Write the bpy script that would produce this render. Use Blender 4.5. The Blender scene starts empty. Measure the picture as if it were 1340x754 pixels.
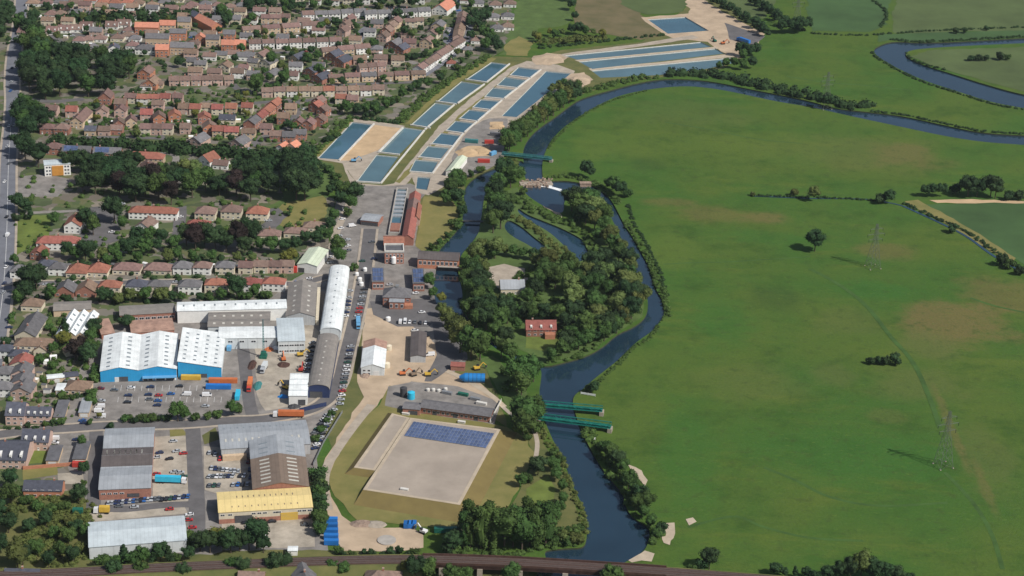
import bpy, bmesh, math, random
import numpy as np
from mathutils import Vector, Matrix
from mathutils.geometry import delaunay_2d_cdt

SC = bpy.context.scene
COL = SC.collection
rnd = random.Random(7)

# ------------------------------------------------------------------ camera
CAM_H = 500.0
FPX, PITCH, ROLL = 2600.0, math.radians(23.4), math.radians(-2.0)
cp, sp = math.cos(PITCH), math.sin(PITCH)
cr, sr = math.cos(ROLL), math.sin(ROLL)
FWD = Vector((0, cp, -sp)); R0 = Vector((1, 0, 0)); D0 = Vector((0, -sp, -cp))
RIGHT = R0*cr + D0*sr
DOWN = -R0*sr + D0*cr
cam_data = bpy.data.cameras.new('camera')
cam_data.sensor_width = 36.0
cam_data.lens = 36.0*FPX/1340.0
cam_data.clip_start = 5.0
cam_data.clip_end = 30000.0
cam = bpy.data.objects.new('camera', cam_data)
COL.objects.link(cam)
m = Matrix.Identity(4)
UPV = -DOWN; BACK = -FWD
for i in range(3):
    m[i][0] = RIGHT[i]; m[i][1] = UPV[i]; m[i][2] = BACK[i]
m[2][3] = CAM_H
cam.matrix_world = m
SC.camera = cam

# ------------------------------------------------------------------ sky, sun, exposure
SUN_EL = math.radians(46)
SUN_DIR = Vector((0.84, -0.54, 0)).normalized()
world = bpy.data.worlds.new('World'); SC.world = world
world.use_nodes = True
wn = world.node_tree.nodes; wl = world.node_tree.links
sky = wn.new('ShaderNodeTexSky'); sky.sky_type = 'NISHITA'
sky.sun_disc = False
sky.dust_density = 2.0; sky.air_density = 1.0; sky.ozone_density = 1.0
sky.sun_elevation = SUN_EL
sky.sun_rotation = math.atan2(SUN_DIR.x, SUN_DIR.y)
wn['Background'].inputs['Strength'].default_value = 0.07
wl.new(sky.outputs[0], wn['Background'].inputs['Color'])
sun_data = bpy.data.lights.new('sun', 'SUN')
sun_data.energy = 3.8; sun_data.angle = math.radians(0.5); sun_data.color = (1.0, 0.965, 0.91)
sun = bpy.data.objects.new('sun', sun_data); COL.objects.link(sun)
sun.location = (400, 600, 900)
to_sun = Vector((SUN_DIR.x*math.cos(SUN_EL), SUN_DIR.y*math.cos(SUN_EL), math.sin(SUN_EL)))
sun.rotation_euler = to_sun.to_track_quat('Z', 'Y').to_euler()
SC.view_settings.view_transform = 'Standard'
SC.view_settings.look = 'None'
SC.view_settings.exposure = 0.18
SC.view_settings.gamma = 1.0
SC.view_settings.use_curve_mapping = False

# ------------------------------------------------------------------ pixel -> ground
def G(x, y, z=0.0):
    """point of the horizontal plane at height z seen at photo pixel x, y"""
    u, v = x-670.0, y-377.0
    d = FWD*FPX + RIGHT*u + DOWN*v
    t = (z-CAM_H)/d.z
    return Vector((d.x*t, d.y*t, z))
def PX(p):
    d = Vector((p[0], p[1], p[2]-CAM_H))
    w = d.dot(FWD)
    return (670+FPX*d.dot(RIGHT)/w, 377+FPX*d.dot(DOWN)/w)

# ------------------------------------------------------------------ tags and objects
ORD = ('first second third fourth fifth sixth seventh eighth ninth tenth eleventh twelfth thirteenth fourteenth '
       'fifteenth sixteenth seventeenth eighteenth nineteenth twentieth').split()
ORD += ['twenty-'+o for o in ORD[:9]] + ['thirtieth'] + ['thirty-'+o for o in ORD[:9]] + ['fortieth']
def tag(o, label=None, cat=None, group=None, kind=None):
    if label:
        for wd in (' the ', ' roofed ', ' in ', ' with '):
            while len(label.split()) > 16 and wd in label: label = label.replace(wd, ' ', 1)
        o['label'] = label
    if cat: o['category'] = cat
    if group: o['group'] = group
    if kind: o['kind'] = kind
    return o
def link(name, mesh, parent=None, loc=None, rz=None, scale=None):
    o = bpy.data.objects.new(name, mesh)
    COL.objects.link(o)
    if parent is not None: o.parent = parent
    if loc is not None: o.location = loc
    if rz is not None: o.rotation_euler = (0, 0, rz)
    if scale is not None: o.scale = scale
    return o
def empty(name, loc, rz=0.0, scale=None):
    o = link(name, None, None, loc, rz, scale)
    o.empty_display_size = 0.5
    return o

class MB:
    """collects faces; build() makes one mesh"""
    def __init__(s): s.v = []; s.f = []; s.m = []
    def face(s, pts, mi=0):
        n = len(s.v); s.v.extend([tuple(p) for p in pts]); s.f.append(tuple(range(n, n+len(pts)))); s.m.append(mi)
    def hexa(s, b, t, mi=0):
        """b, t: four bottom and four top points (counter-clockwise from above)"""
        n = len(s.v); s.v.extend([tuple(p) for p in b]+[tuple(p) for p in t])
        for q in ((3, 2, 1, 0), (4, 5, 6, 7), (0, 1, 5, 4), (1, 2, 6, 5), (2, 3, 7, 6), (3, 0, 4, 7)):
            s.f.append(tuple(n+i for i in q)); s.m.append(mi)
    def box(s, x0, x1, y0, y1, z0, z1, mi=0):
        s.hexa([(x0, y0, z0), (x1, y0, z0), (x1, y1, z0), (x0, y1, z0)], [(x0, y0, z1), (x1, y0, z1), (x1, y1, z1), (x0, y1, z1)], mi)
    def bar(s, a, b, w, mi=0, h=None):
        a = Vector(a); b = Vector(b); d = (b-a).normalized()
        up = Vector((0, 0, 1)) if abs(d.z) < 0.95 else Vector((1, 0, 0))
        r = d.cross(up).normalized(); u = r.cross(d).normalized()
        r = r*(w/2); u = u*((h or w)/2)
        s.hexa([a-r-u, a+r-u, b+r-u, b-r-u], [a-r+u, a+r+u, b+r+u, b-r+u], mi)
    def tube(s, a, b, ra, rb, n=8, mi=0, caps=True):
        a = Vector(a); b = Vector(b); d = (b-a).normalized()
        up = Vector((0, 0, 1)) if abs(d.z) < 0.95 else Vector((1, 0, 0))
        r = d.cross(up).normalized(); u = r.cross(d).normalized()
        k = len(s.v)
        for c, rr in ((a, ra), (b, rb)):
            for i in range(n):
                t = 2*math.pi*i/n
                s.v.append(tuple(c + r*(rr*math.cos(t)) + u*(rr*math.sin(t))))
        for i in range(n):
            j = (i+1) % n
            s.f.append((k+j, k+i, k+n+i, k+n+j)); s.m.append(mi)
        if caps:
            s.f.append(tuple(k+i for i in range(n))); s.m.append(mi)
            s.f.append(tuple(k+n+i for i in reversed(range(n)))); s.m.append(mi)
    def mesh(s, name, mats):
        me = bpy.data.meshes.new(name)
        me.from_pydata(s.v, [], s.f)
        for mt in (mats if isinstance(mats, (list, tuple)) else [mats]): me.materials.append(mt)
        if any(s.m): me.polygons.foreach_set('material_index', s.m)
        me.update()
        return me
    def build(s, name, mats, parent=None, loc=None, rz=None):
        return link(name, s.mesh(name, mats), parent, loc, rz)

# ------------------------------------------------------------------ materials
def mat(name, col, rough=0.85, var=0.25, scale=0.3, rand=0.0, scale2=None, col2=None, spec=0.3, metal=0.0, stripe=None, bump=0.0, huevar=0.0):
    """col varied by two octaves of noise in object space, plus a per-object brightness shift"""
    mt = bpy.data.materials.new(name); mt.use_nodes = True
    nt = mt.node_tree; n = nt.nodes; l = nt.links
    b = n['Principled BSDF']
    b.inputs['Roughness'].default_value = rough
    b.inputs['Specular IOR Level'].default_value = spec
    b.inputs['Metallic'].default_value = metal
    tc = n.new('ShaderNodeTexCoord')
    nz = n.new('ShaderNodeTexNoise'); nz.inputs['Scale'].default_value = scale; nz.inputs['Detail'].default_value = 5.0; nz.inputs['Roughness'].default_value = 0.65
    l.new(tc.outputs['Object'], nz.inputs['Vector'])
    rp = n.new('ShaderNodeMapRange'); rp.inputs['From Min'].default_value = 0.3; rp.inputs['From Max'].default_value = 0.7
    l.new(nz.outputs['Fac'], rp.inputs['Value'])
    mx = n.new('ShaderNodeMix'); mx.data_type = 'RGBA'
    c2 = col2 or tuple(c*(1-var) for c in col)
    c1 = tuple(min(1, c*(1+var*0.5)) for c in col) if not col2 else col
    mx.inputs['A'].default_value = (*c1, 1); mx.inputs['B'].default_value = (*c2, 1)
    l.new(rp.outputs[0], mx.inputs['Factor'])
    out = mx.outputs['Result']
    if stripe:
        ax, per, amt = stripe
        sx = n.new('ShaderNodeSeparateXYZ'); l.new(tc.outputs['Object'], sx.inputs[0])
        a = n.new('ShaderNodeMath'); a.operation = 'MULTIPLY'; a.inputs[1].default_value = 1.0/per
        l.new(sx.outputs['XYZ'.index(ax)], a.inputs[0])
        fr = n.new('ShaderNodeMath'); fr.operation = 'FRACT'; l.new(a.outputs[0], fr.inputs[0])
        gt = n.new('ShaderNodeMath'); gt.operation = 'LESS_THAN'; gt.inputs[1].default_value = 0.13; l.new(fr.outputs[0], gt.inputs[0])
        ml = n.new('ShaderNodeMath'); ml.operation = 'MULTIPLY_ADD'; ml.inputs[1].default_value = -amt; ml.inputs[2].default_value = 1.0
        l.new(gt.outputs[0], ml.inputs[0])
        vm = n.new('ShaderNodeVectorMath'); vm.operation = 'SCALE'; l.new(out, vm.inputs[0]); l.new(ml.outputs[0], vm.inputs['Scale']); out = vm.outputs[0]
    if rand or huevar:
        oi = n.new('ShaderNodeObjectInfo')
        hs = n.new('ShaderNodeHueSaturation')
        r2 = n.new('ShaderNodeMapRange'); r2.inputs['To Min'].default_value = 1-rand; r2.inputs['To Max'].default_value = 1+rand
        l.new(oi.outputs['Random'], r2.inputs['Value']); l.new(r2.outputs[0], hs.inputs['Value'])
        if huevar:
            wh = n.new('ShaderNodeTexWhiteNoise'); wh.noise_dimensions = '1D'; l.new(oi.outputs['Random'], wh.inputs['W'])
            r3 = n.new('ShaderNodeMapRange'); r3.inputs['To Min'].default_value = 0.5-huevar; r3.inputs['To Max'].default_value = 0.5+huevar
            l.new(wh.outputs['Value'], r3.inputs['Value']); l.new(r3.outputs[0], hs.inputs['Hue'])
        l.new(out, hs.inputs['Color']); out = hs.outputs['Color']
    l.new(out, b.inputs['Base Color'])
    if bump:
        bp = n.new('ShaderNodeBump'); bp.inputs['Strength'].default_value = bump; bp.inputs['Distance'].default_value = 0.3
        l.new(nz.outputs['Fac'], bp.inputs['Height']); l.new(bp.outputs[0], b.inputs['Normal'])
    return mt

def water_mat(name, deep, rough, bumpscale, bumpstr, var=0.25):
    mt = mat(name, deep, rough=rough, var=var, scale=0.02, spec=0.5)
    nt = mt.node_tree; n = nt.nodes; l = nt.links; b = n['Principled BSDF']
    b.inputs['IOR'].default_value = 1.45; b.inputs['Specular IOR Level'].default_value = 0.9
    nz = n.new('ShaderNodeTexNoise'); nz.inputs['Scale'].default_value = bumpscale; nz.inputs['Detail'].default_value = 3
    tc = n.new('ShaderNodeTexCoord'); l.new(tc.outputs['Object'], nz.inputs['Vector'])
    bp = n.new('ShaderNodeBump'); bp.inputs['Strength'].default_value = bumpstr; bp.inputs['Distance'].default_value = 0.2
    l.new(nz.outputs['Fac'], bp.inputs['Height']); l.new(bp.outputs[0], b.inputs['Normal'])
    return mt

def patch_ground(name, base, alt, patches, fine=1.0):
    """grass: two tones by noise at several scales, plus soil / dry patches of their own shape (world x, y, rx, ry, colour, strength)"""
    mt = bpy.data.materials.new(name); mt.use_nodes = True
    nt = mt.node_tree; n = nt.nodes; l = nt.links
    b = n['Principled BSDF']; b.inputs['Roughness'].default_value = 0.95; b.inputs['Specular IOR Level'].default_value = 0.1
    tc = n.new('ShaderNodeTexCoord'); co = tc.outputs['Object']
    def noise(s, det=6, rough=0.6, stretch=None):
        nz = n.new('ShaderNodeTexNoise'); nz.inputs['Scale'].default_value = s; nz.inputs['Detail'].default_value = det; nz.inputs['Roughness'].default_value = rough
        if stretch:
            mp = n.new('ShaderNodeMapping'); mp.inputs['Scale'].default_value = stretch; mp.inputs['Rotation'].default_value = (0, 0, 0.25); l.new(co, mp.inputs[0]); l.new(mp.outputs[0], nz.inputs['Vector'])
        else: l.new(co, nz.inputs['Vector'])
        return nz.outputs['Fac']
    def rng(x, a, c, lo=0.0, hi=1.0):
        r = n.new('ShaderNodeMapRange'); r.interpolation_type = 'SMOOTHSTEP'
        r.inputs['From Min'].default_value = a; r.inputs['From Max'].default_value = c; r.inputs['To Min'].default_value = lo; r.inputs['To Max'].default_value = hi
        l.new(x, r.inputs['Value']); return r.outputs[0]
    def mixc(f, a, c):
        x = n.new('ShaderNodeMix'); x.data_type = 'RGBA'
        l.new(f, x.inputs['Factor'])
        for k, q in (('A', a), ('B', c)):
            if isinstance(q, tuple): x.inputs[k].default_value = (*q, 1)
            else: l.new(q, x.inputs[k])
        return x.outputs['Result']
    c = mixc(rng(noise(0.008, 5), 0.38, 0.6), base, alt)
    c = mixc(rng(noise(0.028, 7, 0.72), 0.47, 0.7, 0, 0.75), c, tuple(q*0.66 for q in base))
    c = mixc(rng(noise(0.015, 7, 0.72, (0.6, 1.8, 1)), 0.5, 0.72, 0, 0.75), c, tuple(q*f for q, f in zip(alt, (1.35, 1.12, 1.1))))
    edge = noise(0.03, 6, 0.7)
    fineN = noise(0.12, 4, 0.7)
    for (x, y, rx, ry, pc, st) in patches:
        mp = n.new('ShaderNodeMapping'); mp.vector_type = 'POINT'
        mp.inputs['Location'].default_value = (-x/rx, -y/ry, 0); mp.inputs['Scale'].default_value = (1/rx, 1/ry, 0)
        l.new(co, mp.inputs[0])
        ln = n.new('ShaderNodeVectorMath'); ln.operation = 'LENGTH'; l.new(mp.outputs[0], ln.inputs[0])
        ad = n.new('ShaderNodeMath'); ad.operation = 'MULTIPLY_ADD'; ad.inputs[1].default_value = 2.2; ad.inputs[2].default_value = -1.1
        l.new(edge, ad.inputs[0])
        sm = n.new('ShaderNodeMath'); sm.operation = 'ADD'; l.new(ln.outputs['Value'], sm.inputs[0]); l.new(ad.outputs[0], sm.inputs[1])
        c = mixc(rng(sm.outputs[0], 1.2, 0.45, 0, min(1, st*0.9)), c, pc)
    c = mixc(rng(fineN, 0.52, 0.7, 0, 0.5*fine), c, (0.05, 0.075, 0.022))
    c = mixc(rng(noise(0.25, 4, 0.75, (0.7, 1.6, 1)), 0.55, 0.7, 0, 0.5*fine), c, tuple(q*1.35 for q in alt))
    f2 = noise(0.6, 3, 0.7)
    c = mixc(rng(f2, 0.4, 0.7, 0, 0.28*fine), c, tuple(q*0.55 for q in base))
    l.new(c, b.inputs['Base Color'])
    bp = n.new('ShaderNodeBump'); bp.inputs['Strength'].default_value = 0.5; bp.inputs['Distance'].default_value = 0.6
    l.new(f2, bp.inputs['Height']); l.new(bp.outputs[0], b.inputs['Normal'])
    return mt

M = {}
def defm(k, *a, **kw): M[k] = mat(k, *a, **kw); return M[k]
# roofs
defm('roof_brown', (0.20, 0.132, 0.11), var=0.3, scale=0.5, rand=0.22, huevar=0.02)
defm('roof_grey', (0.15, 0.145, 0.15), var=0.3, scale=0.5, rand=0.2)
defm('roof_slate', (0.085, 0.09, 0.115), var=0.3, scale=0.5, rand=0.2)
defm('roof_red', (0.30, 0.115, 0.085), var=0.3, scale=0.5, rand=0.2, huevar=0.012)
defm('roof_orange', (0.56, 0.235, 0.155), var=0.2, scale=0.5, rand=0.12)
defm('roof_tan', (0.235, 0.16, 0.115), var=0.3, scale=0.5, rand=0.2)
defm('roof_white', (0.76, 0.79, 0.78), rough=0.6, var=0.24, scale=0.16, stripe=('X', 2.0, 0.10))
defm('roof_palegreen', (0.60, 0.66, 0.50), rough=0.6, var=0.16, scale=0.2, stripe=('X', 2.2, 0.2))
defm('roof_paleblue', (0.52, 0.58, 0.60), rough=0.6, var=0.2, scale=0.15, stripe=('X', 2.0, 0.12))
defm('roof_metal', (0.33, 0.35, 0.37), rough=0.6, var=0.2, scale=0.15, stripe=('X', 2.0, 0.15))
defm('roof_darkmetal', (0.12, 0.102, 0.097), rough=0.7, var=0.25, scale=0.2, stripe=('X', 2.0, 0.15))
defm('roof_asbestos', (0.26, 0.235, 0.21), rough=0.9, var=0.35, scale=0.3, stripe=('Y', 1.8, 0.15), col2=(0.19, 0.175, 0.16))
defm('roof_barn', (0.20, 0.15, 0.115), rough=0.8, var=0.2, scale=0.2, stripe=('X', 2.0, 0.15))
defm('roof_yellow', (0.74, 0.58, 0.26), rough=0.6, var=0.12, scale=0.15, stripe=('X', 3.0, 0.12))
defm('roof_rust', (0.40, 0.25, 0.19), rough=0.9, var=0.4, scale=0.25)
defm('felt', (0.13, 0.13, 0.14), rough=0.95, var=0.3, scale=0.3, rand=0.15)
# walls
defm('wall_white', (0.74, 0.73, 0.69), var=0.12, scale=0.4, rand=0.08)
defm('wall_cream', (0.62, 0.55, 0.42), var=0.15, scale=0.4, rand=0.1)
defm('wall_brick', (0.34, 0.16, 0.115), var=0.3, scale=0.8, rand=0.15)
defm('wall_pink', (0.50, 0.35, 0.29), var=0.2, scale=0.8, rand=0.15)
defm('wall_buff', (0.54, 0.41, 0.28), var=0.2, scale=0.8, rand=0.12)
defm('wall_orangebrick', (0.46, 0.20, 0.12), var=0.2, scale=0.8, rand=0.1)
defm('wall_grey', (0.42, 0.43, 0.43), var=0.15, scale=0.4, stripe=('X', 1.5, 0.15))
defm('wall_palegrey', (0.58, 0.61, 0.61), var=0.12, scale=0.3, stripe=('X', 5.5, 0.12))
defm('wall_blue', (0.03, 0.30, 0.58), rough=0.6, var=0.1, scale=0.3, stripe=('X', 1.5, 0.08))
defm('wall_navy', (0.03, 0.045, 0.11), rough=0.6, var=0.2)
defm('wall_orange', (0.52, 0.24, 0.05), var=0.15)
defm('concrete', (0.40, 0.37, 0.33), var=0.2, scale=0.3)
defm('concrete_white', (0.62, 0.60, 0.55), var=0.2, scale=0.4)
defm('timber', (0.22, 0.16, 0.11), var=0.3, scale=0.6)
defm('glass', (0.03, 0.035, 0.045), rough=0.15, var=0.2, spec=0.5)
defm('rooflight', (0.22, 0.25, 0.27), rough=0.3, var=0.25, scale=0.5)
defm('rooflight_pale', (0.52, 0.50, 0.44), rough=0.4, var=0.2, scale=0.5)
defm('frame_white', (0.78, 0.78, 0.76), rough=0.5, var=0.08)
defm('door_paint', (0.13, 0.08, 0.07), rough=0.5, var=0.2, rand=0.4)
defm('door_white', (0.70, 0.70, 0.68), rough=0.5, var=0.1)
defm('steel', (0.28, 0.29, 0.30), rough=0.5, var=0.2, metal=0.3)
defm('pylon_steel', (0.13, 0.155, 0.12), rough=0.6, var=0.15)
defm('green_steel', (0.015, 0.19, 0.15), rough=0.5, var=0.3, scale=0.6)
defm('teal_steel', (0.05, 0.20, 0.20), rough=0.5, var=0.3, scale=0.6)
defm('rust_steel', (0.085, 0.045, 0.035), rough=0.8, var=0.4, scale=0.4)
defm('rail_steel', (0.22, 0.19, 0.17), rough=0.4, var=0.2, metal=0.4)
defm('ballast', (0.085, 0.052, 0.043), rough=0.95, var=0.4, scale=0.8)
defm('sleeper', (0.19, 0.155, 0.13), var=0.3)
defm('stone', (0.36, 0.31, 0.25), var=0.3, scale=0.4)
defm('tyre', (0.02, 0.02, 0.02), rough=0.9, var=0.2)
defm('panel_blue', (0.085, 0.12, 0.225), rough=0.4, var=0.25, scale=0.9, rand=0.2, spec=0.5)
defm('panel_frame', (0.26, 0.30, 0.38), rough=0.5, var=0.1)
defm('tank_blue', (0.02, 0.20, 0.52), rough=0.45, var=0.15, rand=0.1)
defm('light_blue', (0.14, 0.36, 0.58), rough=0.5, var=0.15)
defm('crate_blue', (0.02, 0.15, 0.45), rough=0.5, var=0.2, rand=0.25)
defm('cyan_paint', (0.04, 0.45, 0.65), rough=0.5, var=0.1)
defm('red_paint', (0.50, 0.06, 0.045), rough=0.5, var=0.2, rand=0.15)
defm('orange_paint', (0.58, 0.17, 0.06), rough=0.5, var=0.2, rand=0.1)
defm('yellow_paint', (0.62, 0.40, 0.06), rough=0.5, var=0.2)
defm('green_paint', (0.02, 0.13, 0.09), rough=0.5, var=0.2)
defm('dark_metal', (0.06, 0.06, 0.065), rough=0.6, var=0.3)
defm('rubble', (0.30, 0.22, 0.17), rough=0.95, var=0.5, scale=0.7, rand=0.25)
defm('foam', (0.85, 0.88, 0.88), rough=0.7, var=0.3, scale=0.4)
# ground
defm('asphalt', (0.135, 0.128, 0.128), rough=0.95, var=0.25, scale=0.12)
defm('asphalt_blue', (0.165, 0.17, 0.19), rough=0.9, var=0.2, scale=0.1)
defm('tarmac_pale', (0.245, 0.225, 0.205), rough=0.95, var=0.42, scale=0.10)
defm('concrete_yard', (0.41, 0.36, 0.29), rough=0.95, var=0.4, scale=0.10, bump=0.2)
defm('gravel_tan', (0.47, 0.36, 0.25), rough=0.95, var=0.28, scale=0.07, bump=0.3)
defm('gravel_roof', (0.36, 0.305, 0.25), rough=0.95, var=0.2, scale=0.05, bump=0.3)
defm('gravel_border', (0.47, 0.39, 0.29), rough=0.95, var=0.2, scale=0.15)
defm('sand', (0.52, 0.37, 0.22), rough=0.95, var=0.25, scale=0.08)
defm('path_pale', (0.40, 0.34, 0.27), rough=0.95, var=0.25, scale=0.15)
defm('kerb_stone', (0.30, 0.29, 0.27), rough=0.9, var=0.2)
defm('paint_white', (0.75, 0.75, 0.72), rough=0.7, var=0.2, scale=0.5)
defm('bank_earth', (0.05, 0.055, 0.025), rough=0.95, var=0.4, scale=0.3)
defm('lawn', (0.085, 0.135, 0.035), rough=0.95, var=0.3, scale=0.1, bump=0.4)
defm('lawn_bright', (0.13, 0.17, 0.035), rough=0.95, var=0.35, scale=0.08, bump=0.4)
defm('dry_grass', (0.235, 0.20, 0.07), rough=0.95, scale=0.06, col2=(0.14, 0.142, 0.042), bump=0.4)
defm('dry_bank', (0.20, 0.155, 0.055), rough=0.95, scale=0.09, col2=(0.15, 0.115, 0.042), bump=0.4)
defm('rough_grass', (0.155, 0.145, 0.05), rough=0.95, scale=0.07, col2=(0.075, 0.095, 0.028), bump=0.5)
defm('brown_heath', (0.17, 0.135, 0.07), rough=0.95, scale=0.05, col2=(0.10, 0.095, 0.04), bump=0.4)
defm('damp_grass', (0.052, 0.112, 0.022), rough=0.95, var=0.35, scale=0.08, bump=0.4)
defm('garden', (0.095, 0.11, 0.045), rough=0.95, scale=0.12, col2=(0.15, 0.125, 0.095), bump=0.4)
defm('field_green', (0.052, 0.105, 0.032), rough=0.95, var=0.3, scale=0.02, bump=0.4)
defm('field_pale', (0.085, 0.12, 0.04), rough=0.95, var=0.3, scale=0.02, bump=0.4)
def garden_mat():
    mt = M['garden']; nt = mt.node_tree; n = nt.nodes; l = nt.links; b = n['Principled BSDF']
    tc = n.new('ShaderNodeTexCoord'); cols = None
    nz = n.new('ShaderNodeTexNoise'); nz.inputs['Scale'].default_value = 0.08; l.new(tc.outputs['Object'], nz.inputs['Vector'])
    mv = n.new('ShaderNodeMix'); mv.data_type = 'RGBA'; mv.blend_type = 'LINEAR_LIGHT'; mv.inputs['Factor'].default_value = 6.0
    mv.clamp_factor = False; l.new(tc.outputs['Object'], mv.inputs['A']); l.new(nz.outputs['Color'], mv.inputs['B'])
    vo = n.new('ShaderNodeTexVoronoi'); vo.inputs['Scale'].default_value = 0.115; vo.distance = 'CHEBYCHEV'; l.new(mv.outputs['Result'], vo.inputs['Vector'])
    sp_ = n.new('ShaderNodeSeparateColor'); l.new(vo.outputs['Color'], sp_.inputs[0])
    rp = n.new('ShaderNodeValToRGB'); rp.color_ramp.interpolation = 'CONSTANT'
    for p, q in ((0, (0.06, 0.10, 0.03)), (0.2, (0.16, 0.135, 0.115)), (0.38, (0.085, 0.12, 0.035)), (0.55, (0.20, 0.18, 0.16)), (0.68, (0.045, 0.075, 0.025)), (0.84, (0.12, 0.125, 0.05)), (0.93, (0.27, 0.23, 0.19))):
        el = rp.color_ramp.elements.new(p) if p else rp.color_ramp.elements[0]; el.position = p; el.color = (*q, 1)
    rp.color_ramp.elements.remove(rp.color_ramp.elements[-1]) if rp.color_ramp.elements[-1].position > 0.99 else None
    l.new(sp_.outputs[0], rp.inputs[0])
    old = b.inputs['Base Color'].links[0].from_socket
    mx = n.new('ShaderNodeMix'); mx.data_type = 'RGBA'; mx.inputs['Factor'].default_value = 0.72; l.new(old, mx.inputs['A']); l.new(rp.outputs['Color'], mx.inputs['B'])
    l.new(mx.outputs['Result'], b.inputs['Base Color'])
garden_mat()
M['river'] = water_mat('river', (0.016, 0.038, 0.06), 0.06, 0.35, 0.06)
M['pond'] = water_mat('pond', (0.02, 0.05, 0.08), 0.04, 0.3, 0.05)
M['lagoon'] = water_mat('lagoon', (0.095, 0.17, 0.195), 0.06, 0.4, 0.08)
M['lagoon_deep'] = water_mat('lagoon_deep', (0.06, 0.135, 0.18), 0.06, 0.4, 0.08)
# foliage
def leafmat(k, col, rand=0.25, hv=0.02):
    mt = mat(k, col, rough=0.8, scale=3.0, rand=rand, huevar=hv, spec=0.15, col2=tuple(c*0.45 for c in col))
    M[k] = mt
leafmat('leaf_dark', (0.036, 0.072, 0.026))
leafmat('leaf_mid', (0.06, 0.112, 0.028))
leafmat('leaf_olive', (0.105, 0.13, 0.036))
leafmat('leaf_pale', (0.12, 0.165, 0.048))
leafmat('leaf_copper', (0.034, 0.024, 0.020))
leafmat('leaf_gold', (0.15, 0.15, 0.03))
def scrubmat(k, col):
    M[k] = mat(k, col, rough=0.9, scale=0.18, spec=0.1, col2=tuple(c*0.5 for c in col))
scrubmat('scrub_dark', (0.036, 0.07, 0.025)); scrubmat('scrub_mid', (0.078, 0.132, 0.034)); scrubmat('scrub_olive', (0.115, 0.14, 0.04))
defm('bark', (0.09, 0.07, 0.05), var=0.3, scale=2)
CARCOLS = {'white': (0.72, 0.72, 0.72), 'silver': (0.42, 0.44, 0.46), 'grey': (0.13, 0.14, 0.15), 'black': (0.02, 0.02, 0.024), 'navy': (0.02, 0.035, 0.10),
           'blue': (0.03, 0.12, 0.35), 'red': (0.42, 0.03, 0.03), 'green': (0.03, 0.09, 0.06), 'maroon': (0.14, 0.02, 0.03), 'orange': (0.55, 0.18, 0.05)}
for k, c in CARCOLS.items(): defm('car_'+k, c, rough=0.3, var=0.08, spec=0.5)
# ------------------------------------------------------------------ water outlines (photo pixels on the bank)
RIVERS = [
 # far loop
 [(1420,46),(1340,49.5),(1272,53.7),(1204,56.6),(1168,53.7),(1147,61),(1142,68),(1157,80.6),(1204,104),(1254,120),(1297,134),(1340,141.5),(1420,158),
  (1420,140),(1340,124.7),(1290,111),(1240,95),(1204,84),(1184,73.5),(1188,66),(1218,62.7),(1283,59),(1340,56.6),(1420,53)],
 # main arm to the weir
 [(1420,181),(1340,177.4),(1283,174),(1240,165),(1182,152),(1139.5,147),(1093,142.5),(1060.7,132.5),(1014,123),(982,117),(931.6,106.5),(896,103.5),(863,103.5),(828,110.2),
  (798.6,118.3),(761,128.5),(745,139),(726,154),(709,165),(694,178),(684.5,194),(685,209),(686.5,239),(712,239),(709,224),(710.5,206),(718,189),(728.7,174.7),(747.5,158.6),(788,134.4),
  (814.7,123.6),(855,115.8),(896,112.3),(931.6,115.4),(967.5,122),(1014,132.6),(1060.7,139.8),(1093,147.4),(1132,156),(1182,166.6),(1240,179),(1290,186.4),(1340,189.5),(1420,197)],
 # weir pool and the hidden way round to the east channel
 [(685,238),(712,238),(735,236),(758,239),(777,243),(796,256),(806,272),(816,293),(829.8,312.7),(839,330.6),(849.5,348.5),(854,366),(860,382.5),(866,390),(869,398),(870,411),(863,422),(853,434),
  (834,446.6),(821,459),(808,472),(794,483),(776,497),(763.6,509),(751,517),(749,528.7),(754.6,546.6),(760,561),(768,579),(778,596.7),(788.6,614.6),(803,632),(815.5,646),(819,664),(828,678),(851,690.6),
  (849.5,705),(845,719),(833,728),(806,742),(800,790),(690,800),(700,752),(716,735),(712,722),(719,719.5),(742,717.5),(764,717),(768,705),(768,690),(766,676),(763.6,664),(754.6,646),(747.5,632),(742,614.6),(736,596.7),
  (725,579),(717,561),(711.6,546.6),(708,528.7),(706,518),(706,509),(708,497),(709,484),(700,478),(678,471),(655,461),(636,446),(611,424),(598,408),(572,404),(568,385),(567,374),(571,352),(572,330),(586,314.5),(596.6,303.7),(604,293),(606,282),
  (607,252),(612,240),(628,228),(650,219),(672,212),(686,210),(687,226),(672,229),(652,236),(640,246),(634,254),(630.6,282),(628,293),(627,303.7),(620,314.5),(611,325),(603,334),(598,352),(604,372),(606,388),(603,403),(614,419),(638,442),(657,456.5),(680,466),(704,473),(712,481),
  (740,474),(769,466),(792,452),(806,438),(830,428),(845,416),(848.6,400),(846,384),(835,366),(829.8,348.5),(815.5,330.6),(813.7,312.7),(804.8,294.8),(797,279),(784,263),(768,255),(750,251),(738,262),(738,280),(722,276),(705,266),(690,256),(684,247)],
]
PONDS = [
 [(677.6,271.5),(688,280.4),(708,288.5),(729.5,296.6),(754.6,309),(765.4,316.3),(767,325),(776,336),(762,342),(747.5,343),(745.7,329),(736.7,320),(719,303.7),(699,293),(677.6,278.7)],
 [(661.5,289.4),(668.7,288.5),(684.8,298.4),(701,312.7),(717,323.4),(708,333.3),(693.7,321.6),(672,311),(659.7,300)],
]
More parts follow.
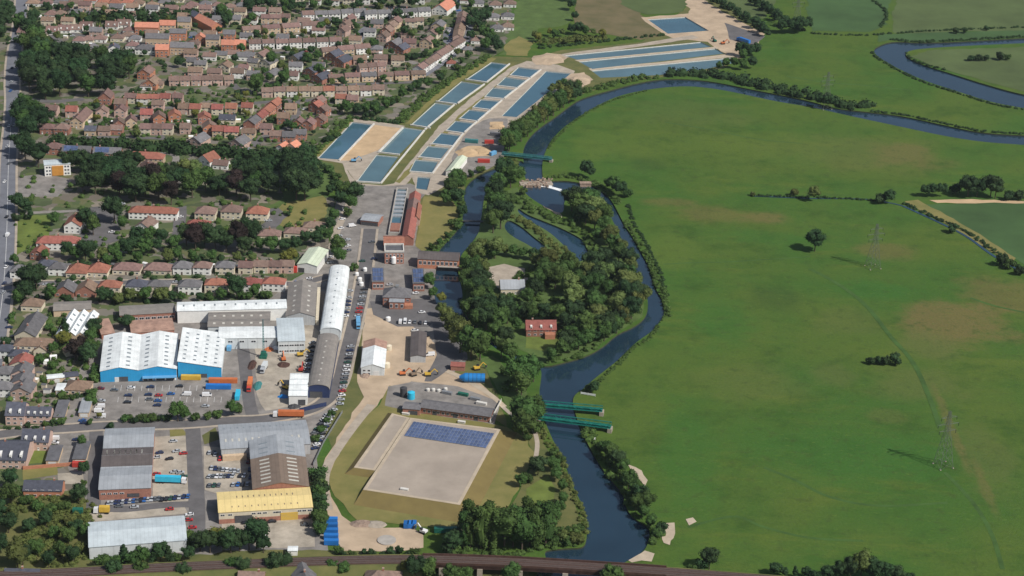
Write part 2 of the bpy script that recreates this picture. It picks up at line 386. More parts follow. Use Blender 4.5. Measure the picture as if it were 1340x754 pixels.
BASINS = {  # filter beds and lagoons with walls: name -> outline, deep?
 'A1': ([(461.4,159.6),(489,163),(442.5,209),(416,207)], 1),
 'L1': ([(492.7,202.6),(521.4,205.3),(497.2,239.3),(466.7,237.5)], 0),
 'L2': ([(528.5,166.7),(554.5,170.3),(523,202),(497,199)], 0),
 'L3': ([(569.7,134.5),(593,138),(561.6,167.6),(538.4,163)], 0),
 'L4': ([(603.7,106.6),(632.4,111),(598,136.5),(572,133)], 0),
 'L5': ([(643,81.5),(664.6,84.2),(636,107.5),(610,104)], 1),
 'S0': ([(546.4,231),(563.4,232.5),(559,249),(544.5,247)], 1),
 'S1': ([(543.7,208.8),(574,211.5),(565,226.7),(536,224)], 0),
 'S2': ([(559.8,191),(588.5,193.6),(577,208),(548,205)], 0),
 'S3': ([(577,174),(604.6,177.5),(592,191),(564,188)], 1),
 'S4': ([(596,158),(623.4,161.3),(607,174),(583,170.8)], 1),
 'S5': ([(614,143.4),(638.8,146.5),(625,158.7),(601,155)], 1),
 'S6': ([(629.5,130),(656,132),(641.6,143.6),(618,140.5)], 1),
 'S7': ([(645,114.6),(673,117.4),(658.7,128.8),(634,126.5)], 0),
 'S8': ([(661.5,100.8),(691,104.8),(677,114.8),(650,111.4)], 0),
 'S9': ([(678.5,87.8),(707,91.3),(695,102),(667,98.3)], 1),
 'M1': ([(714.4,93),(747.5,96),(700,135),(676,153.5),(656,152),(690,118)], 1),
 'R1': ([(738,72.6),(850,61.6),(917,55),(931,61.3),(828,71.8),(756,78.6)], 0),
 'R2': ([(757,80.6),(825.5,74),(936,63.5),(948,70.2),(860,80.9),(775,90.6)], 0),
 'R3': ([(774,92.5),(870,83.6),(960,75.2),(958,83),(920,91.3),(863,98.3),(786,102)], 0),
 'R4': ([(847,25.5),(896.7,22.3),(927.6,40.3),(873.9,44.4)], 1),
}
def gp(pts, z=0.0): return [G(x, y, z) for x, y in pts]
def smooth(P, n=2):
    """Chaikin corner cutting"""
    for _ in range(n):
        Q = []
        for i in range(len(P)):
            a, b = P[i], P[(i+1) % len(P)]
            Q += [a*0.75+b*0.25, a*0.25+b*0.75]
        P = Q
    return P
W_RIVER = [smooth(gp(p), 2) for p in RIVERS]
W_POND = [smooth(gp(p), 2) for p in PONDS]
W_BAS = {k: gp(p[0]) for k, p in BASINS.items()}
ALLW = [[(q.x, q.y) for q in p] for p in W_RIVER+W_POND+list(W_BAS.values())]
WBB = [(min(a for a, b in p), max(a for a, b in p), min(b for a, b in p), max(b for a, b in p)) for p in ALLW]
def inside(p, poly):
    x, y = p[0], p[1]; c = False; j = len(poly)-1
    for i in range(len(poly)):
        xi, yi = poly[i]; xj, yj = poly[j]
        if (yi > y) != (yj > y) and x < (xj-xi)*(y-yi)/(yj-yi)+xi: c = not c
        j = i
    return c
def in_water(p):
    for poly, b in zip(ALLW, WBB):
        if b[0] <= p[0] <= b[1] and b[2] <= p[1] <= b[3] and inside(p, poly): return True
    return False
def cdt(polys):
    V = []; E_ = []
    for p in polys:
        n = len(V); V += [Vector((a, b)) for a, b in p]
        E_ += [(n+i, n+(i+1) % len(p)) for i in range(len(p))]
    r = delaunay_2d_cdt(V, E_, [], 0, 1e-4)
    return r[0], r[2]
def structure(name, me, label=None):
    o = link(name, me); o['kind'] = 'structure'
    if label: o['label'] = label
    return o
_ZC = 0
def sheet(name, pts, z, material, px=True, cut=True, jit=0.0, name_label=None, seg=7.0):
    """flat ground sheet with the outline in photo pixels, water cut out of it"""
    global _ZC
    _ZC += 1; z += 0.0023*(_ZC % 21)
    P = gp(pts) if px else [Vector((a, b, 0)) for a, b in pts]
    if jit:
        r = random.Random(len(pts)*31+int(pts[0][0])); Q = []
        for i in range(len(P)):
            a, b = P[i], P[(i+1) % len(P)]; k = max(1, int((b-a).length/seg))
            for q in range(k):
                c = a.lerp(b, q/k); Q.append(c+Vector((r.uniform(-jit, jit), r.uniform(-jit, jit), 0)))
        P = Q
    poly = [(q.x, q.y) for q in P]
    bb = (min(a for a, b in poly), max(a for a, b in poly), min(b for a, b in poly), max(b for a, b in poly))
    ws = [w for w, b in zip(ALLW, WBB) if cut and not (b[1] < bb[0] or b[0] > bb[1] or b[3] < bb[2] or b[2] > bb[3])]
    V, F = cdt([poly]+ws)
    keep = []
    for f in F:
        c = ((V[f[0]].x+V[f[1]].x+V[f[2]].x)/3, (V[f[0]].y+V[f[1]].y+V[f[2]].y)/3)
        if inside(c, poly) and not (ws and any(inside(c, w) for w in ws)): keep.append(tuple(f))
    used = sorted({i for f in keep for i in f}); mp = {k: i for i, k in enumerate(used)}
    me = bpy.data.meshes.new(name)
    me.from_pydata([(V[i].x, V[i].y, z) for i in used], [], [tuple(mp[i] for i in f) for f in keep])
    me.materials.append(material); me.update()
    for p in me.polygons:
        if p.normal.z < 0: p.flip()
    me.update()
    return structure(name, me, name_label)
def ribbon_poly(pts, w):
    P = [Vector((p.x, p.y)) for p in pts]; L = []; R = []
    for i, p in enumerate(P):
        d = (P[min(i+1, len(P)-1)]-P[max(i-1, 0)]).normalized(); nrm = Vector((-d.y, d.x))
        L.append(p+nrm*w/2); R.append(p-nrm*w/2)
    return L, R
def catmull(P, k=6):
    out = []
    for i in range(len(P)-1):
        p0, p1, p2, p3 = P[max(i-1, 0)], P[i], P[i+1], P[min(i+2, len(P)-1)]
        for q in range(k):
            t = q/k
            out.append(0.5*((2*p1)+(p2-p0)*t+(2*p0-5*p1+4*p2-p3)*t*t+(3*p1-p0-3*p2+p3)*t**3))
    out.append(P[-1]); return out
def road(name, pts, w, z, material, kerbs=False, label=None, pav=1.6):
    global _ZC
    _ZC += 1; z += 0.0023*(_ZC % 21)
    P = catmull(gp(pts))
    L, R = ribbon_poly(P, w)
    b = MB()
    for i in range(len(L)-1):
        b.face([(R[i].x, R[i].y, z), (R[i+1].x, R[i+1].y, z), (L[i+1].x, L[i+1].y, z), (L[i].x, L[i].y, z)])
    o = b.build(name, material); o['kind'] = 'structure'
    if label: o['label'] = label
    if kerbs:
        for sgn in (1, -1):
            b = MB()
            I = [ribbon_poly(P, w)[0 if sgn > 0 else 1], ribbon_poly(P, w+2*pav)[0 if sgn > 0 else 1]]
            for i in range(len(P)-1):
                a, c, d, e = I[0][i], I[0][i+1], I[1][i+1], I[1][i]
                q = [a, c, d, e] if sgn < 0 else [e, d, c, a]
                b.hexa([(v.x, v.y, 0.0) for v in q][::-1], [(v.x, v.y, z+0.12) for v in q][::-1])
            k = b.build('pavement', M['path_pale']); k['kind'] = 'structure'
    return o, P

# ------------------------------------------------------------------ the ground sheet with the water cut out
def patches_px(lst):
    out = []
    for x, y, rx, ry, c, s in lst:
        c0 = G(x, y); rx_ = (G(x+rx, y)-G(x-rx, y)).length/2; ry_ = (G(x, y+ry)-G(x, y-ry)).length/2
        out.append((c0.x, c0.y, rx_, ry_, c, s))
    return out
BRN = (0.165, 0.125, 0.05); OLV = (0.115, 0.13, 0.04); DRK = (0.035, 0.062, 0.02); YEL = (0.11, 0.155, 0.03); GRN = (0.042, 0.13, 0.024)
M['meadow'] = patch_ground('meadow', (0.054, 0.121, 0.022), (0.080, 0.128, 0.024), patches_px([
  (1250,425,75,32,BRN,0.85),(1310,385,60,25,BRN,0.6),(1215,452,45,22,OLV,0.7),(1130,200,120,26,OLV,0.55),(1190,205,50,18,BRN,0.5),(930,280,50,14,BRN,0.5),(1005,285,35,10,BRN,0.7),
  (880,265,40,7,BRN,0.5),(1160,330,40,12,BRN,0.55),(1110,420,50,20,OLV,0.4),(1200,500,70,25,OLV,0.55),(900,150,90,20,OLV,0.4),(800,190,60,20,YEL,0.5),(1000,190,110,25,YEL,0.45),
  (880,330,40,30,YEL,0.5),(1000,310,60,10,GRN,0.5),(1150,380,60,14,GRN,0.6),(1120,600,150,40,GRN,0.5),(980,500,80,30,OLV,0.35),(1290,600,40,60,OLV,0.5),(1245,560,8,60,BRN,0.5),(1290,640,10,40,BRN,0.45),
  (950,420,50,40,GRN,0.5),(850,215,30,10,DRK,0.4),(1010,390,40,20,DRK,0.4),(900,600,40,80,GRN,0.4),(1160,545,30,10,BRN,0.25),(1090,490,40,16,OLV,0.5)]))
GROUND = [(-7000, 300), (7000, 300), (7000, 9000), (-7000, 9000)]
def ground_and_water():
    V, F = cdt([GROUND]+ALLW)
    tri = {'land': []}
    lab = []
    nR, nP = len(W_RIVER), len(W_POND)
    for f in F:
        c = (sum(V[i].x for i in f)/3, sum(V[i].y for i in f)/3)
        k = -1
        for wi, (w, b) in enumerate(zip(ALLW, WBB)):
            if b[0] <= c[0] <= b[1] and b[2] <= c[1] <= b[3] and inside(c, w): k = wi; break
        lab.append(k)
    def mk(name, sel, z, material):
        fs = [tuple(f) for f, k in zip(F, lab) if sel(k)]
        used = sorted({i for f in fs for i in f}); mp = {k: i for i, k in enumerate(used)}
        me = bpy.data.meshes.new(name)
        me.from_pydata([(V[i].x, V[i].y, z) for i in used], [], [tuple(mp[i] for i in f) for f in fs])
        me.materials.append(material); me.update()
        for p in me.polygons:
            if p.normal.z < 0: p.flip()
        return structure(name, me)
    mk('meadow_ground', lambda k: k < 0, 0.0, M['meadow'])
    mk('river', lambda k: 0 <= k < nR, -0.9, M['river'])['label'] = 'wide blue river winding past the meadow'
    for i in range(nP): mk('pond', lambda k, i=i: k == nR+i, -0.7, M['pond'])
    names = list(W_BAS)
    for i, nm in enumerate(names):
        mk('lagoon', lambda k, i=i: k == nR+nP+i, -0.7, M['lagoon_deep' if BASINS[nm][1] else 'lagoon'])
    # banks: a wall of earth (or concrete at the beds) down to below the water
    em = {}
    for fi, f in enumerate(F):
        for a, b in ((f[0], f[1]), (f[1], f[2]), (f[2], f[0])): em.setdefault((min(a, b), max(a, b)), []).append(fi)
    eb, cb = MB(), MB()
    for (a, b), fs in em.items():
        if len(fs) != 2: continue
        k0, k1 = lab[fs[0]], lab[fs[1]]
        if (k0 < 0) == (k1 < 0): continue
        k = max(k0, k1)
        t = cb if k >= nR+nP else eb
        p, q = V[a], V[b]
        t.face([(p.x, p.y, -1.4), (q.x, q.y, -1.4), (q.x, q.y, 0.0), (p.x, p.y, 0.0)])
    eb.build('river_bank', M['bank_earth'])['kind'] = 'structure'
    cb.build('basin_wall', M['concrete_white'])['kind'] = 'structure'
ground_and_water()

# ------------------------------------------------------------------ sheets of ground
Z1, Z2, Z3, Z4, Z5 = 0.05, 0.10, 0.15, 0.20, 0.25
sheet('suburb_ground', [(-60,-20),(660,-20),(672,25),(668,60),(650,72),(600,100),(560,128),(520,160),(455,155),(410,205),(380,240),(440,262),(425,345),(380,365),(345,400),(230,410),(130,440),(125,500),(128,560),(115,660),(-40,650)], Z1, M['garden'], jit=1.5)
sheet('works_ground', [(416,212),(440,205),(462,154),(520,165),(548,138),(640,74),(700,75),(735,66),(840,55),(905,5),(960,-10),(990,40),(975,75),(940,92),(860,102),(800,110),(762,124),(735,116),(690,158),(662,190),(655,215),(640,224),(610,236),(604,262),(560,258),(548,330),(604,345),(572,352),(570,405),(600,430),(640,490),(665,560),(600,520),(490,520),(440,600),(420,560),(440,500),(430,430),(430,345),(440,262),(455,245)], Z1, M['rough_grass'], jit=1.0)
sheet('industrial_ground', [(60,560),(130,440),(230,400),(345,398),(385,365),(430,340),(486,290),(490,345),(478,410),(445,520),(415,600),(424,690),(430,722),(310,730),(250,735),(115,700),(110,650)], Z2, M['tarmac_pale'], jit=0.5)
# waste ground lower left, fields upper right
sheet('rough_ground', [(-60,635),(60,640),(110,655),(118,690),(116,735),(240,728),(300,722),(430,722),(560,727),(700,733),(690,760),(500,790),(-80,800)], Z2+0.02, M['rough_grass'], jit=2.0)
sheet('field', [(672,25),(683,-20),(745,-20),(748,28),(735,35),(705,38),(690,70),(655,72)], Z2, M['lawn'], jit=2)
sheet('field', [(660,58),(680,48),(697,55),(690,74),(662,73)], Z3, M['dry_grass'], jit=1.5)
sheet('heath', [(755,-20),(800,-20),(832,8),(845,28),(870,47),(840,52),(770,42),(752,30)], Z2, M['brown_heath'], jit=2)
sheet('field', [(800,-20),(905,-20),(900,0),(892,16),(845,20),(815,8)], Z3, M['field_pale'], jit=2)
sheet('field', [(905,-20),(1030,-20),(1010,12),(1000,25),(975,22),(940,5)], Z2-0.02, M['field_pale'], jit=2)
sheet('field', [(1060,-30),(1180,-30),(1158,18),(1160,32),(1140,42),(1062,40),(1055,20)], Z2, M['field_green'], jit=2)
sheet('field', [(1186,-30),(1420,-30),(1420,38),(1170,44),(1166,20)], Z2-0.03, M['field_pale'], jit=2)
sheet('reed_bed', [(1150,45),(1420,38),(1420,47),(1340,49),(1272,53),(1204,56),(1168,52),(1148,55)], Z3, M['field_green'], jit=1)
sheet('field', [(1215,66),(1290,63),(1420,58),(1420,136),(1340,120),(1290,107),(1240,92),(1208,82),(1192,74)], Z2, M['field_pale'], jit=1.5)
sheet('field', [(1205,268),(1420,262),(1420,395),(1338,345),(1290,318),(1240,285)], Z2, M['field_green'], jit=1.5)
sheet('track', [(1182,264),(1200,262),(1240,282),(1290,312),(1330,338),(1325,344),(1280,320),(1235,292)], Z3, M['dry_grass'], jit=1.2)
sheet('track', [(1215,262),(1260,261),(1420,266),(1420,268.5),(1300,266),(1225,266)], Z3, M['sand'], jit=1)
# river edge bare soil
for poly in ([(823,608),(834,612),(846,628),(846,636),(838,630),(828,620)], [(868,685),(880,684),(886,694),(878,715),(868,712)], [(820,733),(845,722),(858,726),(850,734),(826,736)], [(897,679),(908,677),(912,683),(902,687)], [(735,285),(705,266),(712,263),(730,274)],
             [(806,447),(820,440),(814,452),(803,455)]):
    sheet('bare_soil', poly, Z3, M['gravel_border'], jit=1.0, seg=4)
# waterworks hard ground
sheet('works_yard', [(440,262),(450,238),(466,240),(498,243),(520,243),(536,240),(560,250),(548,262),(546,300),(543,322),(560,334),(606,352),(572,354),(572,380),(580,405),(604,430),(612,470),(590,492),(560,500),(500,505),(478,470),(474,415),(480,380),(470,345),(448,350),(432,340)], Z2, M['tarmac_pale'], jit=0.6)
sheet('gravel_yard', [(478,405),(500,402),(545,430),(560,440),(585,468),(590,485),(625,500),(655,525),(645,530),(600,510),(540,500),(505,515),(492,532),(470,560),(440,600),(430,625),(432,650),(446,676),(470,690),(540,690),(556,700),(553,718),(520,722),(450,722),(436,700),(421,650),(418,620),(432,590),(462,540),(478,520),(468,500),(474,450)], Z3, M['gravel_tan'], jit=0.8)
sheet('works_road', [(565,420),(578,415),(604,440),(606,470),(590,482),(565,500),(555,500),(572,465)], Z4, M['asphalt'], jit=0.4)
sheet('works_court', [(484,395),(570,390),(580,412),(560,428),(520,428),(488,412)], Z4, M['asphalt'], jit=0.4)
sheet('plant_compound', [(508,506),(540,500),(600,506),(655,527),(648,556),(600,548),(545,541),(503,531)], Z4, M['tarmac_pale'], jit=0.5)
sheet('works_dry_lawn', [(556,257),(584,258),(594,264),(600,278),(598,292),(588,308),(572,322),(552,330),(545,322),(548,295),(552,270)], Z3, M['dry_grass'], jit=0.8)
sheet('bed_gravel', [(447,212),(466,240),(500,243),(515,240),(575,165),(612,132),(668,88),(690,80),(730,85),(752,93),(740,115),(690,152),(668,168),(655,205),(640,220),(606,232),(560,256),(545,252),(540,232),(530,242),(508,244),(460,243)], Z2+0.02, M['path_pale'], jit=0.5)
sheet('bed_gravel', [(410,208),(458,155),(495,160),(530,165),(497,200),(466,238),(448,214)], Z2+0.02, M['path_pale'], jit=0.5)
sheet('sand_bed', [(491,164),(526,168.5),(494,197),(455,211),(444,210)], Z3, M['sand'], jit=0.8)
sheet('grass_strip', [(518,238),(530,225),(560,196),(600,152),(640,120),(672,92),(678,88),(640,122),(600,160),(566,194),(538,225),(524,240)], Z3, M['dry_grass'], jit=0.6)
sheet('grass_strip', [(412,205),(458,154),(466,152),(420,206)], Z3, M['dry_grass'], jit=0.4)
sheet('grass_strip', [(530,163),(560,133),(600,100),(640,75),(650,77),(605,105),(565,136),(537,163)], Z3+0.01, M['dry_grass'], jit=0.4)
sheet('site_yard', [(590,208),(606,180),(618,165),(640,155),(664,155),(664,176),(655,212),(640,222),(610,232),(596,226)], Z3, M['tarmac_pale'], jit=0.6)
sheet('sand_heap_ground', [(600,197),(612,191),(640,192),(640,205),(615,206),(600,206)], Z4, M['sand'], jit=1.0, seg=4)
sheet('sand_heap_ground', [(640,160),(658,160),(660,170),(642,170)], Z4, M['sand'], jit=0.8, seg=4)
sheet('sand_heap_ground', [(697,77),(715,70),(735,71),(740,77),(722,86),(700,85)], Z4, M['gravel_tan'], jit=1.5, seg=5)
sheet('sand_heap_ground', [(735,112),(748,97),(765,95),(775,105),(760,116),(742,122)], Z4, M['gravel_tan'], jit=1.5, seg=5)
sheet('lagoon_track', [(700,78),(740,70),(840,57),(905,46),(915,50),(840,61),(745,75),(720,82)], Z3, M['path_pale'], jit=0.6)
sheet('lagoon_track', [(752,79),(826,72.2),(936,61.5),(941,64),(826,74.5),(757,81)], Z3, M['gravel_border'], jit=0.2)
sheet('lagoon_track', [(770,90),(870,81),(955,70.5),(962,74.5),(870,84),(774,93)], Z3, M['gravel_border'], jit=0.2)
sheet('lagoon_yard', [(880,-20),(905,-10),(945,15),(1000,45),(990,60),(965,78),(945,68),(925,55),(880,50),(870,46),(843,28),(838,23),(900,18),(905,12),(880,0)], Z2+0.02, M['gravel_tan'], jit=1)
sheet('lagoon_apron', [(948,30),(960,34),(1002,48),(985,60),(955,52)], Z3, M['asphalt'], jit=0.6)
# lawns and yards on the left
sheet('park_lawn', [(365,222),(385,205),(435,215),(440,245),(420,262),(425,290),(395,305),(360,298),(350,270),(372,258)], Z2, M['lawn'], jit=1.5)
sheet('park_dry_lawn', [(372,268),(420,255),(432,270),(424,295),(400,303),(370,296),(355,285)], Z3, M['dry_grass'], jit=2)
sheet('garden_lawn', [(20,292),(40,282),(68,282),(64,310),(40,322),(20,335)], Z2, M['lawn_bright'], jit=0.8)
sheet('court_drive', [(105,285),(118,272),(150,268),(160,280),(155,315),(120,325),(105,310)], Z2, M['asphalt'], jit=0.6)
sheet('court_drive', [(228,272),(245,270),(243,310),(225,312)], Z2, M['asphalt'], jit=0.6)
sheet('court_drive', [(340,275),(365,272),(376,283),(362,298),(335,300),(350,288)], Z3, M['asphalt'], jit=0.6)
sheet('flats_parking', [(20,232),(60,228),(95,235),(75,258),(22,258)], Z2, M['tarmac_pale'], jit=0.6)
sheet('football_lawn', [(556,66),(585,60),(605,60),(570,92),(545,95)], Z2, M['lawn'], jit=0.8)
sheet('estate_parking', [(580,38),(592,35),(603,58),(590,62),(580,55)], Z3, M['asphalt_blue'], jit=0.5)
sheet('car_park', [(128,502),(133,497),(300,492),(318,500),(318,548),(240,552),(128,556)], Z3, M['tarmac_pale'], jit=0.4)
sheet('scrap_yard', [(334,450),(362,446),(402,420),(418,436),(404,500),(378,522),(396,530),(346,538),(336,520)], Z3, M['concrete_yard'], jit=0.6)
sheet('yard', [(199,572),(246,570),(250,646),(240,668),(200,652)], Z3, M['concrete_yard'], jit=0.3)
sheet('yard', [(266,584),(330,590),(334,642),(290,648),(268,642)], Z3, M['concrete_yard'], jit=0.3)
sheet('yard', [(290,678),(412,670),(412,716),(356,718),(292,705)], Z3, M['concrete_yard'], jit=0.3)
sheet('yard', [(116,672),(240,662),(246,672),(118,684)], Z3, M['concrete_yard'], jit=0.3)
sheet('yard', [(76,620),(108,618),(110,634),(77,634)], Z3, M['concrete_yard'], jit=0.3)
sheet('yard', [(76,566),(96,563),(96,606),(77,608)], Z3, M['tarmac_pale'], jit=0.3)
sheet('yard', [(84,530),(104,530),(108,556),(84,557)], Z3, M['tarmac_pale'], jit=0.3)
sheet('verge', [(222,563),(238,561),(246,570),(222,572)], Z4, M['dry_grass'], jit=0.3)
sheet('verge', [(264,570),(282,560),(288,575),(268,582)], Z4, M['rough_grass'], jit=0.3)
sheet('verge', [(30,588),(62,586),(60,606),(34,608)], Z3, M['lawn_bright'], jit=0.5)
sheet('brownfield', [(30,612),(75,608),(76,622),(30,628)], Z3, M['dry_grass'], jit=0.6)
# reservoir surroundings
sheet('reservoir_grass', [(512,505),(545,540),(600,545),(665,560),(690,575),(700,600),(672,650),(655,680),(610,694),(470,682),(436,650),(430,620),(462,560),(495,530)], Z3+0.02, M['dry_grass'], jit=1.0)
sheet('river_verge', [(672,545),(700,556),(716,590),(735,615),(752,655),(762,690),(745,712),(690,700),(655,690),(680,640),(702,600),(690,572)], Z3, M['rough_grass'], jit=1.0)
sheet('river_verge', [(688,640),(715,622),(728,640),(725,670),(690,665)], Z4, M['lawn_bright'], jit=1.2)
sheet('river_verge', [(628,470),(645,465),(690,510),(690,540),(668,545),(652,510)], Z3, M['lawn'], jit=0.8)
sheet('cottage_lawn', [(690,440),(730,438),(733,452),(712,460),(688,455)], Z3, M['lawn_bright'], jit=0.8)
sheet('island_ground', [(606,352),(625,305),(640,260),(676,245),(690,262),(735,290),(770,320),(800,300),(818,335),(842,380),(842,415),(800,440),(770,464),(712,478),(690,462),(650,444),(612,408)], Z2, M['lawn'], jit=0.6)
sheet('island_paving', [(640,350),(660,346),(690,352),(692,372),(660,382),(640,368)], Z3, M['path_pale'], jit=0.6)

# ------------------------------------------------------------------ roads
road('main_road', [(30,-20),(26,30),(18,75),(16,108),(17,133),(15,165),(11,210),(10,255),(9,300),(7,345),(3,390),(-2,430),(-10,480)], 10.5, Z4, M['asphalt_blue'], True, 'grey-blue main road along the left edge')
o, P = road('centre_line', [(15,150),(13,185),(11,220),(10,255),(9,300),(7,345),(3,390),(-2,430)], 0.22, Z4+0.03, M['paint_white'])
road('side_road', [(17,133),(40,131),(70,133),(110,130)], 7, Z4-0.02, M['asphalt'])
road('residential_road', [(5,378),(40,372),(75,371),(120,371),(180,370),(260,369),(330,368),(385,372),(430,362)], 6.5, Z4-0.02, M['asphalt'], True)
road('industrial_road', [(-20,572),(40,564),(90,561),(135,558),(200,557),(250,555),(300,551),(345,549),(395,540),(425,526),(444,500),(452,470),(462,430),(470,395),(478,350),(484,300)], 8.5, Z4, M['asphalt'], True, 'grey road through the industrial estate')
road('access_road', [(126,560),(125,600),(124,640),(122,666)], 7.0, Z4-0.02, M['asphalt'])
road('access_road', [(252,556),(254,590),(256,630),(258,665),(258,700)], 8.0, Z4-0.02, M['asphalt'])
road('access_road', [(122,664),(160,667),(210,662),(255,660)], 6.0, Z4-0.03, M['asphalt'])
road('access_road', [(318,455),(322,490),(326,525),(332,548)], 7.0, Z4-0.02, M['asphalt'])
road('site_lane', [(430,345),(436,318),(444,295),(453,275),(460,262)], 5.0, Z4-0.02, M['path_pale'])
road('perimeter_track', [(486,530),(462,560),(442,588),(428,612),(424,640),(430,668)], 5.0, Z5, M['path_pale'])
road('riverside_path', [(655,530),(672,545),(695,558),(703,580),(700,605)], 2.5, Z5, M['path_pale'])
road('works_drive', [(585,486),(610,498),(640,516),(660,533)], 3.5, Z5, M['gravel_border'])
for pts, w, mt in (([(592,-20),(598,8),(606,25),(614,40),(606,60),(585,78),(560,95),(545,104)], 7, 'asphalt_blue'), ([(500,32),(482,36),(472,46),(467,58),(472,66)], 9, 'asphalt_blue'), ([(330,92),(318,86),(306,92),(304,108),(312,118)], 6, 'asphalt'),
                   ([(190,152),(202,158),(206,172),(212,182)], 6, 'asphalt'), ([(178,142),(230,141),(300,140),(345,134),(420,131),(490,130)], 5.5, 'asphalt'), ([(386,132),(388,150),(376,168),(350,178),(330,192)], 7, 'asphalt'),
                   ([(66,45),(80,56),(84,66),(78,78)], 5.5, 'asphalt'), ([(60,32),(110,47),(165,44)], 5, 'asphalt'), ([(320,70),(370,69),(440,68),(475,66)], 5, 'asphalt'), ([(250,70),(258,52),(250,42)], 8, 'asphalt_blue'),
                   ([(320,32),(380,31),(450,29),(480,30)], 4.5, 'asphalt'), ([(430,112),(480,110),(545,108)], 5, 'asphalt'), ([(470,82),(500,82),(530,80),(545,84)], 7, 'tarmac_pale'), ([(110,180),(170,180),(215,182)], 5, 'asphalt'),
                   ([(170,18),(260,18),(330,16)], 5, 'asphalt'), ([(210,200),(230,205),(226,225),(238,240)], 5, 'tarmac_pale'), ([(20,280),(60,278),(110,276)], 4.5, 'tarmac_pale')):
    road('estate_road', pts, w, Z4-0.03, M[mt])
for pts, w in (([(1060,352),(1100,374),(1135,402),(1165,440),(1195,475),(1216,520),(1230,560)], 3.0), ([(1236,618),(1262,645),(1282,670),(1300,705),(1312,745)], 2.4), ([(1000,612),(1040,628),(1085,650),(1150,662),(1240,658)], 2.2), ([(868,346),(905,344),(950,343),(1000,340),(1060,336)], 1.4),
               ([(900,690),(960,676),(1000,690),(1060,704),(1130,708)], 2.0), ([(870,160),(930,170),(990,182),(1050,188)], 1.5), ([(1270,390),(1300,400),(1345,410)], 2.0), ([(1030,100),(1080,108),(1130,112),(1190,118)], 2.0)):
    road('meadow_hollow', pts, w, Z1, M['damp_grass'])
bm_ = MB()
for k in range(16):
    for x0, y0, y1 in ((150, 505, 512), (155, 520, 527)):
        p, q = G(x0+k*9, y0), G(x0+k*9-1, y1); n_ = Vector((0.08, 0, 0)); z_ = Vector((0, 0, Z5)); bm_.face([p-n_+z_, q-n_+z_, q+n_+z_, p+n_+z_])
bm_.build('bay_markings', M['paint_white'])['kind'] = 'structure'
road('farm_ditch', [(985,257),(1060,260),(1130,261),(1165,266),(1182,270)], 1.6, Z4, M['pond'])
road('farm_ditch', [(1182,270),(1230,292),(1265,310),(1300,335),(1345,360)], 2.2, Z4, M['pond'])
# ------------------------------------------------------------------ buildings
def unit_mesh(name, mats, fn):
    b = MB(); fn(b); return b.mesh(name, mats)
def _win(b):       # one metre square, sits on a wall facing -y: frame with two panes
    b.box(-0.5, 0.5, -0.06, 0.05, 0, 1, 0)
    b.box(-0.42, -0.03, -0.10, -0.04, 0.09, 0.91, 1); b.box(0.03, 0.42, -0.10, -0.04, 0.09, 0.91, 1)
WIN = unit_mesh('window', [M['frame_white'], M['glass']], _win)
def _door(b):
    b.box(-0.5, 0.5, -0.08, 0.05, 0, 1, 0); b.box(-0.3, 0.3, -0.11, -0.07, 0.62, 0.88, 1)
DOOR = unit_mesh('door', [M['door_paint'], M['glass']], _door)
DOORW = unit_mesh('door', [M['door_white'], M['glass']], _door)
def _chim(b):
    b.box(-0.45, 0.45, -0.35, 0.35, -1.2, 1.1, 0); b.box(-0.52, 0.52, -0.42, 0.42, 1.1, 1.25, 1)
    b.tube((-0.2, 0, 1.25), (-0.2, 0, 1.65), 0.13, 0.11, 6, 2); b.tube((0.2, 0, 1.25), (0.2, 0, 1.65), 0.13, 0.11, 6, 2)
CHIM = unit_mesh('chimney', [M['wall_brick'], M['concrete'], M['roof_orange']], _chim)
def window(parent, x, y, z, w, h, rz=0.0, name='window'):
    return link(name, WIN, parent, (x, y, z), rz, (w, 1, h))

def roof_mesh(W, D, e, r, style, ov=0.35, th=0.22):
    b = MB()
    if style == 'x':       # ridge along the front
        for (y0, z0, y1, z1) in ((-ov, e-ov*r/(D/2), D/2, e+r), (D+ov, e-ov*r/(D/2), D/2, e+r)):
            p = [(-ov, y0, z0), (W+ov, y0, z0), (W+ov, y1, z1), (-ov, y1, z1)]
            if y0 > y1: p = p[::-1]
            b.hexa(p, [(x, y, z+th) for x, y, z in p])
    elif style == 'y':
        for (x0, z0, x1, z1) in ((-ov, e-ov*r/(W/2), W/2, e+r), (W+ov, e-ov*r/(W/2), W/2, e+r)):
            p = [(x0, -ov, z0), (x1, -ov, z1), (x1, D+ov, z1), (x0, D+ov, z0)]
            if x0 > x1: p = p[::-1]
            b.hexa(p, [(x, y, z+th) for x, y, z in p])
    elif style == 'hip':
        if W >= D: q = min(D/2, W*0.42); r1, r2 = (q, D/2), (W-q, D/2)
        else: q = min(W/2, D*0.42); r1, r2 = (W/2, q), (W/2, D-q)
        A = [(-ov, -ov), (W+ov, -ov), (W+ov, D+ov), (-ov, D+ov)]
        lo = [(x, y, e-0.12) for x, y in A]; hi = [(x, y, e+0.05) for x, y in A]
        t1, t2 = (*r1, e+r), (*r2, e+r)
        b.face(lo[::-1])
        for i in range(4): b.face([lo[i], lo[(i+1) % 4], hi[(i+1) % 4], hi[i]])
        if W >= D:
            b.face([hi[0], hi[1], t2, t1]); b.face([hi[1], hi[2], t2]); b.face([hi[2], hi[3], t1, t2]); b.face([hi[3], hi[0], t1])
        else:
            b.face([hi[0], hi[1], t1]); b.face([hi[1], hi[2], t2, t1]); b.face([hi[2], hi[3], t2]); b.face([hi[3], hi[0], t1, t2])
    elif style == 'flat':
        b.box(-0.15, W+0.15, -0.15, D+0.15, e, e+0.3)
    return b
